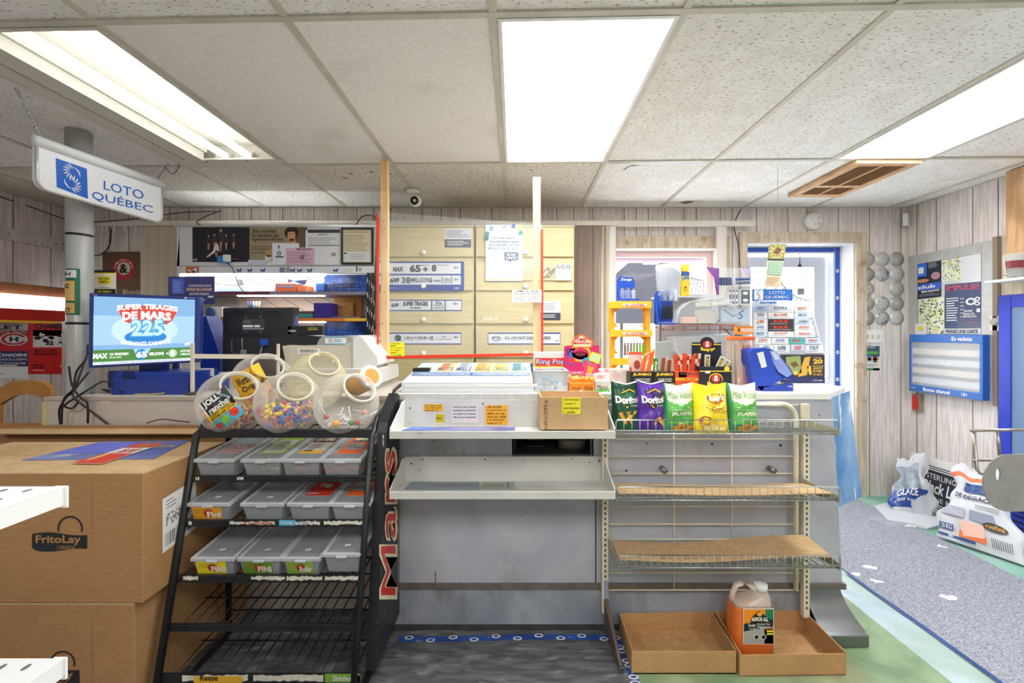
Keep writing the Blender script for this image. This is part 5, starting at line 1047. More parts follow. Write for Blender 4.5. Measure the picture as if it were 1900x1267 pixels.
# cream wooden frame bar in front
t = thing('wooden_barrier', 'thin cream wooden bar on two posts in front of the cash register monitor', 'frame'); d = 2.06; d = 2.13; CR = mat('#e6dcc8', .5)
MB().pb(353, 636, 358, 731, d, .012, CR).build('post', t); MB().pb(513, 638, 517, 705, d+.10, .012, CR).build('post', t)
a, b = P(356, 665, d), P(516, 666, d+.10); m = MB(); m.hexa([a, b, b+Vector((0, .012, 0)), a+Vector((0, .012, 0)), a+Vector((0,0,.022)), b+Vector((0,0,.022)), b+Vector((0,.012,.022)), a+Vector((0,.012,.022))], CR); m.build('rail', t)
MB().lathe([(.001, .0), (.035, 0), (.035, .012), (.001, .014)], (X(358, d), d+.01, LT+.004), (0,0,1), mat('#4a4a4a')).build('foot', t); MB().pb(513, 705, 517, 722, d+.10, .012, CR).build('lower_post', t); fin(t)
# cash register
t = thing('cash_register', 'beige grey cash register with a bulging printer cover and customer display', 'cash register'); d = 2.30; RG_ = mat('#cfc9ba', .5, var=.05); RG2 = mat('#a3a3a0', .5)
m = MB(); dep = .32; fr = [(524, 642), (531, 680), (536, 684), (655, 684), (655, 633), (640, 639), (560, 641), (536, 640)]; m.prism([P(a, b, d) for a, b in fr], (0, dep, 0), RG_)
m.prism([P(a, b, d+.02) for a, b in ((528, 632), (527, 641), (560, 642), (572, 640), (590, 640), (590, 624), (540, 622))], (0, dep-.04, 0), mat('#2a2b33', .2)); m.prism([P(a, b, d+.003) for a, b in ((587, 641), (592, 630), (598, 624), (648, 622), (658, 630), (658, 640))], (0, dep-.03, 0), RG2); m.build('body', t)
m = MB(); m.prism([P(a, b, d-.01) for a, b in ((655, 688), (655, 630), (664, 622), (673, 627), (682, 640), (700, 662), (702, 676), (690, 684))], (0, dep-.02, 0), mat('#e2e3e2', .35)); m.build('side_cover', t)
m = MB(); m.pb(533, 604, 598, 622, d+.12, .03, mat('#23252c', .3), .004); f = front(m, d+.119); f.text(536, 612, 550, 615.5, 'CASIO', WHITE, .04); f.lines(572, 607, 595, 613, 2, mat('#e0c84a')); f.lines(570, 611, 582, 613, 1, mat('#c8c8a0')); m.pb(560, 622, 568, 632, d+.13, .02, BLK); m.build('customer_display', t)
m = MB(); m.pb(603, 625, 642, 639, d-.001, .002, mat('#e6f2f5')); f = front(m, d-.0015); f.rect(603, 625, 642, 627, mat('#5ab4d9')); f.rect(603, 637, 642, 639, mat('#5ab4d9')); f.ell(613, 632, 3, 4, mat('#d9602a'), 12, .6); f.lines(619, 629, 638, 635, 2, mat('#3a7a5a')); m.build('sticker', t, 'white and blue sticker')
m = MB(); f = front(m, d-.0012); f.rect(552, 646, 594, 656, mat('#efefec')); f.lay(); rnd = random.Random(8); [f.rect(557+i*1.7, 648, 557+i*1.7+rnd.uniform(.4, 1.2), 654, BLK) for i in range(19)]; m.build('barcode_label', t); f = None
m = MB(); m.pb(528, 684, 705, 712, d-.03, dep+.05, mat('#cfcfcd', .4), .004); m.build('cash_drawer', t); m = MB().box(X(522, 2.25), 2.26, LT+.0035, X(700, 2.3), 2.66, Z(712, 2.27)-.001, mat('#b8b8b5')); m.build('plinth', t); fin(t)
# cables on the left counter
for k, pts in enumerate([
 [(163, 640, 2.1), (160, 665, 2.06), (142, 690, 2.05), (135, 725, 2.04), (122, 738, 2.04), (110, 760, 2.05), (112, 787, 2.06)],
 [(163, 655, 2.1), (150, 690, 2.06), (138, 720, 2.04), (118, 742, 2.03), (114, 787, 2.05)],
 [(165, 690, 2.1), (145, 715, 2.06), (136, 735, 2.03), (165, 760, 2.06), (200, 787, 2.07)],
 [(128, 680, 2.12), (134, 715, 2.06), (150, 738, 2.05), (162, 748, 2.06), (163, 785, 2.07)],
 [(210, 712, 2.13), (190, 708, 2.1), (165, 722, 2.06), (145, 735, 2.05), (120, 752, 2.06), (135, 757, 2.06), (147, 742, 2.05)]]):
    cable([P(*p) for p in pts], .0045, ['black cable drooping over the left counter edge, outermost loop', 'black cable hanging straight down from the pole over the counter edge', 'black cable slanting down right across the beige counter front', 'black cable from the pole bending down the beige counter front', 'black cable running from the screen base and looping under the counter edge'][k])
cable([P(155, 733, 2.2), P(180, 730, 2.2), P(205, 729, 2.2), P(190, 722, 2.25), P(225, 727, 2.12)], .005, 'flat tangle of black cable on the counter beside the pole')
cable([P(250, 731, 2.1), P(280, 731, 2.09), P(305, 729, 2.1)], .002, 'thin yellow cable lying before the blue screen base', YEL)
cable([P(272, 785, 2.03), P(300, 778, 2.04), P(330, 781, 2.04), P(352, 783, 2.03)], .003, 'thin black and red cable lying on the open carton at the left', mat('#5a1f22'))
# ---------------------------------------------------------------- cigarette cabinet
d = 3.12; t = thing('cigarette_cabinet', 'white cigarette cabinet with lit shelves and a poster board on top', 'cabinet'); WB = mat('#e3e4e6', .5)
MB().prism([P(334, 419, d), P(698, 418, d), P(694, 492, d), P(328, 494, d)], (0, .02, 0), WB).build('header_board', t)
MB().pb(322, 417, 698, 421, d-.006, .03, mat('#cfcfcf', .3, metal=.5)).build('top_rail', t)
m = MB(); m.pb(328, 493, 694, 507, d-.01, .03, mat('#dfe0e4', .4)); f = front(m, d-.0105); f.rect(328, 493, 694, 494, mat('#8d8f96'))
f.rect(345, 495, 369, 507, mat('#d9692a')); f.lay(); f.ell(351, 503, 4, 3, WHITE, 10); f.ell(362, 501, 4, 4.5, WHITE, 10); f.lay(); f.ell(360, 504, 3, 2, BLK, 8); f.ell(350, 504.5, 2.5, 1.5, BLK, 8); f.ell(360, 497.5, 1.2, 1.2, BLK, 8)
for px in (444, 464, 488, 543, 556, 575, 623):
    B_ = mat('#24509c'); f.poly([(px-5, 498), (px, 501), (px+4.5, 496.5), (px+4, 502), (px+2, 505.5), (px, 502.5), (px-3, 505.5), (px-4, 501.5)], B_)
f.rect(519, 496, 529, 505, mat('#7a86b8')); f.rect(531, 495, 538, 505, mat('#b59a8a')); f.rect(661, 493.5, 663, 504, BLK); f.ell(668, 500, 3.5, 3.5, mat('#9fa2a8')); f.lines(640, 498, 658, 504, 2, mat('#c3c2a8')); m.build('lower_header', t)
MB().pb(328, 418, 333, 690, d, .28, WB).build('side', t); MB().pb(689, 507, 694, 690, d, .28, WB).build('side', t)
bd = d+.275; m = MB(); m.pb(328, 420, 694, 705, bd, .012, mat('#f0ede2', .5)); f = front(m, bd-.0005); GL = mat('#8a8578')
for k in range(9):
    x = 372+k*38; f.line([(x, 512), (x+64, 541)], 1, GL); f.line([(x, 552), (x+64, 591)], 1, GL); f.line([(x-20, 598), (x+44, 637)], 1, GL)  # thin grey slanting lines drawn flat on the back panel
m.build('back_panel', t, 'cream back panel with slanting grooves')
GLT = layered('glit', '#123a8c', '#2f6fd8', '#0f2a6a', 60, (1, 1, 1), 9, (1, 1, 1), (.5, .6), .3)
MB().pb(602, 510, 688, 545, bd-.01, .004, GLT).build('glitter_panel', t, 'sparkly dark blue panel'); MB().pb(602, 596, 688, 640, bd-.01, .004, GLT).build('glitter_panel', t, 'sparkly dark blue panel'); 
m = MB().pb(335, 507, 600, 510, d+.01, .05, glow('#f4fbff', 9)); m.build('light_tube', t); m = MB().pb(440, 548, 600, 549.5, d+.02, .03, glow('#fff7e6', 7)); m.build('light_tube', t); MB().pb(545, 597, 602, 598.5, d+.02, .03, glow('#f4fbff', 7)).build('light_tube', t)
MB().pb(333, 541, 689, 547, d, .27, mat('#8a8496', .4)).build('shelf', t); m = MB().pb(333, 541, 500, 546.5, d-.003, .003, mat('#6a2f45', .4)); m.build('price_strip', t)
m = MB().pb(333, 590, 689, 596, d, .27, mat('#b8562a', .4)); m.pb(340, 590.5, 530, 595.5, d-.003, .003, mat('#d63a1e')); m.pb(530, 590.5, 640, 595.5, d-.003, .003, mat('#e2873a')); m.pb(640, 590.5, 689, 595.5, d-.003, .003, mat('#f0c52a')); m.build('shelf', t)
MB().pb(333, 650, 689, 656, d, .27, WB).build('shelf', t); m = MB().box(X(328, d), d+.02, .0, X(694, d), bd, Z(656, d), WB); m.build('base', t)
m = MB().pb(333, 549, 440, 589, bd-.02, .004, mat('#c3cdc9')); m.build('grey_panel', t); fin(t)
# posters on the header board
dd = d-.0022
m, f, a = sheet('poster', 'dark poster of a small group of standing people on the cabinet header', 'poster', 357, 421, 468, 486, dd, mat('#23232e', .35)); SK = mat('#b98a72'); rnd = random.Random(11)
for px, py, s_ in ((387, 438, 1), (398, 436, 1), (410, 428, 1.5), (420, 437, 1), (434, 436, 1), (402, 451, 1)):
    f.ell(px, py, 1.8*s_, 2.3*s_, SK, 8); f.poly([(px-4*s_, py+3), (px+4*s_, py+3), (px+5*s_, py+14*s_), (px-4*s_, py+14*s_)], mat('#3b3438')); f.lay(); f.poly([(px-2, py+14*s_), (px+3, py+14*s_), (px+1, py+26*s_), (px-1, py+26*s_)], SK)
f.poly([(400, 453), (406, 453), (408, 466), (398, 470), (386, 478), (384, 476), (396, 466)], mat('#d9d4cf')); f.line([(430, 480), (443, 481)], 1, mat('#d98a9a')); f.text(358, 480, 367, 484, 'CAVES', WHITE); done((m, f, a))
m, f, a = sheet('poster', 'khaki poster about illegal cigarettes with a dark haired face, on the cabinet header', 'poster', 463, 421, 570, 484, dd-.002, mat('#9f9072', .4)); f.text(469, 425, 513, 432, 'Des criminels', BLK, .01, .1); f.text(467, 433, 518, 440, 'lui vendent des', BLK, .01, .1); f.text(467, 441, 526, 448, 'cigarettes illicites', BLK, .01, .1); f.text(467, 456, 503, 460, 'La preuve se voit', BLK, 0, .1); f.text(467, 461, 500, 465, 'partout autour', BLK, 0, .1); f.text(467, 466, 497, 470, "cour d'école", BLK, 0, .1)
f.rect(545, 421, 570, 458, mat('#6a5434')); f.lay(); f.ell(541, 432, 13, 12, mat('#2a1c14')); f.lay(); f.ell(541, 437, 7.5, 10, mat('#c99d70')); f.poly([(533, 444), (549, 444), (552, 458), (530, 458)], mat('#b98d62')); f.lay(); f.poly([(532, 431), (549, 429), (546, 424), (536, 424)], mat('#2a1c14')); f.ell(538, 435, 1.2, .7, BLK, 8); f.ell(545, 435, 1.2, .7, BLK, 8); f.rect(539, 443, 544, 444, mat('#7a4030')); f.ell(499, 470, 7, 7, mat('#b9906a'), 12); f.rect(492, 474, 504, 484, mat('#dfddd6')); done((m, f, a))
m, f, a = sheet('certificate', 'white printed form with a dark top band on the cabinet header', 'certificate', 567, 427, 632, 491, dd-.004, mat('#e4e6ea')); f.rect(571, 426, 631, 432, mat('#33353b')); f.text(590, 434, 608, 436.5, 'CERTIFICAT', BLK); f.lines(572, 440, 628, 456, 6, mat('#9a9da6')); f.rect(572, 455, 630, 456, BLK); f.ell(619, 472, 5, 4, mat('#9a9da6'), 10); done((m, f, a))
t = thing('framed_certificate', 'certificate in a black frame at the right end of the cabinet header', 'certificate'); m = MB(); y_ = d-.022
for q in ((633, 422, 636, 490), (689, 422, 692, 490), (633, 422, 692, 426), (633, 486.5, 692, 490)): m.pb(*q, y_, .018, BLK)
m.build('frame', t); m = MB().pb(636, 426, 689, 487, y_+.006, .002, mat('#d9cfb0')); f = front(m, y_+.0055); f.rect(641, 429, 684, 432, mat('#c9a888')); f.lines(638, 435, 687, 466, 8, mat('#a49c86')); f.rect(638, 468, 687, 484, mat('#d3d8da')); f.lay(); f.lines(650, 470, 680, 481, 3, mat('#9fa6aa')); f.ell(641, 470, 3, 1.5, BLK, 8); m.build('document', t); fin(t)
m, f, a = sheet('note', 'small white sheet with a round blue stamp between the posters', 'note', 505, 451, 555, 491, dd-.006, mat('#e6e8ef')); f.ell(518, 470, 4, 4, mat('#2a62a8'), 14, .5); f.rect(511, 475, 526, 478, mat('#4a6a8a')); f.poly([(516, 455), (519, 455), (518, 462), (517, 462)], BLK); done((m, f, a))
m, f, a = sheet('note', 'pink form pinned on the cabinet header board', 'note', 530, 460, 583, 491, dd-.008, mat('#dcb6cd')); f.text(550, 461, 578, 464, 'PERMIS  EXPLOITATION', BLK); f.lines(533, 466, 580, 489, 7, mat('#9f7a92')); f.ell(561, 477, 4, 4, mat('#7a5a72'), 12, .5); done((m, f, a))
m, f, a = sheet('note', 'small pale lavender slip below the dark group poster', 'note', 460, 482, 495, 492, dd-.004, mat('#c9cce0')); done((m, f, a))
t = thing('cap', 'blue and white cap like gadget hanging on the cabinet header with a thin cord', 'gadget'); m = MB().obox(P(414, 481, d-.03), .07, .03, .05, .2, mat('#2f7fc9', .4), .008); m.obox(P(421, 479, d-.045), .05, .02, .05, .1, WHITE, .006); m.build('body', t)
m = MB().tube([P(421, 487, d-.035), P(431, 496, d-.02), P(436, 510, d-.015), P(443, 530, d-.01), P(452, 542, d-.005)], .0028, BLK); m.build('cord', t); fin(t)
# things on the cabinet shelves
def item(name, label, cat, px0, py0, px1, py1, mm, dd_=.03, dep=.12, bev=.002, fn=None, group=None):
    m = MB(); m.pb(px0, py0, px1, py1, d+dd_, dep, mm, bev)
    if fn: f = front(m, d+dd_); fn(f)
    return m.build(name, None, label, cat, group)
item('box', 'orange and grey box on the upper cabinet shelf', 'box', 511, 526, 549, 540.5, mat('#d8663e'), fn=lambda f: f.rect(515, 529, 546, 533, mat('#8f9ab8')))
item('package', 'small orange crumpled package beside the orange and grey box', 'package', 551, 530, 568, 540.5, mat('#dd7a4a'))
item('box', 'grey flat carton standing at the left of the upper cabinet shelf', 'box', 414, 518, 442, 529, mat('#a09a93'), .2, .05)
item('paper_stack', 'pale blue folded papers lying on the upper cabinet shelf', 'paper', 400, 530, 460, 540.5, mat('#c4d2e6'), .05, .1)
item('cup', 'purple and white scattered small packs at the left end of the upper shelf', 'package', 440, 534, 508, 540.5, mat('#b9bccb'), .12, .1)
item('box', 'deep purple box on the lower cabinet shelf', 'box', 582, 562, 613, 590, mat('#3a2590'), .02, .13)
item('wooden_board', 'orange brown wooden panel at the right end of the lower cabinet shelf', 'board', 620, 551, 671, 590, mat('#c98a44', .5, var=.1), .22, .02)
item('envelope', 'brown plastic wrapped parcel leaning on the wooden panel', 'parcel', 619, 561, 655, 587, mat('#c08a52', .2, var=.2, scale=60), .17, .02)
item('book', 'teal book lying on the lower cabinet shelf beside the purple box', 'book', 551, 582, 581, 590, mat('#2f8a86'), .03, .12); item('book', 'dark book lying on top of the teal book', 'book', 552, 577, 580, 581.5, mat('#5a4852'), .03, .12)
item('tray', 'flat silver tray at the right of the lower cabinet shelf', 'tray', 613, 587, 668, 590, CHROME, .01, .1, 0)
t = thing('tape_roll', 'blue roll on the lower cabinet shelf above the lottery terminal', 'roll'); c = P(388, 580, d-.0); MB().lathe([(.001, -.02), (.034, -.02), (.036, 0), (.001, .0)], c, (-.3, -1, 0), mat('#1f4f9f', .4)).lathe([(.001, .001), (.012, .001)], c+Vector((-.001, -.002, 0)), (-.3, -1, 0), mat('#0f2a5a')).build('roll', t); MB().pb(392, 569, 412, 588, d+.03, .08, WHITE).build('label', t); fin(t)
for k, (px, c_) in enumerate(((463, '#3a4a8a'), (467, '#4a4f6a'), (471, '#8fa8c8'), (475, '#a3b4cc'), (479, '#cdb9b0'))): m = MB().tube([P(px, 574, d+.05), P(px+(k-2)*1.5, 559, d+.06)], .007, mat(c_)); m.build('pen', None, 'pen standing in a cup on the lower cabinet shelf behind the monitor', 'pen', 'pens in the cup behind the monitor')
MB().lathe([(.001, 0), (.03, 0), (.032, .075), (.03, .075), (.028, .004)], (X(471, d+.05), d+.055, Z(590, d)+.0005), (0,0,1), mat('#55585f')).build('pen_cup', None, 'grey pen cup on the lower cabinet shelf behind the monitor', 'cup')
t = thing('wire_basket', 'black wire basket at the right of the upper cabinet shelf', 'basket'); m = MB(); y_ = d+.02
for k in range(9): m.tube([P(603+k*8, 527, y_), P(603+k*8, 540.5, y_)], .0022, BLK, 5)
for py in (527, 533.5, 540): m.tube([P(603, py, y_), P(667, py, y_)], .0025, BLK, 5)
m.tube([P(603, 527, y_), P(606, 527, y_+.2), P(665, 527, y_+.2), P(667, 527, y_)], .0025, BLK, 5); m.build('wires', t); fin(t)
m = MB(); m.add([P(a, b, d+.04+c) for a, b, c in ((534, 518, 0), (550, 513, .02), (570, 519, 0), (566, 528, .03), (552, 528, 0), (545, 521, .01), (535, 525, .02))]+[P(a, b, d+.10) for a, b in ((534, 518), (550, 513), (570, 519), (566, 528), (552, 528), (545, 521), (535, 525))], [(0, 1, 5, 6), (1, 2, 3, 4, 5), (7, 8, 12, 13), (8, 9, 10, 11, 12), (0, 1, 8, 7), (1, 2, 9, 8), (2, 3, 10, 9), (3, 4, 11, 10), (4, 5, 12, 11), (5, 6, 13, 12), (6, 0, 7, 13)], mat('#5a74a8', .5)); m.tube([P(552, 510.5, d+.07), P(552, 514, d+.07)], .002, BLK); m.build('cloth', None, 'crumpled blue cloth hanging beneath the cabinet header', 'cloth')
m = MB(); m.pb(585, 524, 602, 540.5, d+.05, .07, mat('#3f67b8', .5), .01); m.build('pouch', None, 'blue pouch left of the black wire basket', 'pouch')
# lanyards hanging at the cabinet's right end
for k, px in enumerate((683, 687, 691, 695)):
    m = MB(); rnd = random.Random(k); y_ = d-.02-.012*k; pts = [P(px-1+rnd.uniform(-1, 1), 506+j*14.2, y_) for j in range(10-(k % 2))]
    for a, b in zip(pts, pts[1:]): m.hexa([a+Vector((-.007, 0, 0)), a+Vector((.007, 0, 0)), a+Vector((.007, .003, 0)), a+Vector((-.007, .003, 0)), b+Vector((-.007, 0, 0)), b+Vector((.007, 0, 0)), b+Vector((.007, .003, 0)), b+Vector((-.007, .003, 0))], BLK)
    f = front(m, y_-.001)
    for j in range(5): f.rect(px-2, 515+j*27+k*5, px-.4, 525+j*27+k*5, mat('#c9a0a0' if k % 2 else '#d8d3cc'))
    m.build('lanyard', None, 'black lanyard with pale print hanging at the right end of the cigarette cabinet', 'lanyard', 'lanyards at the cabinet end')
# brown beer banner on the back wall
m, f, a = sheet('banner', 'brown beer banner with a round red emblem on the back wall near the corner', 'banner', 190, 467, 268, 548, YB-.006, mat('#6b4f3c', .6, var=.1)); 
f.ell(230, 499, 21, 21, mat('#b03038'), 28); f.lay(); f.ell(230, 498, 12, 12, mat('#d9cbb4'), 24); f.lay(); f.text(222, 490, 238, 507, '&', BLK, .03)
for i, ch in enumerate('ST-AMBROISE'):
    a_ = math.radians(170-i*16); f.text(230+16.5*math.cos(a_)-1.7, 499-16.5*math.sin(a_)-2, 230+16.5*math.cos(a_)+1.7, 499-16.5*math.sin(a_)+2, ch, mat('#e6c9b8'), .02)
f.text(229, 537, 262, 546, 'Blonde', mat('#d9c8ae'), .0); done((m, f, a))
# ================================================================ CREAM DRAWER CABINETS
d = 3.10; KN = mat('#f1efe8', .3)
def cabinet(label, px0, px1, knx):
    t = thing('drawer_cabinet', label, 'cabinet', 'cream flap door cabinets'); x0, x1 = X(px0, d), X(px1, d)
    m = MB(); m.box(x0, d+.018, 0, x1, 3.40, Z(418, d), CREAM); m.box(x0, d+.002, Z(421, d), x1, d+.018, Z(418, d), CREAM); m.build('carcass', t)
    rows = [(421, 477), (483.5, 539.5), (545, 601), (607, 663.5), (669, 725), (731, 790), (796, 850)]
    for a, b in rows:
        dr = MB().pb(px0+1.2, a+.8, px1-1.2, b-.8, d, .0165, CREAM, .003).build('flap_door', t)
        if b < 700: MB().lathe([(.008, .001), (.008, .008), (.018, .012), (.018, .02), (.012, .025), (.001, .026)], (X(knx, d), d, Z(b-8.5, d)), (0, -1, 0), KN, 20).build('knob', dr)
    fin(t)
cabinet('left cream cabinet of stacked flap doors with white knobs behind the plastic screen', 702, 879, 786.5)
cabinet('right cream cabinet of stacked flap doors with white knobs beside the blinds', 882, 1066, 975.5)
dd = d-.0025; NB = mat('#2b4a9c', .4); TXT = mat('#3c4352'); 
m, f, a = sheet('jackpot_sign', 'two row lottery jackpot sign reading 65 + 8 and 38 millions on the left cabinet', 'sign', 700, 485, 861, 540, dd, NB); f.rect(702, 488, 855, 508, mat('#d9dfe8')); f.rect(702, 511, 855, 528, mat('#d9dfe8')); f.lay()
f.text(729, 495, 749, 504, 'MAX', TXT, .06, .1); f.text(760, 491, 781, 505, '65', TXT, .05); f.text(785, 495, 794, 504, '+', TXT, .05); f.text(801, 491, 810, 504, '8', TXT, .05); f.text(782, 491, 796, 493, 'MILLIONS', TXT); f.text(811, 491, 832, 493, 'MAXMILLIONS', TXT); f.text(724, 515, 741, 525, '6/49', TXT, .05, .2); f.text(745, 514, 762, 526, '38', TXT, .03); f.text(763, 515, 802, 525, 'MILLION$', TXT, .02); f.rect(804, 519, 818, 523, mat('#8f97a8')); f.rect(820, 513, 821.5, 526, TXT); f.text(824, 516, 836, 521, '25x', TXT, .03); f.text(823, 522, 836, 525, 'GARANTI', TXT); f.rect(837, 513, 838.5, 526, TXT); f.text(842, 494, 851, 499, '18+', TXT); f.text(842, 516, 851, 521, '18+', TXT); f.text(843, 532, 852, 536, 'Loto', WHITE)
f.rect(722, 534, 738, 535, mat('#9fb0dc')); done((m, f, a))
m, f, a = sheet('jackpot_sign', 'lottery sign reading SUPER TIRAGES DE MARS on the third left flap', 'sign', 719, 556, 857, 577, dd, NB); f.rect(720, 558, 856, 575, mat('#d9dfe8')); f.lay(); f.text(726, 562, 740, 570, '6/49', TXT, .05, .2); f.text(748, 560, 794, 568, 'SUPER TIRAGES', TXT, .06, arc=-1); f.text(761, 569, 781, 573, 'DE MARS', TXT, .03); f.rect(800, 558, 802, 575, TXT); f.text(807, 559, 821, 565, '25x', TXT, .03); f.text(805, 566, 823, 569, '10 000 $', TXT, .02); f.text(805, 570, 823, 573, 'GARANTI', TXT, .02); f.rect(825, 558, 827, 575, TXT); f.text(841, 561, 850, 566, '18+', TXT); done((m, f, a))
m, f, a = sheet('jackpot_sign', 'lottery sign reading 1000 $ PAR JOUR À VIE on the fourth left flap', 'sign', 719, 617, 856, 639, dd, NB); f.rect(720, 619.5, 855, 637, mat('#d9dfe8')); f.lay(); f.ell(738, 627, 6, 6, TXT, 14, .5); f.rect(736, 623, 744, 632, TXT); f.text(750, 624, 766, 631, '1 000 $', TXT, .01); f.text(768, 625, 774, 629, 'par', TXT); f.text(775, 624, 792, 631, 'JOUR', TXT, .03); f.text(793, 626, 795, 629, 'à', TXT); f.text(796, 624, 804, 631, 'VIE', TXT, .03); f.text(818, 623, 828, 627, 'Tirages', TXT); f.text(810, 628, 838, 631, 'lundis et jeudis', TXT); f.text(842, 623, 851, 628, '18+', TXT); done((m, f, a))
m, f, a = sheet('jackpot_sign', 'sign reading ICI, ON FAIT DES GROUPES! on the fourth right flap', 'sign', 905, 617, 1040, 639, dd, NB); f.rect(906, 619.5, 1039, 637, mat('#d9dfe8')); f.lay(); f.ell(921, 628, 8, 5, TXT, 16, .8); f.text(914, 624, 926, 630, 'Groupe', TXT); f.text(937, 624, 1022, 631, 'ICI, ON FAIT DES GROUPES!', TXT, .02); f.text(1031, 630, 1036, 633, 'Loto', TXT); done((m, f, a))
m, f, a = sheet('jackpot_sign', 'blue 6/49 NOUVEAU sign on the low right flap behind the ticket display', 'sign', 884, 675, 992, 690, dd, mat('#1f56b4', .4)); f.rect(900, 675, 919, 689, WHITE); f.lay(); f.text(902, 677, 918, 687, '6/49', mat('#2a50a8'), .05, .2); f.text(926, 678, 970, 686, 'NOUVEAU,', mat('#e5eccb'), .02); f.text(982, 678, 991, 686, '2 0', mat('#e5eccb')); f.poly([(885, 676), (890, 676), (895, 689), (889, 689)], mat('#7fb3d9')); done((m, f, a))
m, f, a = sheet('notice', 'grey tobacco notice with a dark lower band on the top left flap', 'notice', 825, 424, 874, 459, dd, mat('#cdd2dc')); f.lines(828, 427, 871, 441, 4, mat('#6d7484')); f.rect(825, 444, 874, 459, mat('#474d60')); f.lay(); f.lines(830, 446, 870, 456, 3, WHITE); done((m, f, a))
m, f, a = sheet('notice', 'pale notice with a dark lower band on the third right flap', 'notice', 1000, 558, 1040, 594, dd, mat('#dfe2e6')); f.lines(1006, 562, 1034, 576, 4, mat('#8a8f9a')); f.rect(1000, 580, 1040, 594, mat('#3a3f4e')); f.lay(); f.lines(1004, 583, 1036, 590, 3, WHITE); done((m, f, a))
m, f, a = sheet('poster', 'white ICI ON CARTE poster with coloured petals on the top right flap', 'poster', 901, 417, 969, 521, dd-.012, mat('#e6eaf1')); f.text(914, 440, 956, 444.5, 'ICI, ON CARTE', mat('#3a6f88'), .03); f.text(908, 446.5, 963, 451, 'TOUTE PERSONNE', mat('#3a6f88'), .03); f.text(906, 452.5, 964, 457, 'QUI PARAÎT AVOIR', mat('#3a6f88'), .03); f.text(906, 458.5, 962, 463, 'MOINS DE 25 ANS', mat('#6f95a8'), .03); f.lines(909, 468, 930, 475, 3, mat('#a3abb8'))
f.poly([(936, 468), (962, 468), (962, 483), (950, 483), (946, 487), (944, 483), (936, 483)], mat('#2f4a7a')); f.lay(); f.text(940, 470, 957, 475, 'ICI ON', WHITE, .03); f.text(938, 476, 960, 481, 'CARTE !', WHITE, .03)
for px, py, c_ in ((904, 434, '#3a8f9c'), (903, 442, '#2f6f88'), (912, 424, '#7fa8c8'), (936, 420, '#9fb0dc'), (953, 419, '#3a55a8'), (964, 422, '#c8d23a'), (966, 432, '#2f8f8a'), (943, 424, '#cfd8ea')): f.poly([(px-5, py), (px-1, py-5), (px+4, py-3), (px+3, py+4), (px-3, py+5)], mat(c_))
done((m, f, a))
# hanging pouch pocket of cables & no-smoking card
t = thing('plastic_pocket', 'clear plastic pocket of coiled cables and cards on the second right flap', 'pocket'); m = MB().pb(900, 491, 1061, 519, dd-.01, .001, CLEAR); m.pb(900, 517, 1061, 519, dd-.014, .003, mat('#d8dba0', .3)); m.build('pocket', t)
for k, (px, c_) in enumerate(((911, '#8a7ab0'), (925, '#55607a'), (942, '#6a8f4a'), (948, '#bcd06a'), (1013, '#33363d'), (1022, '#8a8f96'))):
    m = MB(); rnd = random.Random(k); m.tube([P(px+rnd.uniform(-2, 2)+7*math.cos(a*.7), 506+9*math.sin(a*.7+k), dd-.005+.0003*a) for a in range(12)], .003, mat(c_), 5); m.build('coiled_cable', t)
m = MB(); m.pb(1031, 490, 1060, 520, dd-.017, .001, WHITE); f = front(m, dd-.0175)
for px in (1036, 1045, 1055): f.ell(px, 495, 4, 4, BLK, 16, .78); f.line([(px-2.6, 492.5), (px+2.6, 497.5)], 1, BLK)
f.lines(1034, 503, 1057, 518, 6, mat('#a5a9ae')); m.build('card', t, 'white card with three prohibition circles'); fin(t)
m = MB(); f = front(m, dd-.0005); f.text(897, 588, 915, 595, 'RONA', mat('#f3efe2'), .02); f.ell(920, 591, 3, 4, mat('#ecd9a0'), 12); m.build('sticker', None, 'faint white worn sticker on the third right flap', 'sticker')
# ---------------------------------------------------------------- posts and plastic screen
pd = 2.50
t = thing('wooden_post', 'left pine post rising from the counter to the ceiling', 'post', 'pine posts of the counter screen'); m = MB().pb(706, 295, 719, 708, pd, .04, LUMBER, .002); f = front(m, pd-.0004)
for px, py in ((712, 410), (713, 424), (713, 542), (713, 653), (710, 600)): f.ell(px, py, 1.2, 1.2, mat('#5a3a1c'), 8)
for v in m.v: v.z = max(CT+.0005, min(v.z, H-.0075))
m.build('post', t); fin(t)
t = thing('wooden_post', 'right pine post on the counter, ending short of the ceiling', 'post', 'pine posts of the counter screen'); m = MB().pb(989, 328, 1003, 708, pd, .04, LUMBER, .002); f = front(m, pd-.0004)
for px, py in ((995, 404), (1000, 432), (997, 438), (999, 522), (996, 560)): f.ell(px, py, 1.1, 1.1, mat('#5a3a1c'), 8)
for v in m.v: v.z = max(CT+.0005, v.z)
m.build('post', t); fin(t)
t = thing('plastic_screen', 'clear plastic screen edged with red tape hung between the pine posts', 'screen'); sd = pd-.03; RT = mat('#e23a1c', .35)
a, b, c_, e_ = P(698, 392, sd), P(1007, 416, sd+.01), P(1007, 661, sd), P(698, 660, sd-.02); m = MB(); m.prism([a, b, c_, e_], (0, .003, 0), mat('#f2f7fa', .03, alpha=.05)); m.build('sheet', t)
m = MB(); m.prism([P(698, 400, sd-.001), P(700.5, 392, sd-.001), P(704, 410, sd-.001), P(702, 655, sd-.02), P(699, 655, sd-.02)], (0, .0045, 0), RT); m.build('tape', t, 'red tape'); m = MB(); m.prism([P(1003, 425, sd-.003), P(1008, 425, sd-.003), P(1008, 656, sd-.003), P(1004, 656, sd-.003)], (0, .006, 0), RT); m.build('tape', t, 'red tape')
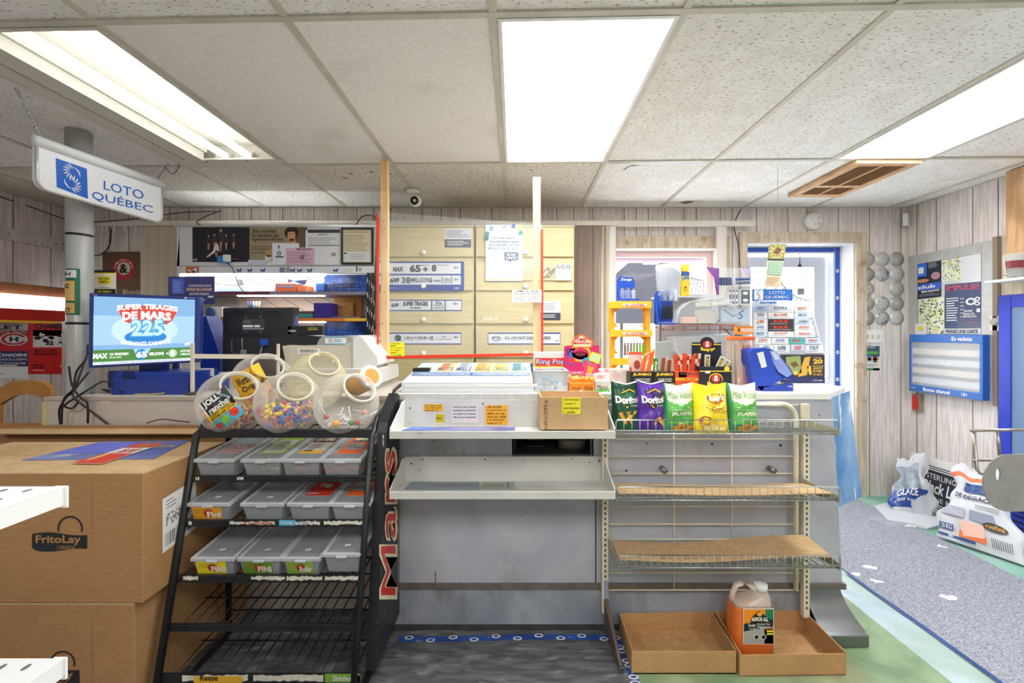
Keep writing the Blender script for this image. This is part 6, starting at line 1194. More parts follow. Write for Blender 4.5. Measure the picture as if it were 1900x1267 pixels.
m = MB(); m.prism([P(699, 661, sd-.021), P(714, 660, sd-.021), P(994, 655, sd-.004), P(994, 660, sd-.004), P(714, 666, sd-.021), P(699, 666, sd-.021)], (0, .005, 0), RT); m.build('tape', t, 'red tape'); fin(t)
note(722, 635, 750, 661, sd-.032, mat('#f7ea1a', .6), ['Loterie', 'et', 'carte d\'appel', 'en argent', 'ou', 'carte débit'], 'yellow handwritten note stuck low on the plastic screen')
note(950, 538, 1005, 561, sd-.01, mat('#eceae4', .7), ['        Avis        ', 'Les billets de loterie', 'ne se paient qu\'en argent', 'comptant ou par Interac', 'merci de votre compréhension'], 'white handwritten note on the plastic screen at the right pine post')
# ---------------------------------------------------------------- ticket display on the counter
t = thing('ticket_display', 'low glass topped lottery ticket display case on the counter', 'display case'); y0, y1 = 1.985, 2.36; xa, xb = -.53, .085
zf, zb_ = CT+.048, CT+.115
m = MB(); m.hexa([(xa, y0, CT+.001), (xb, y0, CT+.001), (xb, y1, CT+.001), (xa+.02, y1, CT+.001), (xa, y0, zf), (xb, y0, zf), (xb, y1, zb_), (xa+.02, y1, zb_)], mat('#c9cdd2', .35), .003); f = Face(m, lambda a, b: P(a, b, y0), (0, -1, 0)); f.rect(750, 712, 996, 717, WHITE); m.build('case', t)
m = MB(); f = quadf(m, [(xa+.02, y1, zb_+.0005), (xb, y1, zb_+.0005), (xb, y0, zf+.0005), (xa, y0, zf+.0005)]); f.rect(.0, .0, 1, .03, mat('#3a3f4a')); f.rect(.02, .03, .985, .72, mat('#b8cbe0')); f.rect(.02, .55, .985, .72, mat('#4a72b8')); f.rect(.01, .74, .99, .97, mat('#e8eaee')); f.lay()
f.text(.04, .6, .97, .69, 'COMBINAISONS POSSIBLES  COMBINAISONS POSSIBLES', mat('#dfe8f4'), .0)
for k, (c1, c2, nm) in enumerate((('#d9c88a', '#c97a5a', 'MOTS'), ('#c5cbd6', '#8f9bb0', 'MILLE'), ('#e3d26a', '#d99a4a', 'GAGNE'), ('#e6e08a', '#b8b05a', 'CROISES'), ('#a9c9b8', '#5a8fa0', 'LINGOTS D\'OR'))):
    u = .19+k*.158; f.rect(u, .05, u+.15, .52, mat(c1)); f.lay(); f.rect(u+.02, .1, u+.09, .45, mat(c2)); f.text(u+.01, .3, u+.14, .5, nm, mat('#5a5f70'), .02); f.lines(u+.02, .06, u+.14, .25, 3, mat('#7a7f8a')); f.k -= 1
f.lay(); f.lay(); f.text(.06, .8, .2, .9, 'GAGNER À VIE', mat('#a9b0ba')); f.text(.3, .8, .6, .88, 'GROLOT   QUINTE   BANCO', mat('#b5bac4')); f.rect(.83, .76, .97, .95, WHITE); m.build('ticket_panel', t)
MB().box(xa+.015, y0+.01, zf+.004, xb-.002, y1-.005, zf+.0045, GLASS) ; fin(t)
t = thing('card_reader', 'small black scanner with a thick black cable on the ticket display', 'reader'); m = MB().pb(765, 683, 797, 702, 2.16, .05, BLK, .006); f = front(m, 2.159); f.rect(771, 693, 780, 699, mat('#c9ccd0')); m.build('body', t); MB().tube([P(768, 700, 2.17), P(755, 706, 2.1), P(742, 715, 2.03), P(732, 724, 1.99), P(728, 735, 1.97)], .008, BLK).build('cable', t); fin(t)
# ---------------------------------------------------------------- goods right of the display
def pbox(name, label, cat, px0, py0, px1, py1, d, dep, mm, fn=None, group=None, bev=.002, rest=True, step=.0007):
    m = MB(); m.pb(px0, py0, px1, py1, d, dep, mm, bev)
    if rest:
        zmin = min(v.z for v in m.v); 
        for v in m.v:
            if v.z < zmin+.01: v.z += CT+.0008-zmin
    if fn: f = front(m, d, step); fn(f)
    return m.build(name, None, label, cat, group)
t = thing('plastic_bin', 'clear plastic bin holding blue wrapped items on the counter', 'bin'); d = 2.02; m = MB(); x0, x1, z1 = X(992, d), X(1054, d), Z(688, d)
e = .003; z0 = CT+.001
m.box(x0, d, z0, x1, d+e, z1, FROST); m.box(x0, d+.14, z0, x1, d+.14+e, z1, FROST); m.box(x0, d+e, z0, x0+e, d+.14, z1, FROST); m.box(x1-e, d+e, z0, x1, d+.14, z1, FROST); m.box(x0, d, z0, x1, d+.14, z0+.002, FROST); m.build('body', t); MB().tube([(x0, d, z1), (x1, d, z1), (x1, d+.14, z1), (x0, d+.14, z1), (x0, d, z1)], .004, mat('#e6eaee', .2, alpha=.8)).build('rim', t)
fin(t); rnd = random.Random(3); m = MB()
for i in range(40): p = Vector((rnd.uniform(x0+.015, x1-.015), rnd.uniform(d+.015, d+.12), CT+.006+rnd.uniform(0, .06))); m.add([p+Vector((rnd.uniform(-.02, .02), rnd.uniform(-.008, .008), rnd.uniform(-.012, .012))) for _ in range(4)], [(0, 1, 2), (0, 2, 3)], mat(['#8fb8dc', '#dfe6ec', '#5a8fc4', '#b9cdd9'][i % 4], .3))
m.build('wrapped_sweets', None, 'jumble of blue and clear wrapped sweets in the clear bin', 'sweets', kind='stuff')
pbox('black_case', 'flat black wallet lying before the clear bin', 'wallet', 998, 727, 1032, 734, 1.97, .04, mat('#3a3c42', .4))
def rp_(f): f.rect(991, 668, 1052, 690, mat('#f2d22a')); f.lay(); f.rect(993, 664, 1050, 679, mat('#d8352a')); f.lay(); f.text(995, 666, 1048, 678, 'Ring Pop', mat('#3f66c0'), .06); f.lay(); f.text(995, 666, 1048, 678, 'Ring Pop', mat('#f2d9c8'), .0); f.ell(1000, 686, 6, 5, RED, 12); f.ell(1045, 686, 6, 5, BLUE, 12); f.text(1014, 680, 1030, 689, '40', WHITE, .05)
pbox('candy_box', 'red and yellow ring candy box behind the clear bin', 'candy box', 990, 654, 1053, 690, 2.24, .1, mat('#d3d6cf', .4), rp_)
# pink display carton with lips
d = 2.22
def tm(f):
    f.rect(1048, 642, 1104, 694, mat('#c9246a')); f.lay(); f.rect(1050, 646, 1068, 660, mat('#8a1f6a')); f.ell(1076, 655, 20, 16, mat('#e8c83a')); f.rect(1052, 688, 1112, 694, mat('#d8287a')); f.lay(); f.ell(1077, 656, 16, 11, mat('#c02a58')); f.ell(1077, 660, 14, 8, mat('#f08ab0')); f.poly([(1056, 655), (1061, 648), (1065, 656), (1066, 676), (1054, 676)], mat('#2f6fc4')); f.lay(); f.ell(1077, 657, 10, 4, mat('#7a1030')); f.ell(1061, 669, 6, 6, mat('#d8303a'), 14); f.ell(1088, 672, 9, 9, mat('#2a9fd0'), 14); f.lay(); f.ell(1088, 674, 6, 6, mat('#e03a3a'), 14); f.poly([(1098, 652), (1116, 658), (1111, 676), (1092, 668)], mat('#f0dc2a')); f.lay(); f.poly([(1099, 655), (1113, 660), (1109, 672), (1095, 666)], mat('#b8d8a8')); f.text(1055, 689, 1085, 693, 'CANDY', WHITE)
t = thing('candy_display', 'pink cartoon lips candy carton with scalloped top on the counter', 'candy display'); m = MB(); m.prism([P(a, b, d) for a, b in ((1047, 694), (1047, 643), (1052, 641), (1062, 641), (1100, 641), (1112, 641), (1114, 690), (1118, 694))], (0, .004, 0), mat('#c9246a', .4))
m.prism([P(a, b, d-.002) for a, b in ((1063, 645), (1060, 634), (1066, 630), (1068, 624), (1078, 620), (1087, 623), (1092, 628), (1100, 631), (1101, 637), (1098, 645))], (0, .004, 0), mat('#e8702a', .4)); f = front(m, d-.0025); f.poly([(1064, 643), (1063, 635), (1069, 631), (1071, 626), (1078, 623), (1085, 626), (1090, 631), (1097, 633), (1096, 643)], mat('#f0e2b0')); f.lay(); f.text(1068, 625, 1088, 633, 'Text', mat('#d0306a'), .05); f.text(1064, 634, 1096, 641, 'Messenger', mat('#d0306a'), .03, arc=-1); g = front(m, d); tm(g)
m.box(X(1049, d), d+.004, CT+.001, X(1112, d), d+.13, CT+.04, mat('#b98a5a', .8)); m.box(X(1060, d), d, CT+.001, X(1100, d), d+.01, Z(690, d), mat('#b98a5a', .8)); m.build('carton', t); fin(t)
def ff(f): f.rect(1085, 675, 1103, 705, mat('#e8507a')); f.lay(); f.poly([(1088, 680), (1100, 680), (1098, 694), (1090, 694)], mat('#f0b02a')); f.lay(); f.text(1088, 693, 1102, 701, 'FRIES', WHITE, .03)
t = thing('candy_box', 'small tilted pink candy box with yellow fries before the pink carton', 'candy box'); m = MB(); cc = P(1094, 690, 2.10); m.obox(cc, 20*2.1/F, .03, 32*2.1/F, 0, mat('#e8507a', .4), .002); f = front(m, 2.10-.0155); ff(f); m2 = Matrix.Translation(cc) @ Matrix.Rotation(.2, 4, 'Y') @ Matrix.Translation(-cc); m.v = [m2 @ v for v in m.v]; zmin = min(v.z for v in m.v)
m.build('box', t); fin(t)
def hb(f): f.rect(1058, 712, 1102, 731, mat('#e88a1e')); f.rect(1060, 727, 1101, 730.5, mat('#f0c23a')); f.lay(); f.text(1062, 717, 1080, 724, 'Halls', mat('#5a2a10'), .0); f.text(1084, 715, 1100, 724, 'Valda', mat('#2a1a14'), .0, .2); f.ell(1078, 725, 3, 3, WHITE, 10); f.rect(1084, 726, 1100, 728, WHITE)
pbox('candy_box', 'orange lozenge box on the counter beside the clear bin', 'candy box', 1057, 711, 1103, 731, 1.98, .10, mat('#e07f1e', .4), hb); rnd = random.Random(5)
for i in range(7):
    px = 1064+i*5.8; m = MB(); p = P(px, 705-rnd.uniform(0, 3), 2.01+.025*(i % 3)); m.lathe([(.001, -.006), (.012, -.006), (.013, 0), (.012, .006), (.001, .006)], p, (rnd.uniform(-.5, .5), -1, rnd.uniform(-.2, .5)), mat(['#e8a03a', '#f0b85a', '#d98a2a'][i % 3], .35), 14); m.build('wrapped_lozenge', None, 'orange wrapped lozenge lying on top of the orange lozenge box', 'candy', 'lozenges on the orange box')
def mc(f): f.rect(1106, 722, 1131, 731, mat('#4fae4a')); f.lay(); f.text(1108, 714, 1128, 722, 'Marco', BLK, .0, .2); f.text(1118, 724, 1130, 729, 'polo', WHITE, 0, .2)
pbox('candy_box', 'clear and green candy box left of the green chip bag', 'candy box', 1105, 707, 1132, 731, 2.0, .06, mat('#d9d5cb', .2, alpha=.8), mc)
for k, (px0, py0, px1, py1, dd2, c_, lb) in enumerate(((1098, 692, 1130, 706, 2.10, '#f0d9d9', 'white and pink sweet packet stacked behind the clear green candy box'), (1128, 684, 1160, 712, 2.12, '#cfc2b5', 'beige clear pack leaning behind the green chip bag'), (1112, 684, 1140, 690, 2.15, '#e6e2dd', 'white flat pack lying behind the pink fries box'))):
    m = MB(); m.obox(P((px0+px1)/2, (py0+py1)/2, dd2), (px1-px0)*dd2/F, .05, (py1-py0)*dd2/F, .15, mat(c_, .25, var=.15, scale=50), .004); f = front(m, dd2-.034); f.ell((px0+px1)/2, (py0+py1)/2, 7, 3, mat('#d8a0a0'), 12); m.build('sweet_packet', None, lb, 'packet')
# yellow lighter stand
YS = mat('#f2b01e', .35); t = thing('lighter_stand', 'yellow plastic three tier lighter stand on the counter by the window', 'stand'); d = 2.33
def ring(m, px0, py0, px1, py1, ix0, iy0, ix1, iy1, dd, dep):
    r_ = 8; out = [(px0, py0), (px1, py0), (px1, py1), (px0, py1)]
    m.prism([P(px0, py0, dd), P(ix0, py0, dd), P(ix0, py1, dd), P(px0, py1, dd)], (0, dep, 0), YS); m.prism([P(ix1, py0, dd), P(px1, py0, dd), P(px1, py1, dd), P(ix1, py1, dd)], (0, dep, 0), YS)
    for (a, b, sx_, sy_) in ((ix0, iy0, 1, 1), (ix1, iy0, -1, 1), (ix1, iy1, -1, -1), (ix0, iy1, 1, -1)): m.prism([P(a, b-sy_*.5, dd), P(a+sx_*r_, b-sy_*.5, dd), P(a, b+sy_*r_, dd)], (0, dep, 0), YS)
for k, (yt, yb) in enumerate(((559, 610), (612, 660), (664, 718))):
    MB().pb(1132+k*1.5, yt, 1140+k, yb+4, d, .05, YS, .003).build('side_rail', t); m = MB(); m.pb(1198-0*k, yt, 1207+k, yb+4, d, .05, YS, .003)
    for (a, b, sx_, sy_) in ((1139, yt+13, 1, 1), (1199, yt+13, -1, 1), (1199, yb-4, -1, -1), (1139, yb-4, 1, -1)): m.prism([P(a, b, d+.01), P(a+sx_*9, b, d+.01), P(a, b+sy_*9, d+.01)], (0, .03, 0), YS)
    m.build('side_rail', t)
    m = MB(); m.hexa([P(1131+k, yt+13, d-.03), P(1209+k*2, yt+13, d-.03), P(1205+k, yt+10, d+.05), P(1134, yt+10, d+.05), P(1131+k, yt, d-.025), P(1209+k*2, yt, d-.025), P(1205+k, yt+2, d+.05), P(1134, yt+2, d+.05)], YS, .002); f = front(m, d-.032)
    if k < 2: f.poly([(1154, yt+4), (1200+k, yt+4), (1200+k, yt+9), (1157, yt+10)], mat('#f0e6d8')); f.lay(); f.text(1160, yt+4.5, 1196, yt+9, 'bic LIGHTERS', mat('#b8442a'), .02)
    m.build('tray', t)
MB().box(X(1136, d), d+.0, CT+.001, X(1206, d), d+.06, Z(712, d), YS).build('base', t); fin(t)
for k, c_ in enumerate(('#8a6a5c', '#9a9590', '#8f8a86', '#7ab82a', '#8a9a8a', '#86c23a', '#7fb52f')):
    px = 1158+k*5.6; m = MB(); m.pb(px, 640, px+4.4, 660, d-.012, .012, mat(c_, .25), .003); m.pb(px+.4, 635.5, px+4, 640.2, d-.011, .01, CHROME, .001); m.build('lighter', None, 'disposable lighter standing in the second tier of the yellow stand', 'lighter', 'lighters in the yellow stand')
def blu(name, label, px0, py0, px1, py1, d):
    t = thing(name, label, 'lighter display'); m = MB(); BB = mat('#1f4fb8', .35); m.prism([P(a, b, d+.07) for a, b in ((px0, py1), (px0, py0+6), (px0+5, py0), (px1-12, py0+2), (px1-8, py0+8), (px1-8, py1))], (0, .004, 0), BB); m.prism([P(px0, py1, d), P(px1, py1, d), P(px1, py1, d+.07), P(px0, py1, d+.07)], (0, 0, .008), BB)
    m.prism([P(px0+2, py0+16, d+.07), P(px0+2, py1, d+.07), P(px0+8, py1, d)], (.004, 0, 0), BB); f = front(m, d+.0695); f.text(px0+6, py0+3, px1-14, py0+9, 'Zenga', WHITE, .02, .2); f.lay(); f.text(px0+4, py1+0-5, px1-10, py1-1, 'LIGHTERS', WHITE)
    m.build('carton', t); fin(t)
blu('lighter_display', 'blue lighter carton on top of the yellow stand', 1145, 513, 1186, 557, 2.33)
for k, (px, c_) in enumerate(((1152, '#8a8fae'), (1160, '#a9aacb'), (1163, '#8890c0'), (1172, '#b5bac8'))): m = MB(); dk = 2.345+.02*(k % 2); m.pb(px, 538, px+7, 554.5, dk, .012, mat(c_, .25), .003); m.pb(px+1, 534, px+6, 538.2, dk+.001, .01, CHROME, .001); m.build('lighter', None, 'silver violet lighter in the blue carton on top of the yellow stand', 'lighter', 'lighters in the top blue carton')
# grey back board + copper wire shelf
d = 2.42; MB().pb(1216, 545, 1332, 716, d+.08, .006, mat('#d5d9de', .4)).build('backing_panel', None, 'pale grey plastic back board behind the clear boxes on the counter', 'board')
t = thing('wire_shelf', 'copper coloured wire shelf holding the acrylic bin above the counter', 'wire shelf'); CO = mat('#a8604a', .4, metal=.5); m = MB(); ys = d-.10
m.tube([P(1216, 606, ys), P(1228, 611, ys), P(1240, 604, ys-.02), P(1364, 603, ys-.02), P(1367, 597, ys)], .003, CO, 6); m.tube([P(1228, 612, ys), P(1360, 611, ys)], .0025, CO, 6)
for px in (1249, 1271, 1294, 1317, 1338, 1360): m.tube([P(px, 603, ys-.02), P(px, 612, ys-.02), P(px-1, 613, ys+.01), P(px-1, 603, d+.078)], .0022, CO, 6)
for px in (1225, 1360): m.tube([P(px, 603, ys), P(px, 600, d+.078), Vector((P(px, 600, d+.078).x, d+.078, CT+.001))], .003, CO, 6)
m.build('wires', t); fin(t)
blu('lighter_display', 'blue lighter carton with black torch lighters at the left of the copper wire shelf', 1214, 540, 1256, 602, 2.31)
for k in range(3): m = MB(); m.pb(1229+k*7, 571, 1235+k*7, 592, 2.325, .012, BLK, .003); m.pb(1230+k*7, 566, 1235+k*7, 571, 2.326, .01, DARK, .001); m.build('torch_lighter', None, 'black torch lighter standing in the blue carton on the copper wire shelf', 'lighter', 'black torch lighters')
def clearbox(name, label, pts, d, dep, mt=ACRYL):
    m = MB(); m.prism([P(a, b, d) for a, b in pts], (0, dep, 0), mt); n = len(pts); loop = [P(a, b, d) for a, b in pts]; m.tube(loop, .002, mat('#e3e8ec', .15, alpha=.85), 5, True); m.tube([p+Vector((0, dep, 0)) for p in loop], .002, mat('#e3e8ec', .15, alpha=.7), 5, True); return m.build(name, None, label, 'box')
clearbox('acrylic_bin', 'clear acrylic bin of pens and tickets on the copper wire shelf', [(1255, 600), (1262, 574), (1280, 560), (1340, 552), (1360, 566), (1371, 578), (1368, 601)], 2.30, .14)
for px0, py0, px1, py1, c_, nm, lb in ((1296, 575, 1328, 600, '#c9c6bd', 'box', 'grey white box inside the acrylic bin'), (1297, 560, 1320, 569, '#d9dfc8', 'ticket', 'pale green slip on top of the acrylic bin'), (1321, 560, 1350, 569, '#e3e6e0', 'ticket', 'white slip on top of the acrylic bin'), (1268, 588, 1294, 600, '#e3b5a5', 'package', 'small pink packs at the left in the acrylic bin')): MB().pb(px0, py0, px1, py1, 2.34, .05, mat(c_, .4), .003).build(nm, None, lb, nm)
for k in range(9): a = P(1331+k*3, 598, 2.34+.01*(k % 3)); b = P(1345+k*3-(k % 4)*6, 583+(k % 3)*3, 2.36); MB().tube([a, b], .004, mat(['#3a55b0', '#5a7fc0', '#c8372e', '#4a4f7a', '#6a9a8a'][k % 5], .3)).build('pen', None, 'colourful pen lying in the right side of the acrylic bin', 'pen', 'pens in the acrylic bin')
clearbox('plastic_case', 'large clear lidded case below the copper wire shelf', [(1256, 652), (1250, 624), (1352, 620), (1372, 646), (1366, 664), (1270, 672)], 2.22, .16, mat('#cfd4d8', .15, alpha=.45))
clearbox('plastic_case', 'crinkled clear packet standing between the yellow stand and the snack boxes', [(1218, 690), (1216, 636), (1240, 633), (1252, 640), (1256, 690)], 2.30, .05, mat('#b9c7c4', .15, alpha=.5))
# jar of lighters, yellow can
t = thing('lighter_jar', 'clear ribbed tub of pale lighters standing on the counter display before the window', 'tub'); d = 2.40; m = MB(); c0 = P(1240, 560, d); r_ = 22*d/F; m.lathe([(.001, 0), (r_*.86, 0), (r_, Z(503, d)-c0.z), (r_, Z(499, d)-c0.z)], c0, (0, 0, 1), mat('#e3edf8', .08, alpha=.35), 28); m.build('body', t); MB().lathe([(r_*1.02, 0), (r_*1.03, .022), (r_*.6, .028), (.001, .03)], P(1240, 500, d), (0, 0, 1), mat('#f4f7fa', .2, alpha=.8), 28).build('lid', t); fin(t)
for k in range(8):
    a = k*.785; m = MB(); cc = c0+Vector((r_*.62*math.cos(a), r_*.62*math.sin(a), .004)); m.box(cc.x-.009, cc.y-.005, cc.z, cc.x+.009, cc.y+.005, cc.z+.065, mat(['#b8c4de', '#dfe6f0', '#8fa3c8'][k % 3], .25), .003); m.build('lighter', None, 'pale lighter inside the clear ribbed tub', 'lighter', 'lighters in the ribbed tub')
t = thing('fuel_can', 'yellow and blue lighter fluid can beside the clear ribbed tub', 'can'); d = 2.39; m = MB(); m.pb(1264, 504, 1280, 549, d, .02, mat('#f0cf2a', .35), .003); f = front(m, d-.0002); f.rect(1264, 504, 1280, 512, mat('#3a62a8')); f.rect(1264, 512, 1280, 520, mat('#dfe0c8')); f.lay(); f.text(1265, 513, 1279, 519, 'CLIPPER', mat('#3a4a5a'), .02); f.ell(1272, 536, 3, 5, mat('#b8402a'), 12); f.lay(); f.ell(1272, 537, 1.6, 3, YEL, 10); m.build('body', t); MB().pb(1264, 490, 1279, 504, d+.001, .018, mat('#f3d63a', .35), .004).build('cap', t); m = MB().box(X(1216, 2.42), 2.385, Z(549.5, 2.39)-.006, X(1300, 2.42), 2.50, Z(549.5, 2.39)-.0005, mat('#e6e9ee', .3, alpha=.7)); m.build('clear_shelf', t); fin(t)
# acrylic display with batteries and cards
t = thing('acrylic_display', 'clear and purple acrylic display stand with small goods and playing cards', 'display'); d = 2.36
m = MB(); m.prism([P(a, b, d) for a, b in ((1332, 697), (1332, 496), (1394, 498), (1394, 697))], (0, .004, 0), ACRYL); m.prism([P(a, b, d) for a, b in ((1311, 495), (1334, 498), (1334, 547), (1329, 546), (1325, 515))], (0, .004, 0), mat('#8a4fa0', .3)); m.prism([P(a, b, d+.08) for a, b in ((1372, 496), (1394, 498), (1394, 530), (1388, 515))], (0, .004, 0), mat('#a58ab8', .3)); m.build('stand', t)
for py in (531, 566, 600, 640, 697): MB().hexa([P(1332, py, d-.05), P(1394, py, d-.05), P(1394, py, d+.08), P(1332, py, d+.08), P(1332, py-1.5, d-.05), P(1394, py-1.5, d-.05), P(1394, py-1.5, d+.08), P(1332, py-1.5, d+.08)], mat('#e8edf2', .1, alpha=.6)).build('tier', t)
for px in (1332, 1393): MB().prism([P(px, 697, d-.05), P(px, 500, d-.05), P(px, 500, d+.08), P(px, 697, d+.08)], (.002, 0, 0), ACRYL).build('side', t)
fin(t)
for k in range(5): m = MB(); m.pb(1334+k*5, 515, 1338+k*5, 530, d-.03, .012, mat('#49557a', .35), .002); m.pb(1334.5+k*5, 513.5, 1337.5+k*5, 515, d-.029, .01, CHROME); m.build('lighter', None, 'dark slim lighter on the top tier of the clear display', 'lighter', 'slim lighters on the clear display')
for k in range(2): MB().tube([P(1365, 518+k*6.5, d-.03), P(1390, 517.5+k*6.5, d-.03)], .008, mat(['#3f5a9a', '#5a6f8a'][k], .3)).build('flashlight', None, ('upper', 'lower')[k]+' small blue torch lying on the top tier of the clear display', 'torch')
for k, px in enumerate((1352, 1358, 1364, 1374)):
    m = MB(); m.pb(px, 536, px+(5 if k < 3 else 18), 564.5, d-.035, .02, mat('#d8dce2', .35), .002); f = front(m, d-.0355); f.rect(px+1, 538, px+(4 if k < 3 else 17), 563, mat('#5f6a7a')); f.lay(); f.ell(px+(2.5 if k < 3 else 9), 544, 1.5 if k < 3 else 5, 3, WHITE, 12); f.ell(px+(2.5 if k < 3 else 9), 557, 1.5 if k < 3 else 5, 3, WHITE, 12); m.build('card_deck', None, ['first narrow card deck', 'second narrow card deck', 'third narrow card deck', 'wide card deck showing its ornate back'][k]+' on the second tier of the clear display', 'card deck')
for k, (py0, py1, c_, c2) in enumerate(((570, 599, '#b5c8dc', '#3a6f9a'), (604, 638, '#c9cdd0', '#5a4f62'))):
    m = MB(); m.pb(1338, py0, 1388, py1-1.5, d-.03, .03, mat(c_, .35), .002); f = front(m, d-.0305); f.line([(1342, py0+4), (1360, py1-12), (1380, py0+6)], 2, mat(c2)); f.ell(1372, py1-12, 6, 5, mat(c2), 14, .6); m.build('small_pack', None, ['blue and white blister pack', 'grey and plum pack'][k]+' on a lower tier of the clear display', 'pack')
def ot(f): f.text(1374, 609, 1397, 616, 'WRANGLER', WHITE, .03); f.ell(1371, 612, 1.5, 4, BLK, 8)
m = MB(); m.pb(1367, 605, 1399, 620, 2.26, .03, mat('#f0973a', .35), .002); f = front(m, 2.2595); f.rect(1367, 605, 1399, 607, mat('#c87a2a')); ot(f); m.build('small_box', None, 'orange small box on top of the straw tubes', 'box')
# straw tubes
for k, (a0, a1, c1, lb) in enumerate(((1357, 1376, '#f07a3a', 'left tall clear candy tube with orange lid and green printed sticks'), (1381, 1400, '#ef6a3a', 'right tall clear candy tube with orange lid and red sticks'))):
    t = thing('candy_tube', lb, 'tube', 'tall candy tubes'); d = 2.13; OG = mat(c1, .3)
    m = MB(); m.box(X(a0, d), d, CT+.012, X(a1, d), d+.05, Z(631, d), mat('#f3c6ae', .1, alpha=.35), .003); m.build('body', t); MB().box(X(a0-1, d), d-.004, Z(631, d), X(a1+1, d), d+.054, Z(624, d), OG, .003).build('lid', t); MB().box(X(a0-1, d), d-.004, CT+.001, X(a1+1, d), d+.054, CT+.014, OG, .003).build('base', t)
    for j in range(4): m = MB().tube([(X(a0+3+j*4, d), d+.02+.006*(j % 2), CT+.016), (X(a0+4+j*3.6, d), d+.025, Z(640, d))], .0035, mat((['#5aa86a', '#d8e0da', '#4a9a7a', '#e8e0d0'] if k == 0 else ['#c83a3a', '#8a5a3a', '#d8503a', '#b0302a'])[j], .3), 6); m.build('candy_stick', t)
    fin(t)
# snack cartons
d = 2.06
def jumbo(px0, px1, c_, wd, lb, py0=690):
    def fn(f): f.rect(px0+.5, py0+1, px1-.5, 731, BLK); f.lay(); f.text(px0+4, py0+2, px1-3, py0+8, 'JUMBO', mat('#f0c23a'), .05); f.text(px0+8, py0+12, px1-6, py0+14.5, 'SMOKED SAUSAGE', WHITE); f.text(px0+8, py0+15.5, px1-6, py0+18, 'SAUCISSES FUMÉES', WHITE); f.rect(px0+.5, py0+21, px1-.5, 731, mat(c_)); f.lay(); f.text(px0+10, py0+22, px1-6, py0+27, wd, WHITE, .03)
    return pbox('snack_carton', lb, 'carton', px0, py0, px1, 731, d, .10, mat('#1d1c20', .4), fn, 'snack cartons on the counter')
jumbo(1170, 1212, '#e0501e', 'HOT', 'black and orange JUMBO sausage carton, left of its pair'); jumbo(1213, 1252, '#3f9a5c', 'MEAT', 'black and green JUMBO sausage carton, right of its pair')
def pep(f): f.rect(1253, 689, 1297, 701, mat('#e0452a')); f.rect(1259, 690, 1266, 700, mat('#3fae5a')); f.rect(1266, 690, 1274, 700, WHITE); f.rect(1253, 701, 1297, 706, mat('#f0a02a')); f.lay(); f.text(1262, 691, 1294, 696, 'PEPPERONI', mat('#4a3a30'), .02); f.text(1270, 702, 1290, 705.5, 'HOT FORT', mat('#5a2a10')); f.poly([(1262, 716), (1266, 710), (1284, 710), (1289, 716)], mat('#8a2418')); f.lay(); f.rect(1266, 711.5, 1284, 715, mat('#f0e0d0'))
pbox('snack_carton', 'red and orange PEPPERONI carton on the counter', 'carton', 1253, 689, 1297, 731, d, .10, mat('#e0481e', .4), pep, 'snack cartons on the counter')
def snop(f, y0, s=1.): f.poly([(1283, y0), (1287, y0), (1287, y0), (1283, y0)], BLK)
t = thing('snack_carton', 'black and yellow Snopsys carton with an arched header and open tray', 'carton'); m = MB(); BK2 = mat('#1a1b2c', .4); d = 2.05
m.pb(1298, 680, 1357, 731, d, .006, BK2); m.box(X(1298, d), d+.006, CT+.0, X(1357, d), d+.11, CT+.003, BK2); m.pb(1298, 680, 1301, 729, d+.006, .10, BK2); m.pb(1354, 680, 1357, 729, d+.006, .10, BK2)
arc = [(1284+0, 655), (1284, 635), (1298, 635)]+[(1312-13*math.cos(a), 637-12*math.sin(a)) for a in [math.pi*i/8 for i in range(9)]]+[(1338, 635), (1338, 655), (1340, 660), (1357, 682), (1357, 690), (1298, 690), (1298, 682), (1284, 660)]
m.prism([P(a, b, d+.11) for a, b in arc], (0, .004, 0), BK2); f = front(m, d-.0003); f.rect(1298, 687.5, 1357, 689.5, mat('#e8c42a')); f.lay(); f.ell(1328, 703, 13, 11, mat('#e8c42a')); f.lay(); f.ell(1328, 704, 11.5, 10, BK2); f.lay(); f.ell(1328, 702, 8.5, 8, mat('#d8352a')); f.lay(); f.ell(1328, 699, 3, 3, WHITE); f.ell(1328, 704, 4, 3, WHITE); f.lay(); f.text(1311, 707, 1347, 716, 'Snopsys', mat('#f0d23a'), .06, arc=2.5); f.ell(1348, 684, 5, 5, mat('#f0d23a'), 16); f.rect(1308, 688, 1317, 692.5, WHITE); f.text(1303, 722, 1352, 727, 'MEAT STICKS', mat('#f0d23a'), .02)
g = front(m, d+.1095); g.rect(1284, 638, 1338, 640, mat('#e8c42a')); g.lay(); g.ell(1312, 639, 12, 10, BK2); g.lay(); g.ell(1312, 639, 8, 7, mat('#d8352a')); g.lay(); g.ell(1312, 636, 2.6, 2.6, WHITE); g.ell(1312, 641, 3.5, 2.6, WHITE); g.lay(); g.text(1299, 643, 1326, 651, 'Snopsys', mat('#f0d23a'), .06, arc=2)
m.build('carton', t); fin(t)
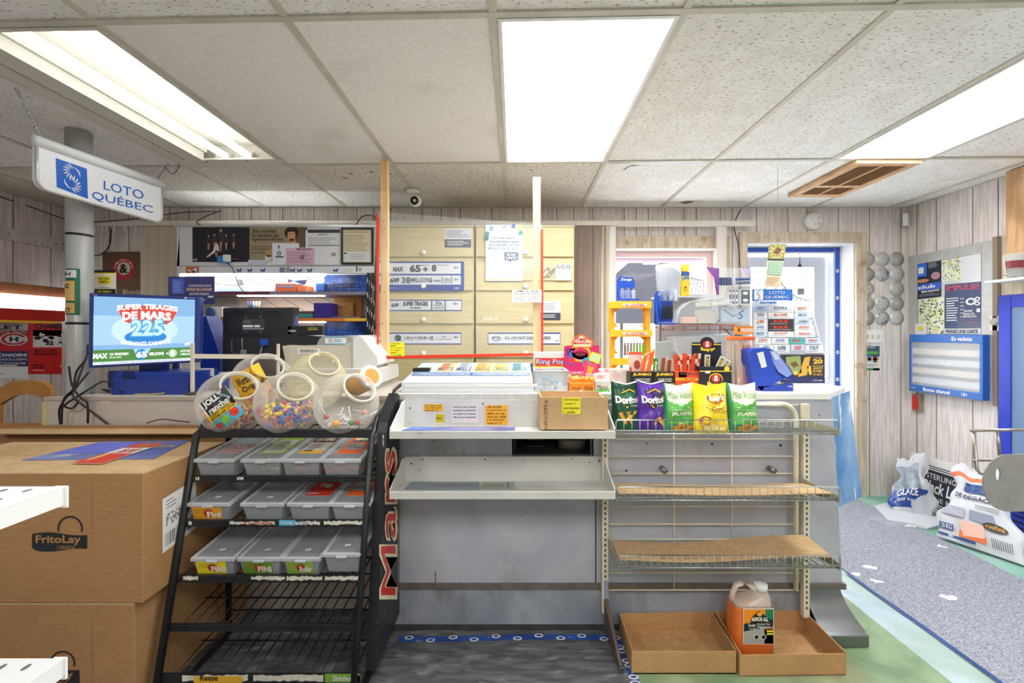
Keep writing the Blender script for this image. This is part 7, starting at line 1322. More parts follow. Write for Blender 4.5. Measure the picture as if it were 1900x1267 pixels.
for k, (x0_, y0_, x1_, y1_) in enumerate(((1312, 681, 1313, 658), (1327, 682, 1342, 662), (1336, 684, 1352, 668))):
    m = MB(); a, b = P(x0_, y0_+12, d+.05), P(x1_, y1_, d+.05+.01*k); sd_ = (b-a).cross(Vector((0, 1, 0))).normalized()*.013; m.prism([a-sd_, a+sd_, b+sd_, b-sd_], (0, .004, 0), mat('#d8d4c8', .3)); up = (b-a)
    ff_ = quadf(m, [b-sd_, b+sd_, a+sd_, a-sd_]) if sd_.x > 0 else quadf(m, [b+sd_, b-sd_, a-sd_, a+sd_]); ff_.rect(.25, .1, .75, .8, BK2); ff_.lay(); ff_.text(.3, .15, .7, .75, 'SNOP', mat('#f0d23a'), .04, rot=90); m.build('meat_stick', None, ('upright meat stick at the left in the Snopsys carton', 'leaning meat stick in the middle of the Snopsys carton', 'meat stick leaning furthest right in the Snopsys carton')[k], 'meat stick', 'meat sticks in the black carton')
# sausages, pouches standing in the cartons
def strip(label, x0_, y0_, x1_, y1_, w_, d_, c_, cap=None, grp='wrapped sticks in the snack cartons', name='meat_stick', txt=None):
    m = MB(); a, b = P(x0_, y0_, d_), P(x1_, y1_, d_); sd_ = Vector((1, 0, 0))*w_*d_/F/2; q = [b-sd_, b+sd_, a+sd_, a-sd_]; m.prism(q, (0, .008, 0), mat(c_, .25)); f = quadf(m, q)
    if cap: f.rect(0, 0, 1, .22, mat(cap, .3)); f.rect(.2, .4, .8, .75, mat(cap, .3))
    if txt: f.lay(); f.text(.2, .15, .8, .85, txt, mat('#f3d9c0'), .04, rot=90)
    return m.build(name, None, label, 'meat stick' if name == 'meat_stick' else 'packet', grp)
PG = 'red wrapped pepperoni sticks'; rnd = random.Random(9)
for k in range(9): strip('red wrapped pepperoni stick standing in the PEPPERONI carton', 1258+k*4.3, 700, 1253+k*5.6+rnd.uniform(-1, 1), 657+rnd.uniform(-2, 5), 7, 2.085+.008*(k % 3), ['#d0391e', '#e8dcd0', '#c94a2a'][k % 3], ['#c94a2a', '#a83a22', '#e8dcd0'][k % 3], PG)
for k in range(4): strip('brown sausage in clear wrap standing in the green JUMBO carton', 1228+k*6, 700, 1232+k*5.5, 664+k*2-(k % 2)*3, 6, 2.09+.006*(k % 2), ['#9a4a2a', '#c9b8a8', '#8a3f26', '#cfc4b8'][k], None, 'sausages in the green carton')
strip('green yellow packet at the left of the green JUMBO carton', 1216, 700, 1217, 665, 8, 2.08, '#2f8a3a', None, None, 'packet', 'BBQ')
t_ = [('white and orange jerky pouch standing in the orange JUMBO carton', 1180, 1179, 24, '#e6c9bc', '#e8532a'), ('slanting orange jerky pouch leaning over the JUMBO cartons', 1196, 1206, 22, '#ea6a2a', None)]
for k, (lb, xa_, xb_, w_, c_, cap) in enumerate(t_):
    m = MB(); dq = 2.075+.02*(1-k); a, b = P(xa_, 700, dq), P(xb_, 653, dq); sd_ = Vector((1, 0, -.0 if k == 0 else .5)).normalized()*w_*dq/F/2; q = [b-sd_, b+sd_, a+sd_, a-sd_]; m.prism(q, (0, .014, 0), mat(c_, .25, var=.1, scale=40)); f = quadf(m, q)
    if cap: f.rect(0, 0, 1, .1, mat(cap)); f.ell(.6, .5, .25, .18, mat('#a8442a'), 14); f.rect(0, .6, .2, 1, mat(cap))
    else: f.text(.3, .1, .6, .9, 'JUMBO', mat('#f7e3c8'), .04, rot=90); f.rect(.0, .0, 1, .06, mat('#f0a87a'))
    m.build('jerky_pouch', None, lb, 'packet')
# blue ticket checker
t = thing('ticket_checker', 'blue plastic ticket checker terminal at the right on the counter', 'terminal'); BP2 = mat('#2440a8', .25); d = 2.04
sil = [(1393, 664), (1392, 652), (1397, 647), (1420, 645), (1432, 648), (1450, 664), (1466, 683), (1471, 692), (1471, 706), (1455, 702), (1436, 712), (1432, 719), (1412, 724), (1402, 716)]
m = MB(); m.prism([P(a, b, d+.02) for a, b in sil], (0, .09, 0), BP2); b_ = bmesh.new(); m.build('housing', t)
m = MB(); m.prism([P(a, b, d+.0) for a, b in ((1393, 664), (1392, 652), (1397, 647), (1420, 645), (1428, 650), (1440, 690), (1452, 703), (1436, 712), (1432, 719), (1412, 724), (1402, 716))], (0, .02, 0), mat('#2b4fc0', .25)); f = front(m, d-.0003); f.poly([(1404, 655), (1416, 652), (1423, 680), (1413, 683)], mat('#dfe3e2')); m.build('front_shell', t)
m = MB(); m.prism([P(a, b, d+.012) for a, b in ((1428, 650), (1440, 652), (1464, 684), (1470, 694), (1460, 700), (1444, 690), (1432, 668))], (0, .004, 0), mat('#8fa3e0', .15)); f = front(m, d+.0115); f.poly([(1430, 653), (1438, 653), (1447, 666), (1438, 668)], mat('#c9d3ea')); m.build('window', t)
m = MB(); m.hexa([P(1416, 727, d-.01), P(1472, 727, d-.01), P(1470, 724, d+.12), P(1412, 724, d+.12), P(1416, 719, d-.01), P(1472, 712, d-.01), P(1470, 709, d+.12), P(1420, 714, d+.12)], BP2, .004); f = front(m, d-.0105); f.text(1462, 714.5, 1470, 718, 'Loto', WHITE)
zmin = min(v.z for v in m.v)
for v in m.v:
    if v.z < zmin+.02: v.z = max(CT+.001, v.z-.0)
m.build('base', t); m = MB().box(X(1405, d), d+.0, CT+.001, X(1465, d), d+.10, Z(715, d), BP2, .004); m.build('foot', t); fin(t)
# loto slip stand
t = thing('slip_stand', 'white tiered lottery slip stand with a blue sign on top, on the counter', 'stand'); d = 2.38; WS = mat('#eef0f3', .3)
m = MB(); m.prism([P(1393, 718, d+.10), P(1528, 718, d+.10), P(1522, 640, d+.10), P(1497, 560, d+.10), P(1395, 556, d+.10)], (0, .004, 0), WS); m.prism([P(1530, 716, d), P(1530, 660, d), P(1500, 556, d+.1), P(1530, 716, d+.1)], (.003, 0, 0), WS); m.prism([P(1393, 718, d), P(1393, 660, d), P(1395, 556, d+.1), P(1393, 718, d+.1)], (.003, 0, 0), WS); m.build('back', t)
m = MB(); m.box(X(1393, d), d, CT+.001, X(1530, d), d+.104, CT+.02, WS); m.build('base', t)
m = MB(); m.pb(1396, 536, 1471, 558, d+.03, .004, mat('#2a6ac0', .35)); f = front(m, d+.0295); f.rect(1399, 538, 1416, 556, WHITE); f.lay()
for sg, cxx, cyy in ((1, 1408.5, 543.5), (-1, 1406.5, 550.5)):
    for k in range(6): a_ = math.radians((60 if sg > 0 else 240)+k*36); f.line([(cxx+2.5*math.cos(a_), cyy-2.5*math.sin(a_)), (cxx+4.6*math.cos(a_+.4), cyy-4.6*math.sin(a_+.4))], 1.1, mat('#2a6ac0'))
f.text(1427, 540, 1456, 545.5, 'LOTO', WHITE, .0); f.text(1419, 547.5, 1463, 554, 'QUÉBEC', WHITE, .0); m.build('sign', t, 'blue LOTO QUÉBEC sign'); m = MB(); m.pb(1408, 557, 1462, 564, d+.028, .003, mat('#dfe9f4')); f = front(m, d+.0275); f.text(1410, 558, 1441, 563.5, 'loto-hebdo', mat('#2a62b8'), .04); m.build('sub_sign', t)
fin(t); rows = [(568, 576), (580, 588), (592, 601), (603, 612), (615, 622), (627, 635), (640, 652)]
rnd = random.Random(12); names = [['ASTRO', 'EXTRA', 'BANCO'], ['TRIPLE', '6/49', 'MAX'], ['LA MINI', 'ROUE', 'QUÉBEC'], ['JOKER', 'ROUE', 'ASTRO'], ['MOTS', 'QUINTE', 'banco'], ['CARTE', 'GAGNE', 'banco'], ['LOTTO', 'SUPER', 'TOUT']]
for r_, (ya, yb) in enumerate(rows):
    xs = [1398, 1425, 1474, 1504+r_*2.5] if r_ < 5 else ([1401, 1432, 1464, 1494, 1524] if r_ == 5 else [1408, 1436, 1467, 1494, 1528])
    for c_ in range(len(xs)-1):
        dd3 = d+.085-.013*r_; bgc = '#3a3438' if (r_ in (2, 3) and c_ == 1) else ['#c8d6ea', '#e9ecf0', '#e6e6e8', '#dfe8ee'][(r_+c_) % 4]
        if r_ == 5 and c_ == 2: bgc = '#3fa8a8'
        m = MB(); m.pb(xs[c_]+1, ya, xs[c_+1]-1.5, yb+3, dd3, .004, mat(bgc, .4)); f = front(m, dd3-.0004); w_ = xs[c_+1]-xs[c_]-2; tc_ = mat('#e0402a') if (bgc == '#3a3438' or c_ == 2 and r_ > 3) else mat(['#5a7ab0', '#6a6f78', '#c9602a'][(r_+c_) % 3]); nm = names[r_][min(c_, 2)]
        f.text(xs[c_]+1+w_*.2, ya+1.5, xs[c_]+1+w_*.75, ya+(yb-ya)*.75, nm, tc_, .03); f.lines(xs[c_]+3, ya+(yb-ya)*.8, xs[c_]+w_, yb+1, 1, mat('#a9b0ba'))
        pos = ['left', 'second', 'third', 'right'][c_]; rw = ['top', 'second', 'third', 'fourth', 'fifth', 'sixth', 'lowest'][r_]
        m.build('slip_stack', None, 'stack of lottery slips, %s in the %s row of the white slip stand' % (pos, rw), 'slips', 'lottery slips in the white stand')
# gold ingot card
m, f, a = sheet('advert_card', 'dark gold bar advertising card with the number 20 at the foot of the slip stand', 'card', 1448, 658, 1530, 710, d-.03, mat('#2b2c3a', .35)); GD = mat('#e0b64a', .35); f.poly([(1458, 662), (1485, 660), (1487, 692), (1460, 694)], mat('#8a9a5c')); f.poly([(1493, 663), (1504, 661), (1497, 696), (1480, 699)], mat('#caa03a')); f.poly([(1497, 680), (1504, 678), (1506, 694), (1502, 696)], GD); f.lay(); f.poly([(1466, 674), (1476, 670), (1482, 678), (1472, 682)], mat('#6a4a2a')); f.ell(1476, 692, 5, 4, GD, 10)
f.text(1509, 662, 1524, 665, 'À GAGNER', GD); f.text(1508, 666, 1526, 675, '20', GD, .05); f.text(1507, 677, 1528, 680, 'PRÉCIEUX', GD); f.text(1508, 681, 1526, 685, 'LINGOTS', GD, .03); f.text(1508, 686, 1525, 691, "D'OR", GD, .03); f.text(1508, 693, 1526, 697, '125 000 $', GD, .01); f.rect(1448, 700, 1530, 710, mat('#23285a')); f.lay(); f.text(1508, 704, 1526, 707, 'LOTO-QUÉBEC', WHITE); m.box(X(1470, d), d-.028, CT+.001, X(1500, d), d-.015, Z(700, d), WS); m.box(X(1448, d), d-.03, CT+.001, X(1530, d), d-.0285, Z(709, d), mat('#23285a')); done((m, f, a))
# hanging ticket strip in the door
t = thing('ticket_strip', 'long gold and green lottery ticket strip hanging before the door top', 'ticket'); d = 2.62; m = MB(); q = [P(1427, 453, d), P(1459, 453, d), P(1447, 534, d), P(1418, 532, d)]; m.prism(q, (0, .001, 0), mat('#cfd0b8', .35)); f = quadf(m, q); f.rect(0, 0, 1, .34, mat('#8f8a4a')); f.lay()
for k in range(10): a_ = k*.628; f.line([(.5, .17), (.5+.45*math.cos(a_), .17+.16*math.sin(a_))], .04, mat('#c3bd6a'))
f.lay(); f.poly([(.25, .2), (.5, .06), (.8, .12), (.6, .24)], mat('#6a3f22')); f.rect(0, .34, 1, .38, mat('#2b2c30')); f.rect(.1, .42, .95, .72, mat('#7fa88a')); f.rect(.05, .75, .95, .97, mat('#d8b89a')); f.lay()
for j in range(5): f.text(.15, .44+j*.055, .9, .48+j*.055, '20 20 20 20 20', mat('#dfe8dc'))
f.text(.2, .29, .8, .33, 'LINGOTS', mat('#f3e8a8')); f.lines(.1, .77, .9, .95, 5, mat('#8a7a5a')); m.build('strip', t); MB().tube([P(1443, 453, d+.001), P(1443, 420, d+.003), Vector((P(1443, 420, d).x, d, H-.0075))], .0012, mat('#9a9a9a'), 5).build('string', t); fin(t)
MB().tube([P(1484, 470, 3.60), P(1484, 489, 3.60)], .003, BLK).add([P(1479, 495, 3.6), P(1489, 495, 3.6), P(1484, 487, 3.6), P(1484, 495, 3.63)], [(0, 1, 2), (0, 3, 2), (1, 3, 2), (0, 1, 3)], mat('#3a3a3a')).build('door_bell', None, 'small dark bell hanging at the top of the door', 'bell')
# ================================================================ RIGHT WALL AND CORNER
CDN = ['left', 'middle', 'right']; RWN = ['top', 'second', 'third', 'fourth', 'lowest']
for r_, py in enumerate((481, 509, 536, 563, 590)):
    for c_, px in enumerate((1606, 1634, 1661)):
        if (r_, c_) == (2, 1): continue
        c = P(px+3, py, YB-.0045); R1 = .060; col = ['#b9bbb8', '#c8cac6', '#a9aba8'][(r_*2+c_) % 3]
        m = MB(); m.lathe([(.0145, 0), (R1, 0), (R1, .0012), (.0145, .0012)], c, (0, -1, 0), mat(col, .3, metal=.15), 36); m.lathe([(.007, .0002), (.016, .0002), (.016, .0014), (.007, .0014)], c, (0, -1, 0), mat('#e3e4e2', .2, alpha=.6), 24)
        f = Face(m, lambda a, b, c=c: c+Vector((a*R1, -.0013, -b*R1)), (0, -1, 0)); rnd = random.Random(r_*3+c_)
        if (r_, c_) in ((1, 0), (2, 0), (3, 1), (4, 1), (3, 0), (4, 0), (1, 1)):
            for k in range(9): a_, q_ = rnd.uniform(0, 6.3), rnd.uniform(.45, .82); f.ell(q_*math.cos(a_), q_*math.sin(a_), rnd.uniform(.08, .16), rnd.uniform(.06, .12), mat(rnd.choice({0: ['#8fae8a', '#c9c98a', '#b86a7a', '#6a7a8a'], 1: ['#4a62a0', '#8f9aa8', '#8fb09a']}[c_ if c_ < 2 else 1]), .3), 8)
        m.build('compact_disc', None, 'compact disc on the back wall, %s column, %s row right of the door' % (CDN[c_], RWN[r_]), 'disc', 'discs stuck on the wall by the door')
t = thing('switch_plate', 'white triple light switch plate on the back wall below the discs', 'light switch'); MB().pb(1603, 612, 1638, 636, YB-.008, .007, WHITEM, .003).build('plate', t)
for px in (1611, 1620.5, 1631): m = MB(); m.pb(px-1.5, 621, px+1.5, 628, YB-.016, .010, mat('#cfc9a8', .4), .001); m.build('toggle', t)
fin(t)
m, f, a = sheet('poster', 'small poster with wheeled bins under the light switches', 'poster', 1603, 642, 1632, 687, YB-.003, mat('#d7d9d2', .4)); f.rect(1603, 642, 1632, 662, mat('#3f5a66')); f.rect(1603, 683, 1632, 687, mat('#4a8f4a')); f.rect(1620, 683, 1632, 687, mat('#23408a')); f.lay(); f.text(1605, 643, 1624, 645.5, 'BACS ROULANTS', WHITE); f.rect(1610, 658, 1616, 670, mat('#3a7ab8')); f.rect(1620, 657, 1627, 672, mat('#5a3f30')); f.rect(1606, 652, 1629, 657, mat('#5aa85a')); f.rect(1605, 664, 1630, 668, mat('#c97a4a')); f.lines(1605, 675, 1630, 681, 2, mat('#8a8f8c')); done((m, f, a))
# notice board
def rw(pts, xx): return [onx(px, py, xx) for px, py in pts]
t = thing('notice_board', 'large grey framed notice board covered in posters on the right wall', 'notice board'); xx = XR-.022
yA, yB_, zt1, zb1 = onx(1684, 475, xx).y, onx(1843, 447, xx).y, 1.985, .885
def rbox(m, ya, yb, za, zb, x0, x1, mm, bev=0): m.box(x0, min(ya, yb), min(za, zb), x1, max(ya, yb), max(za, zb), mm, bev)
yA = 3.50; yB_ = 2.88; m = MB(); FR = mat('#b9b9b6', .4, metal=.3, var=.1)
for q in ((yA, yA-.07, zb1, zt1), (yB_, yB_+.075, zb1, zt1), (yA-.07, yB_+.075, zt1-.075, zt1), (yA-.07, yB_+.075, zb1, zb1+.05)): rbox(m, q[0], q[1], q[2], q[3], xx, XR-.001, FR, .002)
m.build('frame', t); m = MB(); rbox(m, yA-.07, yB_+.075, zb1+.05, zt1-.075, xx+.012, XR-.001, mat('#c9cbc8', .5)); m.build('board', t)
MB().box(XR-.03, yB_-.03, zb1-.02, XR-.001, yB_-.001, zt1+.02, mat('#8a7a66', .6)).build('side_strip', t)
m = MB(); [m.cyl((xx-.001, yB_-.012, z), (xx+.03, yB_-.012, z), .004, BLK, 8) for z in (1.93,)]; m.build('screw', t); fin(t)
def rsheet(name, label, cat, px0, py0a, py0b, px1, py1a, py1b, k, bgm, fn):
    """corner pixels: left edge px0 (top py0a, bottom py1a), right edge px1 (top py0b, bottom py1b)"""
    xw = xx-.002*k+.010 if k < 9 else xx-.003; q = [onx(px0, py0a, xw), onx(px1, py0b, xw), onx(px1, py1b, xw), onx(px0, py1a, xw)]; m = MB(); m.prism(q, (.0012, 0, 0), bgm); f = quadf(m, q); f.k = 1; fn(f); return m.build(name, None, label, cat)
def p1(f): f.rect(.02, .03, .45, .4, mat('#2f6fd8')); f.rect(.02, .6, 1, .78, mat('#2a5ac0')); f.lay(); f.rect(.12, .15, .33, .32, mat('#e8e6d8')); f.lines(.52, .05, .95, .2, 4, mat('#b8bcc4')); f.ell(.8, .42, .17, .1, mat('#b07a8a')); f.ell(.3, .52, .25, .05, mat('#c08a6a')); f.text(.25, .79, .95, .84, 'ESSAI GRATUIT', WHITE, .04); f.lines(.15, .87, .95, .95, 2, mat('#8a8f9a')); f.text(.1, .64, .8, .74, 'club', WHITE, .03)
rsheet('poster', 'black and blue offer poster at the top left of the notice board', 'poster', 1699, 487, 481, 1746, 556, 550, 1, mat('#1d2236', .3), p1)
def pat(seed):
    def g(f):
        rnd = random.Random(seed)
        for i in range(150): a, b = rnd.uniform(.04, .96), rnd.uniform(.03, .97); f.poly([(a-.04, b), (a, b-.03), (a+.04, b-.01), (a+.02, b+.03)], mat(rnd.choice(['#f0dc5a', '#4f8f4f', '#2f4f8a', '#8fb86a', '#3a7a5a', '#e8d23a', '#e9ecdf']), .5))
    return g
rsheet('poster', 'leaf patterned green and yellow sheet at the upper middle of the notice board', 'poster', 1747, 481, 475, 1783, 522, 520, 1, mat('#dfe2cf', .5), pat(1))
rsheet('poster', 'leaf patterned green and yellow sheet at the lower left of the notice board', 'poster', 1704, 555, 551, 1752, 619, 620, 2, mat('#d9dcc4', .5), pat(2))
rsheet('paper', 'glossy white crumpled sheet at the upper right of the notice board', 'paper', 1783, 475, 469, 1820, 526, 524, 2, mat('#dcdde0', .25), lambda f: f.lines(.05, .1, .9, .9, 9, mat('#cfd0d6')))
def imp(f):
    f.text(.05, .03, .95, .16, 'IMPULSE', mat('#b04a6a'), .04); f.lay(); f.lines(.05, .3, .4, .85, 10, WHITE); [f.text(.45, .33+k*.08, .55, .37+k*.08, '10,5', WHITE) for k in range(6)]; f.ell(.73, .42, .14, .08, WHITE, 24, .55); f.ell(.9, .37, .07, .045, WHITE, 18, .5); f.ell(.9, .47, .07, .045, WHITE, 18, .5); f.text(.55, .6, .78, .65, 'GRAND', WHITE, .02); f.text(.55, .66, .82, .71, 'MARCHÉ', WHITE, .02); f.text(.55, .72, .88, .77, 'RIVE-SUD', WHITE, .02); f.rect(.88, .58, .97, .66, WHITE); f.lines(.6, .86, .95, .9, 1, mat('#b04a5a'))
rsheet('poster', 'dark blue poster with a price list at the right of the notice board', 'poster', 1753, 528, 522, 1821, 609, 608, 3, mat('#4a5578', .2), imp)
rsheet('strip_sign', 'pale strip reading PRENEZ UNE CARTE below the dark blue poster', 'sign', 1752, 610, 609, 1820, 619, 620, 4, mat('#d5d6d8', .4), lambda f: f.text(.05, .2, .93, .85, 'PRENEZ UNE CARTE', mat('#3a3f55'), .04))
def bee(f): f.rect(0, .62, 1, .66, BLK); f.ell(.5, .25, .25, .12, mat('#e8d23a'), 14); f.ell(.6, .3, .1, .06, mat('#4a8f4a'), 10); f.ell(.75, .85, .2, .05, mat('#3a3a44'), 12)
rsheet('card', 'small white card with a yellow mark hanging over the blue slip rack', 'card', 1698, 600, 600, 1719, 636, 637, 12, mat('#dfdfe0', .4), bee)
# blue slip holder
t = thing('slip_holder', 'blue framed clear slip holder reading En vedette and Bonne chance on the notice board', 'slip holder'); x0h, x1h = xx-.05, xx-.0005
def RB(px0, py0, px1, py1, xa, xb, mm, nm, lab=None):
    a, b = onx(px0, py0, xa), onx(px1, py1, xa); 
    return MB().prism([onx(px0, py0, xa), onx(px1, py0+(py0-617)*0, xa), b, onx(px0, py1, xa)], (xb-xa, 0, 0), mm)
BH = mat('#2a6abf', .35)
def rq(pts, xa, dx, mm): return MB().prism([onx(px, py, xa) for px, py in pts], (dx, 0, 0), mm)
yl, yr = 3.44, 2.90; zt2, zb2 = onx(1686, 622, x0h).z, .90
zt2 = 1.345; zb2 = .895
m = MB(); m.box(x0h, yr, zt2-.06, x1h, yl, zt2, BH, .003); f = quadf(m, [(x0h-.0005, yl, zt2), (x0h-.0005, yr, zt2), (x0h-.0005, yr, zt2-.06), (x0h-.0005, yl, zt2-.06)]); f.text(.62, .25, .88, .75, 'En vedette', WHITE, .03); m.build('header', t)
m = MB(); m.box(x0h, yr, zb2, x1h, yl, zb2+.05, BH, .003); f = quadf(m, [(x0h-.0005, yl, zb2+.05), (x0h-.0005, yr, zb2+.05), (x0h-.0005, yr, zb2), (x0h-.0005, yl, zb2)]); f.text(.22, .2, .6, .8, 'Bonne chance!', WHITE, .03); f.text(.03, .35, .1, .6, 'Loto', WHITE); f.text(.75, .25, .82, .75, '18+', WHITE); m.build('footer', t)
MB().box(x0h, yl-.015, zb2+.05, x1h, yl, zt2-.06, BH).build('side_frame', t); MB().box(x0h, yr, zb2+.05, x1h, yr+.02, zt2-.06, BH).build('side_frame', t)
for k in range(4):
    z = zb2+.07+k*.075; m = MB(); m.box(x0h+.01, yr+.02, z, x1h, yl-.015, z+.004, mat('#dfe3e8', .3)); m.box(x0h+.012, yr+.02, z, x0h+.015, yl-.015, z+.045, mat('#e9dcd0' if k % 2 else '#dcdee6', .3)); m.build('pocket', t)
MB().box(x0h+.002, yr+.02, zb2+.05, x0h+.004, yl-.015, zt2-.06, ACRYL).build('clear_cover', t); fin(t)
# thermostat, red switch
t = thing('thermostat', 'white thermostat with a round dial right of the notice board', 'thermostat'); a, b = onx(1839, 586, XR-.02), onx(1863, 614, XR-.02); m = MB().box(XR-.03, b.y, b.z, XR-.001, a.y, a.z+.0, mat('#e2dccb', .4), .004); m.build('body', t); c = (a+b)/2; MB().lathe([(.001, .016), (.024, .014), (.028, 0)], (XR-.0305, c.y, c.z+.012), (-1, 0, 0), mat('#b9b4a6', .35), 24).build('dial', t); fin(t)
t = thing('red_switch_box', 'small red switch box with ribbed front under the notice board', 'switch'); m = MB().box(XR-.03, onx(1714, 740, XR).y, onx(1700, 762, XR).z, XR-.001, onx(1699, 740, XR).y, onx(1700, 730, XR).z, mat('#8f8a7a', .5)); m.build('box', t); m = MB(); y_a, y_b = onx(1712, 740, XR).y, onx(1700, 740, XR).y; z_a, z_b = onx(1700, 758, XR).z, onx(1700, 732, XR).z
for k in range(4): m.box(XR-.036, y_a+.005, z_a+(z_b-z_a)*k/4, XR-.0305, y_b-.005, z_a+(z_b-z_a)*(k+.85)/4, mat('#d8201e', .35))
m.build('red_cover', t); fin(t)
# wood corner strip & upper right boards
MB().box(XR-.10, 1.6, 1.86, XR-.002, 2.74, H-.008, layered('woodb', '#b98f66', '#d3ac80', '#9a7450', 7, (5, 5, .6), 3, (1, 1, 1), (.6, .8))).build('wooden_board', None, 'brown wooden bulkhead board high at the right edge', 'board')
t = thing('cup_stack', 'clear printed plastic cup stack beside the brown board at the right edge', 'cup'); c = Vector((3.08, 2.62, 1.69)); MB().lathe([(.001, 0), (.032, 0), (.045, .15), (.048, .15)], c, (0, 0, 1), mat('#dfe3e6', .15, alpha=.6), 24).build('cup', t); m = MB(); m.lathe([(.036, .05), (.0425, .11)], c, (0, 0, 1), mat('#7a2f3a', .3), 24); m.build('print', t); MB().box(3.0, 2.4, 1.675, 3.16, 2.72, 1.689, WHITE).box(3.14, 2.4, 1.64, 3.159, 2.42, 1.9, WHITE).build('shelf', t); fin(t)
t = thing('wire_hook', 'thin chrome prong hook sticking out at the right edge above the cooler', 'hook'); MB().tube([(3.15, 2.60, 1.705), (3.02, 2.60, 1.70), (2.98, 2.60, 1.715)], .004, CHROME).build('prong', t); MB().box(3.14, 2.56, 1.60, 3.159, 2.74, 1.86, TRIMW).build('mount', t); fin(t)
# blue cooler
t = thing('cooler', 'blue drinks cooler with a glass door at the right edge', 'cooler'); CB = mat('#2238b8', .3); cx0 = 3.16; y0, y1 = 1.75, 2.765; z1 = 1.60
m = MB(); m.box(cx0+.004, y0, .06, XR-.002, y1, z1, CB, .004); m.build('cabinet', t)
m = MB(); x_ = cx0-.02
for q in ((y1-.07, y1, .30, z1), (y0, y0+.07, .30, z1), (y0+.07, y1-.07, z1-.08, z1), (y0+.07, y1-.07, .30, .36)): m.box(x_, q[0], q[2], cx0+.002, q[1], q[3], CB, .003)
f = Face(m, lambda a, b: Vector((x_-.0005, a, b)), (-1, 0, 0)); m.build('door_frame', t); MB().box(x_+.006, y0+.07, .36, x_+.01, y1-.07, z1-.08, mat('#8fa8cc', .05, alpha=.5)).build('glass', t, 'pale blue door glass')
m = MB(); 
for k in range(7): m.box(x_+.012, y0+.08, .45+k*.15, cx0+.003, y1-.08, .455+k*.15, WHITE)
m.build('racks', t); m = MB().box(x_+.004, y0, .06, cx0+.002, y1, .295, CB, .003)
for k in range(5): m.box(x_+.002, y1-.5, .10+k*.035, x_+.0045, y1-.08, .115+k*.035, mat('#0a1650'))
m.build('vent_grille', t)
MB().box(cx0+.01, y0+.02, .0005, XR-.01, y1-.02, .06, BLK).build('base', t); fin(t)
# Carpet, tapes
m = MB(); rnd = random.Random(4); n = 24; L = [(1.885+rnd.uniform(-.008, .008), YF+.05+(3.45-YF)*i/n) for i in range(n+1)]; Rr = [(2.79+rnd.uniform(-.008, .008), YF+.05+(3.45-YF)*i/n) for i in range(n+1)]
m.prism([(x, y, .0012) for x, y in L]+[(x, y, .0012) for x, y in Rr[::-1]], (0, 0, .007), CARPET); m.build('carpet_runner', None, 'worn speckled grey blue carpet runner leading to the door', 'carpet')
m = MB()
for k in range(7): px, py = [(1590, 1065), (1615, 1052), (1625, 1078), (1700, 940), (1745, 1013), (1760, 1108), (1690, 975)][k]; c = onz(px, py, .0088); m.add([(c.x+rnd.uniform(.01, .05)*math.cos(a), c.y+rnd.uniform(.01, .035)*math.sin(a), .0088) for a in [i*.7 for i in range(9)]], [tuple(range(9))], mat('#dcdad8', .9))
m.build('carpet_lint', None, 'white scuffed patches worn into the carpet runner', 'scuff', kind='stuff')
def tape(label, pts, w_, z=.0012, name='floor_tape', mm=None, marks=True):
    m = MB(); mm = mm or layered('tapeb', '#1c3f8a', '#2a55a8', '#8f9fb8', 6, (1, 1, 1), 30, (1, 1, 1), (.62, .7), .35); pts = [Vector((p[0], p[1], 0)) for p in pts]; n = len(pts); a, b = [], []
    for i, p in enumerate(pts):
        t_ = (pts[min(i+1, n-1)]-pts[max(i-1, 0)]).normalized(); s_ = Vector((-t_.y, t_.x, 0))*w_/2; a.append((p+s_+Vector((0, 0, z)))); b.append((p-s_+Vector((0, 0, z))))
    m.add(a+b, [(i, i+1, n+i+1, n+i) for i in range(n-1)], mm)
    if marks:
        for i in range(n-1):
            for k in range(2):
                c = pts[i]+(pts[i+1]-pts[i])*(k+.5)/2; f = Face(m, lambda u, v, c=c: Vector((c.x+u, c.y-v, z)), (0, 0, 1)); f.ell(0, (.008 if k else -.008), .02, .012, WHITE, 14); f.lay(); f.ell(0, (.008 if k else -.008), .013, .006, mat('#1c3f8a'), 12)
    return m.build(name, None, label, 'tape')
A_ = lambda px, py: (onz(px, py, 0).x, onz(px, py, 0).y)
tape('blue printed tape along the foot of the counter', [A_(738, 1186), A_(820, 1186), A_(900, 1184), A_(980, 1182), A_(1060, 1182), A_(1140, 1184)], .035)
tape('blue printed tape running forward beside the left cardboard tray', [A_(1142, 1180), A_(1152, 1205), A_(1165, 1230), A_(1178, 1262), A_(1186, 1300)], .035)
tape('dark seam with torn blue tape along the left edge of the carpet runner', [A_(1572, 1066), A_(1650, 1122), A_(1700, 1157), A_(1780, 1215), A_(1870, 1280)], .014, .0092, marks=False)
m = MB(); rnd = random.Random(6)
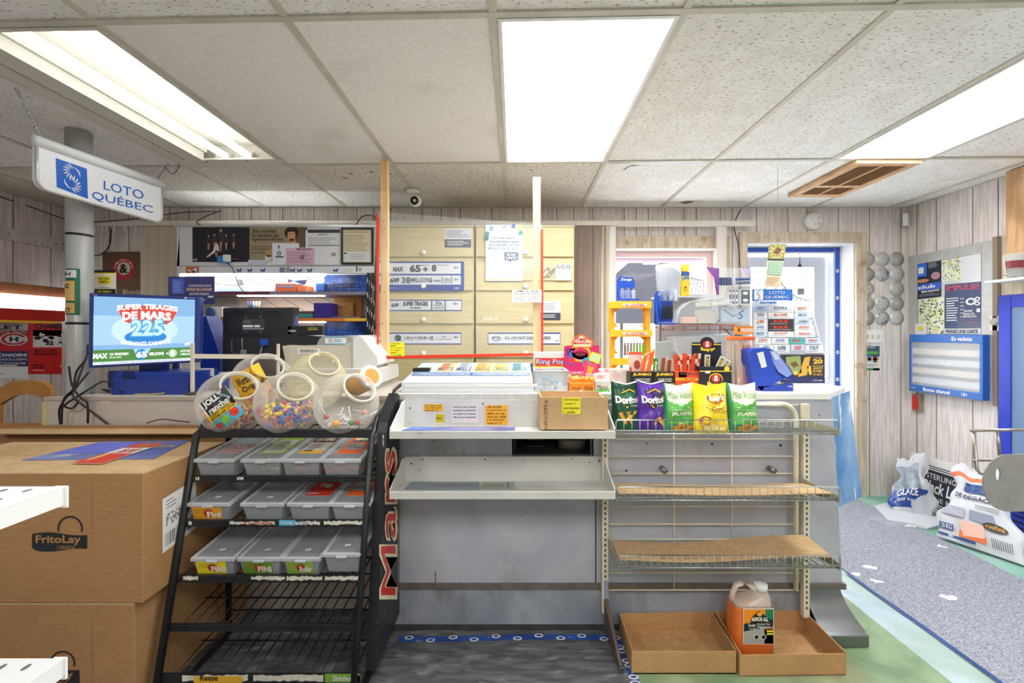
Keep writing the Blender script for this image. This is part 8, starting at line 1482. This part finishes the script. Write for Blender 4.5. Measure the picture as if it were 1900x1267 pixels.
# bags and boards in the right corner
def sack(name, label, quad, yoff, th, matfn, prints, n=36, seed=0, wob=.012):
    """quad = TL, TR, BR, BL places of the front; bulges towards the room"""
    t = thing(name, label, 'sack'); c = [Vector(q) for q in quad]; nn = (c[3]-c[0]).cross(c[1]-c[0]).normalized(); rnd = random.Random(seed); ph = [rnd.uniform(0, 6) for _ in range(4)]
    def s(u, v, sg=1):
        p = (c[0]*(1-u)+c[1]*u)*(1-v)+(c[3]*(1-u)+c[2]*u)*v; q = (max(0, math.sin(math.pi*u))**.5)*(max(0, math.sin(math.pi*min(1, v*.92+.04)))**.5)
        wv = wob*(math.sin(7*u+ph[0]+5*v)+.7*math.sin(13*v+ph[1]+4*u)+.5*math.sin(19*u-9*v+ph[2]))*(q*.6+.4)
        r = p+nn*(th*q*(.4+.6*v)*sg+wv*sg*.6)
        r = r+(c[1]-c[0]).normalized()*(.02*math.sin(9*v+ph[0])+.012*math.sin(21*v+ph[1]))*(u-.5)*2*abs(u-.5)*2+Vector((0, 0, 1))*(.02*math.sin(8*u+ph[2])+.01*math.sin(19*u+ph[3]))*(1-v)**3
        r.z = max(r.z, .0035); r.x = min(r.x, XR-.004); r.y = min(r.y, YB-.026); return r
    m = MB(); vs = [s(i/n, j/n) for j in range(n+1) for i in range(n+1)]+[s(i/n, j/n, -.5) for j in range(n+1) for i in range(n+1)]; B = (n+1)**2; m.v = vs
    for k in (0, 1):
        for j in range(n):
            for i in range(n): a = k*B+j*(n+1)+i; m.f.append(((a, a+n+1, a+n+2, a+1), m.mi(matfn((i+.5)/n, (j+.5)/n) if k == 0 else WHITE), True))
    m.build('bag', t); m = MB(); f = Face(m, lambda a, b: s(a, b)+nn*.011, nn); prints(f); m.build('print', t); return t
WP = mat('#cfd2d8', .3, bump=.6, scale=14); BU = mat('#2f4f9a', .25, var=.3, scale=14); GB = mat('#8f9aa6', .3, var=.3, scale=20)
def mf1(u, v): return WP if (v < .16 or v > .93 or u > .85) else (BU if v > .62 and u+.3*math.sin(9*v) < .75 else GB if v < .62 and u < .7 else WP)
t = sack('salt_bag', 'crumpled white and blue bag of ice salt standing in the corner', [(X(1672, 3.36), 3.38, Z(852, 3.36)), (X(1722, 3.3), 3.32, Z(845, 3.3)), (X(1738, 3.12), 3.12, .01), (X(1650, 3.2), 3.2, .01)], 0, .06, mf1, lambda f: (f.text(.12, .62, .6, .74, 'GLACE', WHITE, .02), f.text(.15, .78, .5, .84, '20 kg', WHITE)), seed=3, wob=.02); fin(t)
m = MB(); n = 16; pts = [(X(1622, 3.3), 3.30), (X(1650, 3.05), 3.06), (X(1690, 3.0), 2.98), (X(1722, 2.92), 2.93), (X(1758, 3.0), 3.0), (X(1740, 3.1), 3.10), (X(1690, 3.2), 3.22), (X(1650, 3.35), 3.36)]; rnd = random.Random(7); m.add([(x, y, .012+rnd.uniform(0, .02)) for x, y in pts]+[(x, y, .002) for x, y in pts]+[(sum(p[0] for p in pts)/8, sum(p[1] for p in pts)/8, .035)], [(i, (i+1) % 8, 16) for i in range(8)]+[(i, 8+i, 8+(i+1) % 8, (i+1) % 8) for i in range(8)], WP); m.build('plastic_sheet', None, 'crumpled white plastic lying flat under the ice salt bag', 'plastic')
t = thing('beer_sign', 'large white board with a black label beer emblem leaning on the right wall', 'sign'); xt, xb_ = XR-.006, XR-.075; q = [(xt, 3.50, .385), (xt, 2.88, .40), (xb_, 2.86, .003), (xb_, 3.42, .003)]
m = MB(); m.prism(q, (-.01, 0, 0), mat('#dedbda', .5)); q2 = [(x-.0105, y, z) for x, y, z in q]; f = quadf(m, q2)
def rnd_rect(f, a0, b0, a1, b1, r, mm): f.poly([(a0+r*1, b0), (a1-r, b0), (a1, b0+r), (a1, b1-r), (a1-r, b1), (a0+r, b1), (a0, b1-r), (a0, b0+r)], mm)
rnd_rect(f, .12, .16, .86, .92, .1, BLK); f.lay(); rnd_rect(f, .135, .18, .845, .90, .1, WHITE); f.lay(); rnd_rect(f, .15, .20, .83, .88, .1, BLK); f.lay(); rnd_rect(f, .165, .22, .815, .86, .09, mat('#e3e3e3')); f.lay(); rnd_rect(f, .18, .24, .80, .84, .09, mat('#20243a')); f.lay(); f.text(.25, .3, .62, .40, 'STERLING', mat('#e8e6e0'), .0); f.text(.2, .44, .78, .66, 'Black Label', mat('#e8e6e0'), .02, .25); f.text(.3, .72, .7, .8, 'FINE BEER', mat('#e8e6e0'), .0)
m.build('board', t); fin(t)
OR = mat('#e8764a', .3)
def mf2(u, v): return WP if not (.12 < v < .17 and u < .75) else OR
def pr2(f):
    f.text(.25, .20, .72, .33, 'SEL', mat('#2a4f8a'), .07, .1); f.text(.12, .36, .92, .44, 'DE DÉGLAÇAGE', mat('#2a3550'), .04); f.rect(.05, .56, .35, .68, mat('#a9aab8')); f.rect(.42, .56, .75, .68, mat('#8a90a8')); f.ell(.72, .70, .13, .05, mat('#3a2f2a')); f.lay(); f.text(.62, .68, .82, .72, '4 SAISONS', mat('#e8b04a')); f.poly([(.3, .72), (.6, .72), (.6, .86), (.35, .9)], mat('#e9b8a4')); f.rect(.3, .84, .62, .92, OR); f.rect(.02, .8, .22, .88, mat('#2f4f8a')); f.lay(); f.text(.04, .81, .2, .87, '20 KG', WHITE); f.text(.6, .14, .72, .19, 'C', BLK, .03); f.text(.68, .82, .9, .93, '||||||||||', BLK, .0); f.lines(.5, .47, .95, .53, 2, mat('#9a9ea8')); f.rect(.02, .93, .5, .96, mat('#2f4f8a'))
t = sack('salt_bag', 'white SEL DE DÉGLAÇAGE bag leaning beside the blue cooler', [(3.02, 2.90, .45), (3.10, 2.72, .46), (2.96, 2.45, .01), (2.80, 2.83, .01)], 0, .055, mf2, pr2, seed=8, wob=.012); fin(t)
t = thing('wood_block', 'short pale wooden block with a grey metal foot near the cooler', 'block'); MB().box(2.82, 2.10, .001, 3.10, 2.35, .07, TRIMW, .004).build('block', t); MB().hexa([(2.92, 2.15, .0705), (3.12, 2.15, .0705), (3.12, 2.38, .0705), (2.96, 2.38, .0705), (2.94, 2.17, .085), (3.12, 2.17, .13), (3.12, 2.38, .13), (2.98, 2.38, .085)], mat('#8f98a8', .35, metal=.5)).build('metal_foot', t); fin(t)
# round grey metal disc arm with wire rack at the right foreground
t = thing('wire_rack', 'grey metal display arm with a round slotted plate and wire loop at the right edge', 'rack'); d = 1.45; GM = mat('#9a9896', .45, metal=.3, var=.1)
c = P(1872, 896, d); n = 36; ou = [(c.x+.088*math.cos(2*math.pi*i/n)+(.05 if math.cos(2*math.pi*i/n) > 0 else 0), c.z+.098*math.sin(2*math.pi*i/n)) for i in range(n)]
hc = (P(1852, 880, d).x, P(1852, 880, d).z); inn = [(hc[0]+.008*math.cos(2*math.pi*i/n), hc[1]+.022*math.sin(2*math.pi*i/n)) for i in range(n)]; m = MB()
for y_ in (d, d+.004): m.add([(x, y_, z) for x, z in ou+inn], [(i, (i+1) % n, n+(i+1) % n, n+i) for i in range(n)], GM)
m.add([(x, d, z) for x, z in ou]+[(x, d+.004, z) for x, z in ou], [(i, (i+1) % n, n+(i+1) % n, n+i) for i in range(n)], GM); m.add([(x, d, z) for x, z in inn]+[(x, d+.004, z) for x, z in inn], [(i, (i+1) % n, n+(i+1) % n, n+i) for i in range(n)], GM); m.build('round_plate', t)
m = MB(); WR = mat('#a39a90', .3, metal=.7)
m.tube([P(1802, 799, d+.03), P(1905, 797, d+.03), P(1960, 800, d+.03)], .005, WR); m.tube([P(1805, 854, d+.03), P(1860, 853, d+.03), P(1960, 856, d+.03)], .0045, WR); m.tube([P(1807, 799, d+.03), P(1812, 870, d+.03), P(1818, 878, d+.02), P(1835, 882, d+.01)], .005, WR); m.tube([P(1850, 799, d+.03), P(1856, 853, d+.02)], .005, WR); m.build('wire_loop', t)
MB().tube([P(1960, 790, d+.03), Vector((P(1960, 790, d+.03).x, d+.03, .001))], .014, GM).build('post', t); MB().lathe([(.001, 0), (.14, 0), (.14, .01), (.001, .012)], (P(1960, 790, d+.03).x, d+.03, .0095), (0, 0, 1), GM).build('base', t); fin(t)
for o in list(bpy.data.objects):
    if o.type == 'EMPTY' and o.location.length == 0 and o.children and not o.parent and o.get('kind') != 'structure' and o.rotation_euler.to_quaternion().angle < 1e-6: fin(o)
